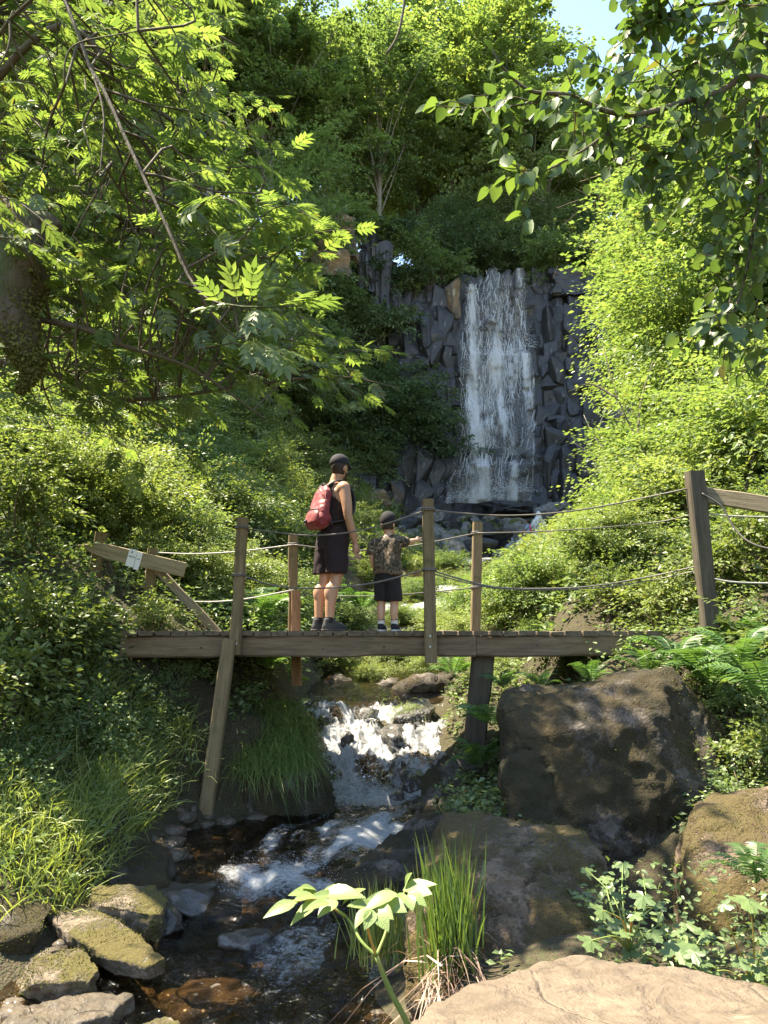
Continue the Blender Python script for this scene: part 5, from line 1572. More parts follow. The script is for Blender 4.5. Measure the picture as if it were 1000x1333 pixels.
while nbl < 540:
    px, py = r.uniform(-420, 545), r.uniform(-420, 700)
    if not in_poly(px, py, POLY): continue
    lowfar = np.interp(py, [-400, 300, 480, 700], [0, 0, 0.5, 1.0])
    Y = 4.1 + 1.0 * lowfar + 3.2 * r.random() ** 0.85
    if px > 380: Y = r.uniform(6.2, 7.2)
    if px < -60 and r.random() < 0.75: continue
    s = np.array(P(px, py, Y))
    if s[2] < gz(s[0], s[1]) + 0.5: continue
    # crown thinned along the sun's path so light reaches bank, slab stones and pool
    land = s - np.array(SUN_DIR) * ((s[2] - 0.6) / SUN_DIR.z)
    if -3.0 < land[0] < -1.1 and 4.5 < land[1] < 6.5 and r.random() < 0.8: continue
    if -2.2 < land[0] < 0.2 and 3.4 < land[1] <= 4.5 and r.random() < 0.45: continue
    nbl += 1
    k = np.argmin(((skel - s) ** 2).sum(1))
    L = r.uniform(0.35, 0.75)
    d = nrm(np.array([0.75, -0.25, -0.15]) + r.normal(0, 0.45, 3))
    path = smooth_path([s, s + d * L * 0.5 + np.array([0, 0, 0.03]), s + d * L + np.array([0, 0, -0.12 * L])], 6)
    br.add(*tube(path - A0, np.linspace(0.006, 0.002, 6), 4, cap=False))
    dist = np.linalg.norm(skel[k] - s)
    if dist < 1.6:
        mid = (skel[k] + s) / 2 + r.normal(0, 0.08, 3) + np.array([0, 0, 0.08])
        br.add(*tube(smooth_path([skel[k], mid, s], 7) - A0, np.linspace(0.009, 0.006, 7), 4, cap=False))
    side = nrm(np.cross(d, [0, 0, 1.0]))
    for j in range(6):
        t = 0.2 + 0.8 * j / 5
        b = path[min(int(t * 5), 5)]
        sg = 1 if j % 2 else -1
        ld = d * (0.6 + 0.5 * (j == 5)) + side * sg * (0.8 if j < 5 else 0.1) + np.array([0, 0, -0.28]) + r.normal(0, 0.18, 3)
        leaves.append((b, ld, np.array([0, 0, 1.0]) + r.normal(0, 0.35, 3), r.uniform(0.13, 0.215)))
# the bright spray at the end of the long branch
for px, py, ex, ey, sz in ((300, 395, 262, 400, 0.2), (310, 393, 300, 350, 0.2), (325, 392, 330, 345, 0.2), (340, 395, 352, 350, 0.18), (335, 400, 320, 435, 0.2), (350, 402, 360, 440, 0.2), (360, 400, 400, 380, 0.22), (380, 400, 430, 400, 0.22), (375, 405, 405, 440, 0.2), (330, 440, 330, 470, 0.2), (360, 450, 375, 485, 0.22), (370, 455, 410, 470, 0.22), (290, 395, 270, 372, 0.18), (395, 398, 440, 385, 0.2), (390, 405, 430, 430, 0.2), (345, 445, 350, 480, 0.18)):
    a, b = np.array(P(px, py, 3.5)), np.array(P(ex, ey, 3.42))
    leaves.append((a, b - a, np.array([0, -0.3, 1.0]) + r.normal(0, 0.3, 3), sz))
br.build('branches', M['twig'], ash)
bpy.context.view_layer.update()
leafy(ash, leaves, PIN, M['ash'], 300, 3)
tr = MB()
tr.add(*tube(smooth_path([(0, 0, -0.4), (0.1, 0, 1.6), (0.25, -0.2, 3.2), (0.2, -0.3, 5.2), (0.4, -0.4, 7.5)], 30), np.linspace(0.34, 0.16, 30), 16, bump=0.25, seed=5))
tr.build('trunk', M['barkmoss'], ash)
tr = MB()
lp = smooth_path([A0 + np.array([0.15, -0.1, 2.6]), P(-60, 255, 4.9), P(10, 300, 4.7), P(28, 350, 4.6), P(20, 410, 4.6), P(32, 455, 4.58), P(42, 478, 4.56), P(28, 505, 4.55)], 44)
tr.add(*tube(lp - A0, np.interp(np.linspace(0, 1, 44), [0, 0.35, 0.5, 0.65, 0.78, 0.9, 1], [0.17, 0.17, 0.15, 0.12, 0.075, 0.04, 0.012]), 14, bump=0.45, seed=9))
tr.add(*tube(smooth_path([P(10, 300, 4.7), P(55, 285, 4.7), P(75, 300, 4.7)], 10) - A0, np.linspace(0.09, 0.04, 10), 10, bump=0.4, seed=10))
limb = tr.build('limb', M['barkmoss'], ash)
limb['label'] = 'thick mossy broken limb drooping from the trunk'
mo = MB()
kk = rng.integers(8, 44, 9000)
pos = lp[kk] + (lp[np.minimum(kk + 1, 43)] - lp[kk]) * rng.random((9000, 1)) - A0 + rdirs(9000) * np.interp(kk / 43, [0, 0.35, 0.65, 0.9, 1], [0.18, 0.18, 0.125, 0.045, 0.02])[:, None]
scatter(mo, diamond_t, pos, rdirs(9000) + np.array([0, 0, -0.9]), rdirs(9000), rng.uniform(0.012, 0.04, 9000))
mo.build('moss', M['moss'], limb, False)['kind'] = 'stuff'

# ------------------------------------------------------------------ hazel branch hanging in from the right
hz = empty('hazel_tree', (4.4, 3.6, gz(4.4, 3.6)))
tag(hz, 'hazel tree reaching in with broad dark leaves against the sky', 'tree')
H0 = np.array(hz.location)
hm = [
    ([(3.6, 3.5, 3.6), P(1030, 112, 3.4), P(930, 122, 3.3), P(820, 150, 3.2), P(740, 124, 3.1), P(690, 118, 3.05), P(655, 88, 3.0), P(640, 62, 3.0)], 0.02, 0.003),
    ([P(740, 124, 3.1), P(650, 140, 3.05), P(560, 138, 3.0)], 0.006, 0.002),
    ([P(820, 150, 3.2), P(760, 195, 3.15), P(700, 225, 3.1), P(668, 215, 3.1)], 0.008, 0.002),
    ([P(930, 122, 3.3), P(880, 190, 3.25), P(820, 230, 3.2)], 0.008, 0.002),
    ([(3.6, 3.5, 3.3), P(1030, 150, 3.5), P(990, 260, 3.5), P(965, 380, 3.45), P(930, 450, 3.4)], 0.016, 0.003),
    ([(3.6, 3.5, 4.2), P(1030, 10, 3.5), P(930, 5, 3.4), P(850, 25, 3.35), P(800, 62, 3.3)], 0.014, 0.003),
    ([(3.6, 3.5, 4.6), P(1020, -40, 3.4), P(900, -20, 3.3), P(850, -5, 3.3)], 0.014, 0.003),
    ([(3.6, 3.6, 3.4), P(1030, 60, 3.8), P(940, 70, 3.8), P(860, 100, 3.8), P(800, 110, 3.7)], 0.014, 0.003),
]
br = MB()
leaves = []
r = np.random.default_rng(17)
def twig_leaves(path, step, s0, s1):
    seg = np.linalg.norm(np.diff(path, axis=0), axis=1)
    cum = np.r_[0, np.cumsum(seg)]
    n = max(2, int(cum[-1] / step))
    for j in range(n):
        t = cum[-1] * (j + 0.6) / n
        b = np.array([np.interp(t, cum, path[:, q]) for q in range(3)])
        tg = nrm(path[min(np.searchsorted(cum, t), len(path) - 1)] - path[max(np.searchsorted(cum, t) - 1, 0)])
        side = nrm(np.cross(tg, [0, 0, 1.0])) * (1 if j % 2 else -1)
        ld = tg * 0.5 + side * 0.55 + np.array([0, 0, -0.55]) + r.normal(0, 0.3, 3)
        if j == n - 1: ld = tg + np.array([0, 0, -0.3])
        leaves.append((b, ld, np.array([0, 0, 1.0]) - 0.2 * tg + r.normal(0, 0.45, 3), r.uniform(s0, s1)))
for i, (pts, r0, r1) in enumerate(hm):
    p = smooth_path(pts, 30)
    br.add(*tube(p - H0, np.linspace(r0, r1, 30), 6))
    twig_leaves(p[8:], 0.042, 0.06, 0.10)
    nsub = (9, 4, 5, 5, 12, 12, 12, 12)[i]
    for k in range(nsub):
        s = p[r.integers(6, 28)]
        d = nrm(np.array([-0.6, -0.1, -0.35]) + r.normal(0, 0.5, 3))
        L = r.uniform(0.16, 0.36)
        pp = smooth_path([s, s + d * L * 0.5 + np.array([0, 0, 0.02]), s + d * L], 8)
        br.add(*tube(pp - H0, np.linspace(0.004, 0.0015, 8), 4))
        twig_leaves(pp, 0.038, 0.055, 0.095)
HP = [(790, 60), (860, -20), (1030, -40), (1030, 270), (900, 250), (800, 220), (740, 190), (730, 130)]
HP2 = [(915, 240), (1030, 240), (1030, 480), (960, 470), (935, 400)]
k = 0
while k < 170:
    px, py = r.uniform(730, 1030), r.uniform(-40, 480)
    a, b = in_poly(px, py, HP), in_poly(px, py, HP2)
    if not (a or b): continue
    if b and not a and r.random() < 0.45: continue
    s = np.array(P(px, py, r.uniform(3.2, 4.4)))
    d = nrm(np.array([-0.6, -0.2, -0.3]) + r.normal(0, 0.5, 3))
    pp = smooth_path([s, s + d * 0.16, s + d * 0.3 - np.array([0, 0, 0.03])], 8)
    br.add(*tube(pp - H0, np.linspace(0.004, 0.0015, 8), 4))
    twig_leaves(pp, 0.042, 0.06, 0.10)
    k += 1
br.build('branches', M['twig'], hz)
leafy(hz, leaves, OV, M['hazel'], 300, 4)
tr = MB()
tr.add(*tube(smooth_path([(0, 0, -0.3), (-0.1, 0, 1.2), (-0.5, 0, 2.2), (-0.8, -0.1, 3.1), (-0.9, -0.1, 4.2)], 20), np.linspace(0.09, 0.03, 20), 10, bump=0.15, seed=6))
tr.build('trunk', M['bark'], hz)
# thin bare twig hanging in at the top centre
tag(MB().add(*tube(smooth_path([P(530, -30, 3.6), P(524, 20, 3.6), P(516, 50, 3.6), P(503, 70, 3.6)], 14), np.linspace(0.008, 0.006, 14), 6)).build('hanging_twig', M['twig']), 'short dark bare twig hanging down from above', 'twig')

# ------------------------------------------------------------------ leafy shrubs before the bridge on the left
N1 = make_shrub('bank_shrub', 71, 0.55, 0.95, 85, 34, 0.18, 0.055, 'shrub', tmpl=OV4, stems=12)
N2 = make_shrub('bank_shrub', 72, 0.45, 0.75, 70, 30, 0.17, 0.046, 'herb', tmpl=OV4, stems=12)
for i, (px, Y, s, k, sink) in enumerate([(60, 6.6, 1.1, 0, 0.1), (0, 6.2, 1.2, 0, 0.1), (110, 6.9, 0.6, 1, 0.15), (-40, 5.6, 1.1, 0, 0.1), (190, 7.0, 0.45, 1, 0.15), (30, 7.5, 1.2, 0, 0.1), (100, 6.2, 0.8, 1, 0.15), (160, 6.6, 0.7, 1, 0.15), (0, 5.4, 0.8, 1, 0.2), (215, 6.9, 0.5, 1, 0.15), (235, 7.3, 0.5, 1, 0.1), (200, 7.5, 0.6, 0, 0.1), (255, 7.7, 0.55, 1, 0.1)]):
    plant(N1 if k == 0 else N2, on_ground(px, Y), i * 1.7, s, 'leafy green shrub on the left bank in front of the sign' if k == 0 else 'small herbaceous shrub on the shaded left bank', 'shrub', 'leafy shrubs on the left bank' if k == 0 else 'small shrubs on the left bank', sink=sink)
for i, (px, Y, s, k) in enumerate([(960, 6.2, 0.9, 1), (1000, 5.4, 0.8, 0), (975, 4.9, 0.6, 1), (870, 7.6, 0.9, 0), (800, 8.3, 0.8, 0), (930, 7.6, 1.0, 0), (1000, 7.2, 1.2, 0), (1040, 6.2, 1.2, 0), (690, 7.6, 0.5, 1), (745, 7.9, 0.6, 1), (1000, 8.6, 1.0, 1), (655, 6.6, 0.35, 1)]):
    plant(N1 if k == 0 else N2, on_ground(px, Y), i * 2.9, s, 'leafy shrub around the end post of the bridge' if k == 0 else 'low leafy plant beside the huge boulder', 'shrub', 'leafy shrubs at the right bridge end' if k == 0 else 'low plants beside the huge boulder', sink=0.1)

# ------------------------------------------------------------------ broad-leaved plant in the foreground
hog = empty('broad_leaf_plant', P(535, 1345, 2.75))
tag(hog, 'pale green umbel plant with broad pointed leaflets over the pool', 'plant')
O0 = np.array(hog.location)
node = P(490, 1245, 2.72)
hleaf = MB().add(*[x if i == 0 else x[0] for i, x in enumerate(ovate(0.24, 0.07, 0.22, (0, 0.1, 0.3, 0.5, 0.72, 0.88, 1.0), (0.06, 0.6, 1.0, 0.95, 0.62, 0.3, 0.0)))]).mesh('leaf')
hleaf.materials.append(M['hog'])
t = NT('green_stem')
bs = t.n('BsdfPrincipled', Roughness=0.5)
t.set(bs, 'Base Color', t.mix(t.noise(t.pos(20), 1.0, 3), (0.12, 0.19, 0.04), (0.20, 0.27, 0.07)))
t.set(bs, 'Subsurface Weight', 0.2)
M['stem'] = t.done(bs.outputs[0])
for pts, a, b in (([O0 + np.array([0.02, 0, -0.15]), P(535, 1345, 2.75), P(508, 1290, 2.74), node], 0.011, 0.008), ([node, P(470, 1225, 2.74), P(452, 1195, 2.8), P(420, 1172, 2.86)], 0.006, 0.004), ([node, P(480, 1215, 2.68), P(474, 1185, 2.64)], 0.005, 0.003), ([node, P(502, 1215, 2.76), P(512, 1180, 2.82), P(528, 1160, 2.86)], 0.006, 0.003), ([P(452, 1195, 2.8), P(415, 1172, 2.7), P(385, 1174, 2.62)], 0.004, 0.002)):
    MB().add(*tube(smooth_path(pts, 14) - O0, np.linspace(a, b, 14), 8)).build('stem', M['stem'], hog)
LF = [(165, 290, 40, 328, 2.6), (175, 282, 95, 312, 2.66), (250, 250, 145, 238, 2.9), (250, 240, 190, 212, 2.92), (270, 245, 375, 215, 2.86), (280, 255, 432, 240, 2.8), (262, 282, 140, 356, 2.68), (335, 270, 225, 248, 2.8), (240, 262, 165, 262, 2.7), (300, 290, 200, 300, 2.6), (330, 280, 250, 330, 2.62), (350, 300, 420, 215, 2.84),
      (462, 310, 393, 372, 2.62), (472, 318, 440, 388, 2.6), (488, 330, 533, 392, 2.6), (498, 302, 548, 345, 2.66), (590, 240, 708, 195, 2.86), (600, 235, 605, 168, 2.9), (620, 245, 695, 240, 2.8), (590, 250, 572, 300, 2.76), (610, 250, 682, 290, 2.74), (565, 252, 430, 300, 2.7), (545, 268, 450, 262, 2.86), (610, 260, 627, 312, 2.72), (560, 262, 520, 235, 2.92), (470, 300, 380, 285, 2.78), (520, 290, 600, 310, 2.7), (530, 280, 640, 262, 2.78)]
for i, (x0, y0, x1, y1, Y) in enumerate(LF):
    a = Vector(P(330 + x0 * 0.33, 1080 + y0 * 0.33, Y + 0.02))
    b = Vector(P(330 + x1 * 0.33, 1080 + y1 * 0.33, Y - 0.03))
    d = (b - a)
    L = d.length
    x, y, z = frames(np.array([d[:]]), np.array([[random.uniform(-0.4, 0.4), -0.45 + random.uniform(-0.3, 0.3), 1.0]]))
    o = link('leaf', hleaf, None, hog)
    ws = random.uniform(0.9, 1.2) * (1.35 if L < 0.09 else 1.0)
    o.matrix_basis = Matrix.Translation(a - hog.location) @ Matrix(np.c_[x[0], y[0], z[0]].tolist()).to_4x4() @ Matrix.Diagonal((L * ws, L, L, 1))

# ------------------------------------------------------------------ lobed leaves bottom right
def lobed():
    ang = np.radians([-150, -118, -100, -82, -62, -48, -36, -22, -8, 0, 8, 22, 36, 48, 62, 82, 100, 118, 150])
    rad = [0.22, 0.44, 0.30, 0.58, 0.62, 0.52, 0.36, 0.66, 0.72, 0.82, 0.72, 0.66, 0.36, 0.52, 0.62, 0.58, 0.30, 0.44, 0.22]
    v = [(0, 0, 0)] + [(math.sin(a) * q, math.cos(a) * q, -0.22 * q * q + 0.04 * math.cos(a * 5)) for a, q in zip(ang, rad)]
    f = [(0, i, i + 1) for i in range(1, len(ang))]
    return np.array(v), [np.array(f)]
LOB = lobed()
lme = MB().add(LOB[0], *LOB[1]).mesh('leaf', False)
lme.materials.append(M['maple'])
GL = [('lobed_leaf_plant', 'clump of lobed leaves between the brown boulder and the tan slab', [(150, 645, 130), (205, 500, 130), (325, 685, 110), (400, 430, 120), (400, 355, 100), (300, 275, 90), (290, 600, 110), (440, 600, 100), (250, 560, 80), (350, 520, 90), (180, 590, 70), (120, 300, 70), (215, 340, 80), (270, 420, 80), (470, 470, 70)], (330, 700)),
      ('lobed_leaf_plant', 'bright lobed leaves on a curved stem against the dark gap', [(560, 665, 175), (690, 600, 110), (600, 560, 90), (640, 700, 100), (670, 745, 110), (560, 600, 80)], (560, 800)),
      ('lobed_leaf_plant', 'blue-green lobed leaf plant below the small pale fern', [(905, 450, 180), (975, 630, 90), (860, 740, 100), (930, 740, 100), (780, 470, 80), (960, 780, 110), (820, 830, 90), (990, 700, 80), (730, 800, 70), (900, 820, 80)], (930, 880))]
for gi, (nm, lab, lst, bs_) in enumerate(GL):
    base = P(730 + bs_[0] * 0.27, 1050 + bs_[1] * 0.27, 3.15)
    root = empty(nm, base)
    tag(root, lab, 'plant')
    for i, (x, y, s) in enumerate(lst):
        Y = 3.05 + random.uniform(-0.1, 0.15) + (0.25 if y < 400 else 0)
        c = P(730 + x * 0.27, 1050 + y * 0.27, Y)
        sz = s * 0.27 / 1000 * Y * 0.85
        o = link('leaf', lme, None, root)
        dd = np.array([[random.uniform(-0.8, 0.8), -1.0, random.uniform(-0.5, 0.1)]])
        ax, ay, az_ = frames(dd, np.array([[random.uniform(-0.4, 0.4), -0.7, 1.0]]))
        o.matrix_basis = Matrix.Translation(c - base) @ Matrix(np.c_[ax[0], ay[0], az_[0]].tolist()).to_4x4() @ Matrix.Scale(sz, 4)
        mid = (c + base) / 2 + Vector((random.uniform(-0.03, 0.03), -0.02, 0.04))
        MB().add(*tube(smooth_path([base, mid, c], 9) - np.array(base), np.linspace(0.004, 0.002, 9), 5)).build('stem', M['stem'], root)
# little rosettes and seedlings round the slab
mb = MB()
n = 1500
px, py = rng.uniform(770, 1000, n), rng.uniform(1120, 1300, n)
k = (py > 1210 + 0.1 * (1000 - px)) | (rng.random(n) < 0.35)
pos = np.array([P(a, b, 3.2 + rng.uniform(-0.15, 0.3)) for a, b in zip(px[k], py[k])])
scatter(mb, OVS, pos, rdirs(len(pos)) * np.array([1, 1, 0.5]), np.tile([0, -0.3, 1.0], (len(pos), 1)) + rng.normal(0, 0.4, (len(pos), 3)), rng.uniform(0.012, 0.035, len(pos)))
tag(mb.build('small_herbs', M['herb'], None, False), 'tiny leafy herbs filling the edge behind the tan slab', 'herbs', kind='stuff')
# yellow flowers on the slope
for i, (px, py, Y, n) in enumerate([(312, 606, 14.5, 12), (300, 625, 14.5, 8), (330, 612, 14.8, 6), (395, 640, 19, 10), (375, 636, 19, 6), (258, 768, 9.3, 6), (80, 615, 11, 4)]):
    base = P(px, py + 60, Y)
    root = empty('flowering_plant', base)
    tag(root, 'small yellow-flowered plant on the hillside behind the bridge', 'plant', 'yellow-flowered plants on the left hillside')
    st, fl = MB(), MB()
    for j in range(n):
        q = np.array(P(px + random.gauss(0, 8), py + random.gauss(0, 5), Y)) - np.array(base)
        st.add(*tube(smooth_path([(0, 0, -0.3), q * 0.5 + rng.normal(0, 0.03, 3), q], 5), np.full(5, 0.004), 4))
        dd = rdirs(7)
        scatter(fl, diamond_t, np.tile(q, (7, 1)), dd * np.array([1, 1, 0.4]), np.tile([0, -0.5, 1.0], (7, 1)), rng.uniform(0.025, 0.05, 7))
    st.build('stems', M['stem'], root)
    fl.build('blossoms', M['yellow'], root, False)
# ------------------------------------------------------------------ footbridge
def timber(name, a, b, w, d, mat, parent, up=(0, -1, 0), seg=10, jag=0.007, taper=1.0):
    """squared timber from a to b, chamfered and a little uneven; local Z runs along it"""
    a, b = Vector(a), Vector(b)
    ax = (b - a)
    L = ax.length
    z = ax.normalized()
    u = Vector(up)
    x = u.cross(z).normalized()
    y = z.cross(x)
    c = min(w, d) * 0.12
    prof = np.array([(-w / 2 + c, -d / 2), (w / 2 - c, -d / 2), (w / 2, -d / 2 + c), (w / 2, d / 2 - c), (w / 2 - c, d / 2), (-w / 2 + c, d / 2), (-w / 2, d / 2 - c), (-w / 2, -d / 2 + c)])
    n = len(prof)
    V = []
    sd = random.random() * 50
    for i in range(seg + 1):
        t = i / seg
        s = 1 + (taper - 1) * t
        pp = prof * s
        q = np.c_[pp, np.full(n, t * L)]
        q[:, :2] += jag * fbm(np.c_[pp * 6, np.full(n, t * L * 3 + sd)], 2, 5)[:, None] * np.sign(pp)
        V.append(q)
    V = np.concatenate(V)
    ii, kk = np.meshgrid(np.arange(seg), np.arange(n), indexing='ij')
    k2 = (kk + 1) % n
    q4 = np.stack([ii * n + kk, ii * n + k2, (ii + 1) * n + k2, (ii + 1) * n + kk], -1).reshape(-1, 4)
    mb = MB().add(V, q4, np.array([list(range(n))[::-1]]), np.array([[seg * n + i for i in range(n)]]))
    o = link(name, mb.mesh(name, False), mat)
    m = Matrix(((x.x, y.x, z.x, a.x), (x.y, y.y, z.y, a.y), (x.z, y.z, z.z, a.z), (0, 0, 0, 1)))
    if parent is not None:
        o.parent = parent
        m = Matrix.Translation(-Vector(parent.location)) @ m
    o.matrix_basis = m
    return o
for k in ('beam', 'plank', 'rail', 'signwood'):
    pass
M['beam'] = wood_mat('weathered_beam_z', (0.10, 0.068, 0.04), (0.23, 0.16, 0.095), 'Z', 0.15)
M['plank'] = wood_mat('deck_plank_z', (0.07, 0.053, 0.034), (0.19, 0.14, 0.09), 'Z', 0.35)
M['rail'] = wood_mat('rail_wood_z', (0.13, 0.105, 0.065), (0.29, 0.235, 0.15), 'Z', 0.2)
M['signwood'] = wood_mat('sign_wood_z', (0.20, 0.16, 0.09), (0.38, 0.31, 0.18), 'Z', 0.05)
DECK = EYE + 0.045
bridge = empty('footbridge', (0, 7.6, DECK - 0.25))
tag(bridge, 'narrow wooden footbridge with rope rails across the stream', 'bridge')
bz = DECK - 0.045 - 0.095
timber('beam', (-2.35, 7.0, bz), (0.82, 7.0, bz + 0.01), 0.19, 0.13, M['beam'], bridge, seg=24, jag=0.012)
timber('beam', (0.825, 7.0, bz + 0.005), (2.5, 6.98, bz + 0.015), 0.185, 0.13, M['beam'], bridge, seg=16, jag=0.012)
timber('beam', (-2.35, 8.25, bz), (2.5, 8.25, bz), 0.19, 0.13, M['beam'], bridge, seg=24, jag=0.012)
x = -2.33
k = 0
while x < 2.42:
    w = random.uniform(0.125, 0.165)
    y0 = 6.90 + random.uniform(-0.015, 0.02)
    zt = DECK - 0.022 + random.uniform(-0.003, 0.003)
    timber('plank', (x + w / 2, y0, zt), (x + w / 2 + random.uniform(-0.008, 0.008), 8.36 + random.uniform(-0.02, 0.02), zt), w - 0.012, 0.042, M['plank'], bridge, up=(0, 0, 1), seg=4, jag=0.006)
    x += w
timber('post', P(306, 852, 6.87), P(316, 674, 6.87), 0.098, 0.09, M['post'], bridge, seg=12)
timber('post', P(264, 1092, 6.76), P(299, 832, 6.76), 0.12, 0.10, M['post'], bridge, seg=14, taper=0.92)
timber('post', P(561, 863, 6.86), P(557, 650, 6.86), 0.108, 0.09, M['post'], bridge, seg=12)
timber('post', P(381, 830, 8.42), P(382, 697, 8.42), 0.10, 0.09, M['post'], bridge, seg=10)
o = timber('post', P(386, 893, 8.34), P(385, 769, 8.34), 0.105, 0.07, M['postred'], bridge, seg=10)
o['label'] = 'short fresh red-brown timber bolted to the post'
timber('post', P(618, 860, 8.42), P(622, 680, 8.42), 0.10, 0.09, M['post'], bridge, seg=12)
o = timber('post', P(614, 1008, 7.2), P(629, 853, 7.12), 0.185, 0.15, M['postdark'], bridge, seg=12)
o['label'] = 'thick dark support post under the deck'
# bolts on the near posts
bolt_t = tube([(0, 0, 0), (0, -0.012, 0)], [0.012, 0.010], 8)
for px, py in ((308, 838), (560, 842), (560, 828)):
    c = P(px, py, 6.815)
    MB().add(bolt_t[0] + np.array(c) - np.array(bridge.location), bolt_t[1], bolt_t[2]).build('bolt', M['wire'], bridge, False)
def rope(pts, r=0.0075, mat='rope', parent=bridge):
    p = smooth_path(pts, 30)
    off = np.array(parent.location) if parent else 0
    return MB().add(*tube(p - off, r, 6)).build('rope', M[mat], parent)
N, F_ = 6.83, 8.36
rope([P(319, 688, N), P(405, 697, N), P(480, 688, N), P(556, 664, N)])
rope([P(558, 664, N), P(650, 671, N), P(730, 667, N), P(800, 656, N), P(900, 635, 6.55)])
rope([P(319, 750, N), P(352, 761, N), P(405, 766, N), P(480, 760, N), P(556, 741, N)], 0.008)
rope([P(558, 741, N), P(600, 754, N), P(650, 765, N), P(720, 766, N), P(780, 762, N), P(850, 750, N), P(912, 736, 6.55)], 0.008)
rope([P(558, 745, N), P(605, 758, N), P(650, 766, N), P(720, 768, N), P(790, 764, N), P(850, 755, N), P(912, 742, 6.55)], 0.006)
rope([P(382, 709, F_), P(450, 716, F_), P(520, 713, F_), P(621, 694, F_)], 0.0075)
rope([P(621, 694, F_), P(700, 692, F_), P(780, 687, F_), P(860, 679, F_), P(905, 668, 7.9)], 0.0075)
rope([P(382, 772, F_), P(440, 776, F_), P(520, 774, F_), P(620, 765, F_)], 0.007)
rope([P(198, 719, 8.3), P(250, 721, 8.3), P(310, 718, 8.3), P(382, 709, F_)], 0.008, 'wire')
rope([P(194, 776, 8.3), P(250, 783, 8.3), P(310, 781, 8.3), P(382, 768, F_)], 0.008, 'wire')

# rope turns round the posts
def knot(px, py, Y, rx, ry):
    c = np.array(P(px, py, Y)) - np.array(bridge.location)
    a = np.linspace(0, 4 * math.pi, 33)
    p = np.stack([c[0] + rx * np.sign(np.cos(a)) * np.abs(np.cos(a)) ** 0.5, c[1] + ry * np.sign(np.sin(a)) * np.abs(np.sin(a)) ** 0.5, c[2] - 0.012 + 0.024 * a / (4 * math.pi)], -1)
    MB().add(*tube(p, 0.0075, 5)).build('rope_turn', M['rope'], bridge)
for px, py, Y, w_ in ((315, 687, 6.87, 0.058), (311, 749, 6.87, 0.058), (557, 664, 6.86, 0.062), (559, 742, 6.86, 0.062), (382, 709, 8.42, 0.058), (382, 771, 8.42, 0.058), (621, 694, 8.42, 0.058), (620, 765, 8.42, 0.058)):
    knot(px, py, Y, w_, w_ * 0.95)
for px, py in ((262, 843), (420, 845), (500, 842), (700, 840), (780, 838), (300, 846)):
    c = P(px, py, 6.93)
    MB().add(bolt_t[0] * 0.8 + np.array(c) - np.array(bridge.location), bolt_t[1], bolt_t[2]).build('bolt', M['ink'], bridge, False)

# railing end on the left and the diagonal brace
rail = empty('railing', P(191, 830, 8.3))
tag(rail, 'leaning wooden railing post and brace at the left bridge end', 'railing')
timber('post', P(190, 832, 8.3), P(199, 714, 8.3), 0.10, 0.08, M['post'], rail, seg=8)
o = timber('brace', P(286, 826, 8.2), P(206, 742, 8.22), 0.085, 0.05, M['rail'], rail, seg=10)
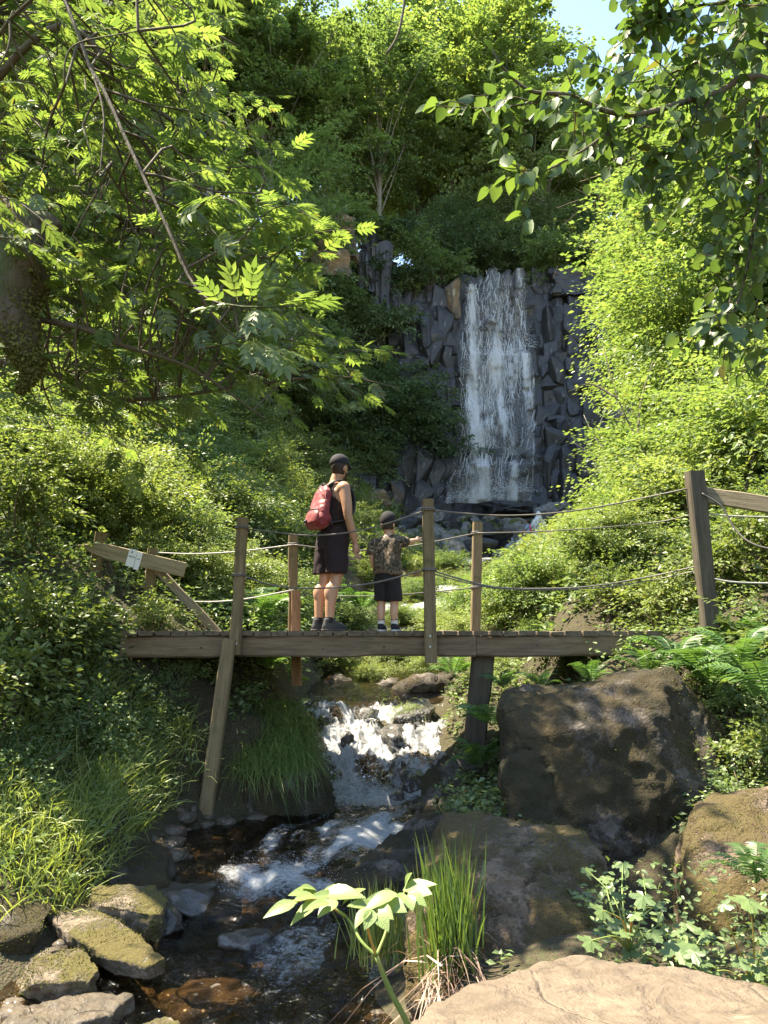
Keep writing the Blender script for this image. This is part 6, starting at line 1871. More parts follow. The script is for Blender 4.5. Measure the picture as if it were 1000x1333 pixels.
# arrow sign
sign = empty('arrow_sign', P(112, 812, 8.1))
tag(sign, 'wooden arrow-shaped signboard with white plate beside the bridge', 'sign')
timber('post', P(111, 815, 8.1), P(133, 693, 8.1), 0.115, 0.08, M['post'], sign, seg=8)
timber('brace', P(152, 764, 8.16), P(138, 728, 8.16), 0.05, 0.04, M['postdark'], sign, seg=5)
def arrow_board():
    a, b = P(98, 708, 8.02), P(241, 742, 8.05)
    ax = (b - a); L = ax.length
    z = ax.normalized(); x = Vector((0, -1, 0)).cross(z).normalized(); y = z.cross(x)
    h, th = 0.155, 0.035
    out = [(-0.015, 0.0), (h * 0.40, 0.22), (h * 0.5, 0.34), (h * 0.5, L), (-h * 0.5, L), (-h * 0.5, 0.34), (-h * 0.36, 0.2)]
    n = len(out)
    V = [(u, -th / 2, w) for u, w in out] + [(u, th / 2, w) for u, w in out]
    f = [list(range(n))[::-1], [n + i for i in range(n)]]
    bm = bmesh.new()
    vs = [bm.verts.new(v) for v in V]
    bm.faces.new([vs[i] for i in range(n)]); bm.faces.new([vs[n + i] for i in range(n)][::-1])
    for i in range(n):
        j = (i + 1) % n
        bm.faces.new([vs[i], vs[n + i], vs[n + j], vs[j]])
    bmesh.ops.recalc_face_normals(bm, faces=bm.faces)
    bmesh.ops.bevel(bm, geom=list(bm.edges), offset=0.006, segments=1, affect='EDGES')
    me = bpy.data.meshes.new('arrow_board'); bm.to_mesh(me); bm.free()
    o = link('arrow_board', me, M['signwood'], sign)
    m = Matrix(((x.x, y.x, z.x, a.x), (x.y, y.y, z.y, a.y), (x.z, y.z, z.z, a.z), (0, 0, 0, 1)))
    o.matrix_basis = Matrix.Translation(-Vector(sign.location)) @ m
    # white plate across the board
    def plate(name, z0, z1, x0, x1, t0, mat, par):
        mb = MB()
        v = np.array([(p, q, r_) for p in (x0, x1) for q in (t0 - 0.004, t0) for r_ in (z0, z1)])
        mb.add(v, np.array([[0, 1, 3, 2], [4, 6, 7, 5], [0, 4, 5, 1], [2, 3, 7, 6], [0, 2, 6, 4], [1, 5, 7, 3]]))
        pl = link(name, mb.mesh(name, False), mat, par)
        return pl
    sgn = 1.0
    p1 = plate('plate', 0.575, 0.66, -0.10, 0.085, th / 2 + 0.006, M['signplate'], o)
    p2 = plate('plate', 0.665, 0.72, -0.115, 0.07, th / 2 + 0.006, M['signplate'], o)
    for z0, z1, x0, x1 in ((0.60, 0.615, 0.045, 0.062), (0.586, 0.596, 0.0, 0.012), (0.600, 0.606, 0.0, 0.012), (0.610, 0.622, 0.0, 0.012), (0.627, 0.633, 0.0, 0.012), (0.640, 0.652, 0.0, 0.012), (0.680, 0.690, -0.01, 0.002), (0.697, 0.705, -0.01, 0.002)):
        plate('print', z0, z1, x0, x1, th / 2 + 0.008, M['ink'], o)
    return o
arrow_board()
# fence at the right bridge end
fence = empty('end_fence', P(925, 840, 6.55))
tag(fence, 'dark square end post with a wooden rail running right', 'fence')
timber('post', P(928, 850, 6.55), P(904, 614, 6.55), 0.135, 0.11, M['postdark'], fence, seg=12)
timber('rail', P(912, 644, 6.6), P(1075, 668, 6.2), 0.07, 0.14, M['rail'], fence, up=(0, 0, 1), seg=10)
rope([P(914, 642, 6.48), P(940, 660, 6.45), P(958, 690, 6.4), P(985, 710, 6.3), P(1040, 720, 6.2)], 0.008, 'rope', fence)
rope([P(912, 668, 6.6), P(960, 672, 6.6), P(1040, 674, 6.6)], 0.008, 'wire', fence)
rope([P(922, 752, 6.6), P(960, 758, 6.6), P(1040, 760, 6.6)], 0.008, 'wire', fence)
# ------------------------------------------------------------------ people
def ell(c, r, seg=18, rings=12):
    u = np.linspace(0, 2 * math.pi, seg, endpoint=False)
    w = np.linspace(-math.pi / 2, math.pi / 2, rings + 1)[1:-1]
    U, W = np.meshgrid(u, w)
    v = np.stack([np.cos(W) * np.cos(U), np.cos(W) * np.sin(U), np.sin(W)], -1).reshape(-1, 3)
    v = np.vstack([v, [[0, 0, -1], [0, 0, 1]]]) * np.array(r) + np.array(c)
    nr = rings - 1
    i, k = np.meshgrid(np.arange(nr - 1), np.arange(seg), indexing='ij')
    k2 = (k + 1) % seg
    q = np.stack([i * seg + k, i * seg + k2, (i + 1) * seg + k2, (i + 1) * seg + k], -1).reshape(-1, 4)
    kk = np.arange(seg); k3 = (kk + 1) % seg
    t = np.vstack([np.stack([np.full(seg, nr * seg), k3, kk], -1), np.stack([np.full(seg, nr * seg + 1), (nr - 1) * seg + kk, (nr - 1) * seg + k3], -1)])
    return v, q, t
def loft(secs, seg=24):
    """horizontal sections (x, y, z, rx, ry)"""
    u = np.linspace(0, 2 * math.pi, seg, endpoint=False)
    s = np.array(secs, float)
    n = len(s)
    v = np.stack([s[:, None, 0] + s[:, None, 3] * np.sign(np.cos(u)) * np.abs(np.cos(u)) ** 0.85, s[:, None, 1] + s[:, None, 4] * np.sign(np.sin(u)) * np.abs(np.sin(u)) ** 0.85, np.broadcast_to(s[:, None, 2], (n, seg))], -1).reshape(-1, 3)
    v = np.vstack([v, s[:1, :3], s[-1:, :3]])
    i, k = np.meshgrid(np.arange(n - 1), np.arange(seg), indexing='ij')
    k2 = (k + 1) % seg
    q = np.stack([i * seg + k, i * seg + k2, (i + 1) * seg + k2, (i + 1) * seg + k], -1).reshape(-1, 4)
    kk = np.arange(seg); k3 = (kk + 1) % seg
    t = np.vstack([np.stack([np.full(seg, n * seg), k3, kk], -1), np.stack([np.full(seg, n * seg + 1), (n - 1) * seg + kk, (n - 1) * seg + k3], -1)])
    return v, q, t
def limb_t(pts, rad, n=18, seg=14):
    p = smooth_path(pts, n)
    t = np.linspace(0, len(rad) - 1, n)
    return tube(p, np.interp(t, range(len(rad)), rad), seg)
def fuse(name, parts, vox, sm, mat, parent, keep=None, push=0.0):
    mb = MB()
    for p in parts:
        mb.add(*p)
    me = mb.mesh(name)
    bm = bmesh.new(); bm.from_mesh(me)
    bmesh.ops.recalc_face_normals(bm, faces=bm.faces)
    bm.to_mesh(me); bm.free()
    me2 = bake(me, [('REMESH', dict(mode='VOXEL', voxel_size=vox)), ('SMOOTH', dict(iterations=sm, factor=0.5))])
    me2.name = name
    if keep is not None:
        bm = bmesh.new(); bm.from_mesh(me2)
        bm.normal_update()
        for v in bm.verts:
            v.tag = not keep(v.co)
        nrmls = {v: v.normal.copy() for v in bm.verts}
        for v in bm.verts:
            v.co = v.co + nrmls[v] * push
        bmesh.ops.delete(bm, geom=[v for v in bm.verts if v.tag], context='VERTS')
        bm.to_mesh(me2); bm.free()
    me2.polygons.foreach_set('use_smooth', np.full(len(me2.polygons), True))
    me2.materials.clear()
    return link(name, me2, mat, parent)
def wrinkle(o, amp, sc, seed):
    me = o.data
    n = len(me.vertices)
    co = np.zeros(n * 3, np.float32); no = np.zeros(n * 3, np.float32)
    me.vertices.foreach_get('co', co); me.vertex_normals.foreach_get('vector', no)
    co, no = co.reshape(-1, 3).astype(float), no.reshape(-1, 3).astype(float)
    f = fbm(co * np.array(sc), 3, seed) * amp
    me.vertices.foreach_set('co', (co + no * f[:, None]).astype(np.float32).ravel())
    me.update()
def hand(w, d, sc, side, curl=0.5, fwd=np.array([0, 1.0, 0])):
    """palm and five fingers from the wrist w along d; side = direction of the thumb"""
    d = nrm(d); side = nrm(side - d * np.dot(side, d)); pal = np.cross(d, side)
    out = [limb_t([w, w + d * 0.045 * sc, w + d * 0.09 * sc], [0.024 * sc, 0.034 * sc, 0.032 * sc])]
    for k, (o, L) in enumerate(((0.030, 0.070), (0.010, 0.080), (-0.010, 0.074), (-0.030, 0.058))):
        a = w + d * 0.082 * sc + side * o * sc
        b = a + d * L * 0.5 * sc + pal * curl * 0.012 * sc
        c = a + d * L * 0.9 * sc + pal * curl * 0.04 * sc
        out.append(limb_t([a, b, c], [0.0095 * sc, 0.0088 * sc, 0.0072 * sc], 8, 8))
    a = w + d * 0.03 * sc + side * 0.028 * sc
    out.append(limb_t([a, a + d * 0.03 * sc + side * 0.02 * sc, a + d * 0.065 * sc + side * 0.022 * sc + pal * 0.012 * sc], [0.012 * sc, 0.011 * sc, 0.008 * sc], 8, 8))
    return out
def V3(*a): return np.array(a, float)
def cap_on(name, c, r, tilt, brim_dir, brim, mat, parent, low=-0.25):
    """ball cap: dome and a curved peak"""
    root = ell((0, 0, 0), r, 28, 20)
    v = root[0].copy()
    keep_z = low * r[2]
    v[:, 2] = np.where(v[:, 2] < keep_z, keep_z + (v[:, 2] - keep_z) * 0.05, v[:, 2])
    v = v @ np.array(Matrix.Rotation(tilt, 3, 'X')).T + np.array(c)
    dome = MB().add(v, *root[1:]).build(name, mat, parent)
    n = 13
    a = np.linspace(-1.05, 1.05, n)
    rows = []
    for s in (0.86, 1.0, 1.12, 1.0 + brim):
        ext = 1 + (s - 1) * np.cos(a * 0.75) ** 0.7 if s > 1 else np.full(n, s)
        rows.append(np.stack([np.sin(a) * r[0] * np.minimum(ext, 1.06), np.cos(a) * r[1] * ext, keep_z + 0.012 - 0.02 * (np.sin(a)) ** 2 - 0.045 * np.maximum(ext - 1, 0)], -1))
    top = np.array(rows).reshape(-1, 3)
    q = grid_quads(4, n)
    both = np.vstack([top, top - np.array([0, 0, 0.006])])
    both = both @ np.array(Matrix.Rotation(tilt, 3, 'X')).T @ np.array(Matrix.Rotation(brim_dir, 3, 'Z')).T + np.array(c)
    MB().add(both, q, q[:, ::-1] + len(top)).build('peak', mat, dome)
    return dome

# ---- the man
MX = P(421, 822, 7.62)
man = empty('person', (MX.x, 7.62, DECK), math.radians(-52))
tag(man, 'man in dark vest, shorts and cap looking towards the waterfall', 'person')
def ln(z): return 0.115 * min(z, 0.95) / 0.95           # the whole figure leans forward a little
def L_(x, y, z): return V3(x, y + ln(z), z)
torso = [(0, ln(.86), 0.86, 0.155, 0.115), (0, ln(.93), 0.95, 0.165, 0.12), (0, ln(.95), 1.06, 0.148, 0.108), (0, ln(.95), 1.18, 0.160, 0.115), (0, ln(.95) - .005, 1.30, 0.182, 0.122), (0, ln(.95) - .01, 1.39, 0.188, 0.112), (0, ln(.95) - .01, 1.45, 0.150, 0.085), (0, ln(.95), 1.49, 0.08, 0.062)]
HD = V3(0.015, ln(.95) + 0.055, 1.655)
ra = [L_(0.190, -0.015, 1.415), L_(0.232, -0.01, 1.25), L_(0.245, 0.0, 1.12), L_(0.235, 0.055, 0.98), L_(0.222, 0.115, 0.87)]
la = [L_(-0.190, -0.015, 1.415), L_(-0.232, -0.01, 1.25), L_(-0.245, 0.005, 1.12), L_(-0.232, 0.07, 0.99), L_(-0.215, 0.14, 0.89)]
legr = [L_(0.085, 0, 0.88), L_(0.10, 0.01, 0.70), L_(0.10, 0.015, 0.50), L_(0.098, -0.02, 0.34), L_(0.095, -0.005, 0.09)]
legl = [L_(-0.085, 0, 0.88), L_(-0.10, 0.01, 0.70), L_(-0.10, 0.015, 0.50), L_(-0.098, -0.02, 0.34), L_(-0.095, -0.005, 0.09)]
lr = [0.092, 0.080, 0.058, 0.060, 0.040]
def headparts(c, s):
    c = np.array(c)
    return [ell(c + V3(0, -0.008, 0.02) * s, V3(0.077, 0.097, 0.105) * s), ell(c + V3(0, 0.03, -0.055) * s, V3(0.058, 0.066, 0.068) * s),
            ell(c + V3(0, 0.078, -0.098) * s, V3(0.026, 0.022, 0.022) * s), ell(c + V3(0, 0.100, -0.022) * s, V3(0.013, 0.018, 0.022) * s), ell(c + V3(0, 0.092, 0.010) * s, V3(0.036, 0.014, 0.010) * s),
            ell(c + V3(0, 0.090, -0.062) * s, V3(0.022, 0.010, 0.007) * s),
            ell(c + V3(0.078, -0.008, -0.015) * s, V3(0.011, 0.020, 0.032) * s), ell(c + V3(-0.078, -0.008, -0.015) * s, V3(0.011, 0.020, 0.032) * s)]
def turn(parts, c, rz):
    R = np.array(Matrix.Rotation(rz, 3, 'Z'))
    return [((p[0] - c) @ R.T + c,) + tuple(p[1:]) for p in parts]
body = [loft(torso), limb_t([L_(0, 0, 1.42), V3(0, ln(.95) + 0.015, 1.52), HD + V3(0, -0.02, -0.06)], [0.075, 0.060, 0.058])]
body += turn(headparts(HD, 1.0), HD, 0.25)
for A, sx in ((ra, 1), (la, -1)):
    body.append(limb_t(A, [0.062, 0.054, 0.043, 0.042, 0.029]))
    body.append(ell(A[0] + V3(-0.01 * sx, 0, 0.0), (0.072, 0.070, 0.068)))
    body += hand(A[-1], nrm(A[-1] - A[-2]) + V3(0, -0.25, -0.1), 1.05, V3(-0.3 * sx, 1, 0), 0.9 * sx)
for Lg in (legr, legl):
    body.append(limb_t(Lg, lr))
    body.append(ell(Lg[3] + V3(0, -0.012, 0.03), (0.056, 0.062, 0.10)))
    body.append(limb_t([Lg[4], Lg[4] + V3(0, 0.05, -0.04), Lg[4] + V3(0, 0.14, -0.06)], [0.042, 0.042, 0.03]))
fuse('body', body, 0.009, 3, M['skin'], man)
def vest_keep(c):
    if c.z < 0.93 or c.z > 1.475: return False
    ax = abs(c.x)
    if c.z > 1.22:
        lim = np.interp(c.z, [1.22, 1.32, 1.40, 1.475], [0.185, 0.155, 0.125, 0.105])
        if ax > lim: return False
    elif ax > 0.178: return False
    if c.z > 1.36:
        yy = c.y - ln(.95)
        inner = np.interp(c.z, [1.36, 1.42, 1.475], [0.0, 0.045, 0.055])
        if ax < inner and yy > -0.02: return False
        if ax < inner * 0.8 and c.z > 1.44: return False
    return True
o = fuse('vest', [loft([(a, b, c, d * 1.0, e * 1.0) for a, b, c, d, e in torso])], 0.009, 2, M['brownshirt'], man, vest_keep, 0.014)
wrinkle(o, 0.012, (9, 9, 14), 3)
sh = [loft([(0, ln(.78), 0.80, 0.192, 0.145), (0, ln(.86), 0.88, 0.194, 0.148), (0, ln(.93), 0.96, 0.186, 0.140), (0, ln(.95), 1.02, 0.172, 0.130)])]
for sx in (1, -1):
    sh.append(loft([(0.112 * sx, ln(.57) - 0.002, 0.565, 0.092, 0.114), (0.106 * sx, ln(.66), 0.66, 0.094, 0.118), (0.094 * sx, ln(.76), 0.78, 0.102, 0.128), (0.085 * sx, ln(.86), 0.88, 0.10, 0.13)]))
o = fuse('shorts', sh, 0.009, 3, M['shorts'], man)
wrinkle(o, 0.018, (10, 10, 5), 5)
for Lg, sx in ((legr, 1), (legl, -1)):
    a = Lg[4]
    MB().add(*limb_t([a + V3(0, -0.004, -0.01), a + V3(0, -0.002, 0.045)], [0.047, 0.044])).build('sock', M['black'], man)
    shoe = fuse('shoe', [loft([(a[0], a[1] + 0.062, 0.015, 0.048, 0.142), (a[0], a[1] + 0.062, 0.045, 0.050, 0.144), (a[0], a[1] + 0.045, 0.075, 0.044, 0.115), (a[0], a[1] + 0.0, 0.105, 0.042, 0.06), (a[0], a[1] - 0.004, 0.125, 0.044, 0.054)])], 0.008, 4, M['shoe'], man)
    MB().add(*loft([(a[0], a[1] + 0.062, 0.0, 0.050, 0.146), (a[0], a[1] + 0.062, 0.022, 0.053, 0.150)])).build('sole', M['sole'], shoe)
cap_on('cap', HD + V3(-0.002, -0.004, 0.052), (0.090, 0.110, 0.098), 0.02, 0.25, 0.62, M['navy'], man, -0.2)
def hair_keep(c):
    q = np.array(c) - HD
    R = np.array(Matrix.Rotation(-0.25, 3, 'Z')); q = R @ q
    return q[1] < 0.005 and -0.075 < q[2] < 0.06
fuse('hair', turn([ell(HD + V3(0, -0.008, 0.02), (0.077, 0.097, 0.105)), ell(HD + V3(0, -0.02, -0.03), (0.066, 0.070, 0.06))], HD, 0.25), 0.009, 1, M['hair'], man, hair_keep, 0.004)
def beard_keep(c):
    q = np.array(c) - HD
    q = np.array(Matrix.Rotation(-0.25, 3, 'Z')) @ q
    return q[1] > 0.012 and q[2] < -0.045 and q[2] > -0.135
fuse('beard', turn([ell(HD + V3(0, 0.03, -0.055), (0.058, 0.066, 0.068)), ell(HD + V3(0, 0.078, -0.098), (0.026, 0.022, 0.022))], HD, 0.25), 0.007, 1, M['hair'], man, beard_keep, 0.003)

# backpack worn on the back: a thing of its own
pack = empty('backpack', man.location, man.rotation_euler[2])
tag(pack, 'red backpack hanging on the man\'s back', 'backpack')
yb = ln(.95) - 0.115
pk = fuse('pack_body', [loft([(0.01, yb - 0.085, 1.005, 0.10, 0.06), (0.01, yb - 0.085, 1.03, 0.145, 0.085), (0.01, yb - 0.085, 1.10, 0.155, 0.092), (0.01, yb - 0.070, 1.20, 0.150, 0.080), (0.01, yb - 0.050, 1.30, 0.135, 0.062), (0.01, yb - 0.035, 1.39, 0.105, 0.048), (0.01, yb - 0.015, 1.44, 0.055, 0.03)])], 0.010, 4, M['red'], pack)
wrinkle(pk, 0.014, (8, 8, 11), 8)
pp_ = fuse('front_pocket', [loft([(0.01, yb - 0.148, 1.03, 0.10, 0.035), (0.01, yb - 0.158, 1.06, 0.120, 0.042), (0.01, yb - 0.150, 1.14, 0.118, 0.038), (0.01, yb - 0.132, 1.19, 0.095, 0.025)])], 0.010, 4, M['red'], pack)
wrinkle(pp_, 0.006, (9, 9, 9), 9)
MB().add(*tube(smooth_path([(-0.09, yb - 0.150, 1.185), (0.01, yb - 0.166, 1.195), (0.11, yb - 0.150, 1.185)], 10), 0.005, 6)).build('zip', M['strap'], pp_)
MB().add(*tube(smooth_path([(0.165, yb - 0.09, 1.06), (0.155, yb - 0.10, 1.22), (0.115, yb - 0.07, 1.36), (0.02, yb - 0.06, 1.425)], 16), 0.006, 6)).build('zip', M['reddark'], pack)
MB().add(*tube([(-0.06, yb - 0.200, 1.075), (-0.02, yb - 0.202, 1.075)], 0.018, 4)).build('badge', M['ink'], pp_)
def strap(pts, w, th):
    p = smooth_path(pts, 20)
    t = nrm(np.gradient(p, axis=0))
    side = nrm(np.cross(t, np.tile(V3(0, -1, 0.3), (20, 1))))
    side = np.where(np.abs(t[:, 2:3]) > 2, side, np.tile(V3(1, 0, 0), (20, 1)))
    nn = nrm(np.cross(side, t))
    ring = np.stack([p - side * w / 2, p + side * w / 2, p + side * w / 2 + nn * th, p - side * w / 2 + nn * th], 1)
    i, k = np.meshgrid(np.arange(19), np.arange(4), indexing='ij')
    k2 = (k + 1) % 4
    q = np.stack([i * 4 + k, i * 4 + k2, (i + 1) * 4 + k2, (i + 1) * 4 + k], -1).reshape(-1, 4)
    return ring.reshape(-1, 3), q
yc_ = ln(.95)
for sx in (1, -1):
    MB().add(*strap([(0.06 * sx, yb - 0.02, 1.43), (0.095 * sx, yc_ - 0.06, 1.485), (0.115 * sx, yc_ + 0.02, 1.49), (0.125 * sx, yc_ + 0.105, 1.42), (0.14 * sx, yc_ + 0.135, 1.30), (0.165 * sx, yc_ + 0.10, 1.18), (0.19 * sx, yc_ + 0.0, 1.10), (0.15 * sx, yb - 0.06, 1.06)], 0.055, 0.014)).build('strap', M['strap'], pack)
MB().add(*tube(smooth_path([(-0.03, yb - 0.02, 1.44), (0.01, yb - 0.03, 1.475), (0.05, yb - 0.02, 1.44)], 8), 0.007, 6)).build('handle', M['strap'], pack)

# ---- the boy
BX = P(505, 822, 7.6)
boy = empty('person', (BX.x, 7.6, DECK), math.radians(-14))
tag(boy, 'small boy in camouflage shirt and black cap pointing with outstretched arm', 'person')
bh = V3(0.0, 0.02, 1.062)
bt = [(0, 0, 0.50, 0.110, 0.085), (0, 0, 0.60, 0.112, 0.085), (0, 0, 0.72, 0.112, 0.080), (0, 0, 0.84, 0.125, 0.080), (0, 0, 0.90, 0.120, 0.070), (0, 0, 0.935, 0.07, 0.05)]
bra = [V3(0.118, 0.0, 0.885), V3(0.155, 0.075, 0.885), V3(0.178, 0.15, 0.89), V3(0.205, 0.24, 0.91), V3(0.222, 0.305, 0.925)]
bla = [V3(-0.118, 0, 0.885), V3(-0.150, -0.005, 0.79), V3(-0.158, 0.0, 0.71), V3(-0.145, 0.05, 0.63), V3(-0.13, 0.09, 0.58)]
parts = [loft(bt), limb_t([V3(0, 0, 0.90), V3(0, 0.008, 0.96), bh + V3(0, -0.01, -0.05)], [0.05, 0.042, 0.042])] + turn(headparts(bh, 0.90), bh, -0.35)
parts += [limb_t(bra, [0.040, 0.036, 0.031, 0.029, 0.021]), limb_t(bla, [0.040, 0.036, 0.031, 0.029, 0.021])]
parts += hand(bra[-1], nrm(bra[-1] - bra[-2]), 0.68, V3(0, 0, 1), 0.9) + hand(bla[-1], nrm(bla[-1] - bla[-2]), 0.68, V3(0, 1, 0), -0.8)
# pointing finger reaches further
pd = nrm(bra[-1] - bra[-2])
for sx in (1, -1):
    parts += [limb_t([V3(0.058 * sx, 0, 0.52), V3(0.066 * sx, 0.006, 0.40), V3(0.066 * sx, 0.006, 0.29), V3(0.066 * sx, -0.012, 0.19), V3(0.066 * sx, -0.005, 0.06)], [0.062, 0.054, 0.041, 0.042, 0.029]), limb_t([V3(0.066 * sx, -0.005, 0.06), V3(0.068 * sx, 0.04, 0.03), V3(0.07 * sx, 0.09, 0.022)], [0.03, 0.028, 0.02])]
fuse('body', parts, 0.0075, 3, M['skinboy'], boy)
st_ = [loft([(0, 0, 0.555, 0.150, 0.118), (0, 0, 0.62, 0.142, 0.112), (0, 0, 0.74, 0.130, 0.098), (0, 0, 0.85, 0.138, 0.094), (0, 0, 0.905, 0.130, 0.082), (0, 0, 0.945, 0.072, 0.058)]),
       limb_t([V3(0.09, 0, 0.885), V3(0.135, 0.035, 0.885), V3(0.168, 0.115, 0.886)], [0.062, 0.058, 0.058]), limb_t([V3(-0.09, 0, 0.89), V3(-0.135, 0, 0.84), V3(-0.155, 0, 0.765)], [0.06, 0.058, 0.058])]
o = fuse('shirt', st_, 0.009, 4, M['camo'], boy)
wrinkle(o, 0.018, (12, 12, 6), 13)
bs_ = [loft([(0, 0, 0.47, 0.128, 0.10), (0, 0, 0.54, 0.128, 0.10), (0, 0, 0.585, 0.125, 0.098)])]
for sx in (1, -1):
    bs_.append(loft([(0.070 * sx, 0, 0.295, 0.068, 0.082), (0.068 * sx, 0, 0.38, 0.068, 0.086), (0.062 * sx, 0, 0.50, 0.066, 0.092)]))
o = fuse('shorts', bs_, 0.009, 3, M['black'], boy)
wrinkle(o, 0.010, (12, 12, 6), 15)
for sx in (1, -1):
    sk = MB().add(*limb_t([V3(0.066 * sx, -0.004, 0.055), V3(0.066 * sx, -0.006, 0.135)], [0.034, 0.036])).build('sock', M['sock'], boy)
    MB().add(*limb_t([V3(0.066 * sx, -0.0055, 0.112), V3(0.066 * sx, -0.006, 0.122)], [0.0372, 0.0372])).build('stripe', M['slate'], sk)
    shoe = fuse('shoe', [loft([(0.068 * sx, 0.035, 0.012, 0.036, 0.095), (0.068 * sx, 0.035, 0.035, 0.038, 0.097), (0.067 * sx, 0.02, 0.055, 0.034, 0.075), (0.066 * sx, -0.004, 0.075, 0.034, 0.042)])], 0.007, 3, M['navy'], boy)
    MB().add(*loft([(0.068 * sx, 0.035, 0.0, 0.038, 0.099), (0.068 * sx, 0.035, 0.016, 0.040, 0.101)])).build('sole', M['sock'], shoe)
cap_on('cap', bh + V3(0, -0.004, 0.035), (0.083, 0.100, 0.098), 0.05, -0.35, 0.6, M['black'], boy, -0.3)
def bhair(c):
    q = np.array(c) - bh
    return q[1] < 0.01 and -0.06 < q[2] < 0.03
fuse('hair', [ell(bh + V3(0, -0.007, 0.018), V3(0.077, 0.097, 0.105) * 0.9), ell(bh + V3(0, -0.02, -0.03), (0.06, 0.062, 0.05))], 0.009, 1, M['hair'], boy, bhair, 0.004)

# ---- visitors near the fall
def far_ground(px, py, Y):
    q = P(px, py, Y)
    return (q.x, q.y, max(gz(q.x, q.y), q.z - 0.05))
q = P(698, 716, 34)
me = rock_mesh('boulder', 915, 3, rough=0.15, cuts=8, dims=(2.6, 1.6, 1.2))
me.materials.append(M['scree'])
o = link('boulder', me)
o.location = (q.x - 0.3, q.y + 0.1, q.z - 0.6)
tag(o, 'low flat stone the white robed person stands on', 'rock')
w = empty('person', far_ground(702, 714, 34), math.radians(10))
tag(w, 'person in a white hooded robe standing by the stream below the fall', 'person')
fuse('body', headparts(V3(0, 0.02, 1.54), 1.0) + [limb_t([V3(0, 0, 1.3), V3(0, 0.01, 1.5)], [0.06, 0.055]), loft([(0, 0, 0.8, 0.15, 0.11), (0, 0, 1.2, 0.15, 0.10), (0, 0, 1.36, 0.12, 0.08)]), limb_t([V3(.09, 0, .85), V3(.09, 0, .1)], [.08, .045]), limb_t([V3(-.09, 0, .85), V3(-.09, 0, .1)], [.08, .045]), limb_t([V3(.17, 0, 1.32), V3(.25, .02, 1.05), V3(.2, .16, .92)], [.05, .045, .035]), limb_t([V3(-.17, 0, 1.32), V3(-.25, .02, 1.05), V3(-.2, .16, .92)], [.05, .045, .035])], 0.022, 2, M['skin'], w)
o = fuse('robe', [loft([(0, 0, 0.62, 0.24, 0.19), (0, 0, 0.85, 0.22, 0.18), (0, 0, 1.15, 0.20, 0.15), (0, 0, 1.34, 0.21, 0.13), (0, 0, 1.42, 0.12, 0.10)]), limb_t([V3(.17, 0, 1.34), V3(.27, .0, 1.08), V3(.22, .12, .95)], [.08, .09, .07]), limb_t([V3(-.17, 0, 1.34), V3(-.27, .0, 1.08), V3(-.22, .12, .95)], [.08, .09, .07]), ell((0, -0.01, 1.58), (0.115, 0.125, 0.15)), loft([(0, -0.01, 1.32, 0.2, 0.15), (0, -0.01, 1.42, 0.15, 0.13), (0, -0.01, 1.52, 0.10, 0.11)])], 0.022, 2, M['white'], w)
wrinkle(o, 0.03, (8, 8, 2.5), 3)
o = fuse('trousers', [loft([(0.1 * s, 0, 0.04, 0.10, 0.11), (0.1 * s, 0, 0.4, 0.11, 0.12), (0.09 * s, 0, 0.75, 0.11, 0.12)]) for s in (1, -1)], 0.022, 2, M['white'], w)
wrinkle(o, 0.02, (8, 8, 2.5), 4)
MB().add(*tube(smooth_path([(0.16, -0.02, 1.42), (0, -0.18, 1.2), (-0.2, -0.15, 0.95)], 8), 0.015, 5)).build('bag_strap', M['strap'], w)
c_ = empty('person', far_ground(688, 706, 34.2), math.radians(70))
tag(c_, 'dark haired child in pink and pale blue sitting beside the white robed person', 'person')
fuse('body', headparts(V3(0, 0.02, 0.98), 0.9) + [loft([(0, 0, 0.45, 0.12, 0.1), (0, 0, 0.7, 0.12, 0.09), (0, 0, 0.84, 0.09, 0.06)]), limb_t([V3(0, 0, .8), V3(0, 0, .95)], [.045, .04]), limb_t([V3(.08, 0, .45), V3(.08, .3, .45), V3(.08, .32, .05)], [.07, .055, .035]), limb_t([V3(-.08, 0, .45), V3(-.08, .3, .45), V3(-.08, .32, .05)], [.07, .055, .035]), limb_t([V3(.13, 0, .8), V3(.2, .08, .62), V3(.12, .25, .55)], [.04, .035, .03]), limb_t([V3(-.13, 0, .8), V3(-.2, .08, .62), V3(-.12, .25, .55)], [.04, .035, .03])], 0.02, 2, M['skin'], c_)
fuse('shirt', [loft([(0, 0, 0.42, 0.15, 0.13), (0, 0, 0.62, 0.14, 0.11), (0, 0, 0.80, 0.14, 0.09), (0, 0, 0.86, 0.08, 0.06)]), limb_t([V3(.12, 0, .8), V3(.2, .06, .64)], [.06, .06]), limb_t([V3(-.12, 0, .8), V3(-.2, .06, .64)], [.06, .06])], 0.02, 2, M['blue'], c_)
fuse('scarf', [loft([(0, -.12, 0.5, 0.13, 0.06), (0, -.12, 0.7, 0.14, 0.08), (0, -.1, 0.84, 0.1, 0.06)])], 0.02, 2, M['pink'], c_)
fuse('hair', [ell((0, 0, 1.02), (0.085, 0.10, 0.105))], 0.02, 1, M['hair'], c_, lambda c: c.y < 0.03 or c.z > 1.06, 0.008)
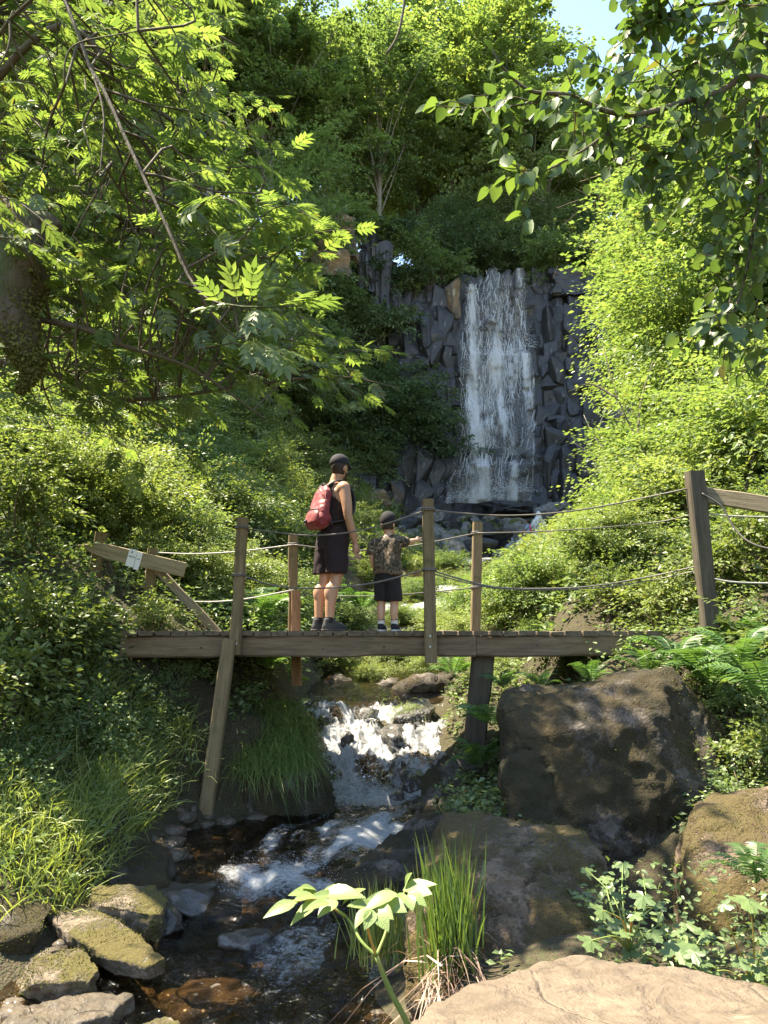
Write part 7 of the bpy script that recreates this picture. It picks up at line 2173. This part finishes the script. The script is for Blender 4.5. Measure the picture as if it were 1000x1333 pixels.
o = fuse('white_bag', [loft([(0, 0, 0.0, 0.2, 0.18), (0, 0, 0.12, 0.33, 0.26), (0, 0, 0.28, 0.30, 0.24), (0, 0, 0.40, 0.14, 0.12), (0, 0, 0.44, 0.05, 0.05)])], 0.03, 3, M['white'], None)
wrinkle(o, 0.05, (5, 5, 5), 4)
o.location = far_ground(682, 712, 33.8)
tag(o, 'bulging white cloth bag lying before the child', 'bag')
s_ = empty('person', (0, 0, 0), math.radians(75))
q = P(766, 652, 40.6)
s_.location = q
tag(s_, 'visitor in dark clothes sitting on the rocks against the cliff', 'person')
fuse('body', headparts(V3(0, 0.02, 1.14), 1.05) + [loft([(0, 0, 0.5, 0.15, 0.12), (0, 0, 0.8, 0.17, 0.11), (0, 0, 0.98, 0.12, 0.08)]), limb_t([V3(0, 0, .95), V3(0, 0.01, 1.1)], [.055, .05]), limb_t([V3(.18, 0, .93), V3(.22, .12, .7), V3(.1, .35, .68)], [.05, .045, .035]), limb_t([V3(-.18, 0, .93), V3(-.22, .12, .7), V3(-.1, .35, .68)], [.05, .045, .035]), limb_t([V3(.09, 0, .5), V3(.1, .42, .55), V3(.1, .5, .1)], [.09, .07, .045]), limb_t([V3(-.09, 0, .5), V3(-.1, .42, .55), V3(-.1, .5, .1)], [.09, .07, .045])], 0.022, 2, M['skin'], s_)
fuse('shirt', [loft([(0, 0, 0.46, 0.19, 0.16), (0, 0, 0.7, 0.19, 0.14), (0, 0, 0.92, 0.20, 0.12), (0, 0, 1.02, 0.1, 0.08)]), limb_t([V3(.17, 0, .93), V3(.23, .08, .76)], [.075, .07]), limb_t([V3(-.17, 0, .93), V3(-.23, .08, .76)], [.075, .07])], 0.022, 2, M['slate'], s_)
fuse('trousers', [limb_t([V3(.09, -.02, .5), V3(.1, .42, .55), V3(.1, .5, .12)], [.12, .095, .07]), limb_t([V3(-.09, -.02, .5), V3(-.1, .42, .55), V3(-.1, .5, .12)], [.12, .095, .07])], 0.022, 2, M['black'], s_)
fuse('hair', [ell((0, -0.005, 1.17), (0.09, 0.105, 0.11))], 0.02, 1, M['hair'], s_, lambda c: c.y < 0.03 or c.z > 1.2, 0.008)
bpy.data.scenes.remove(TMP)
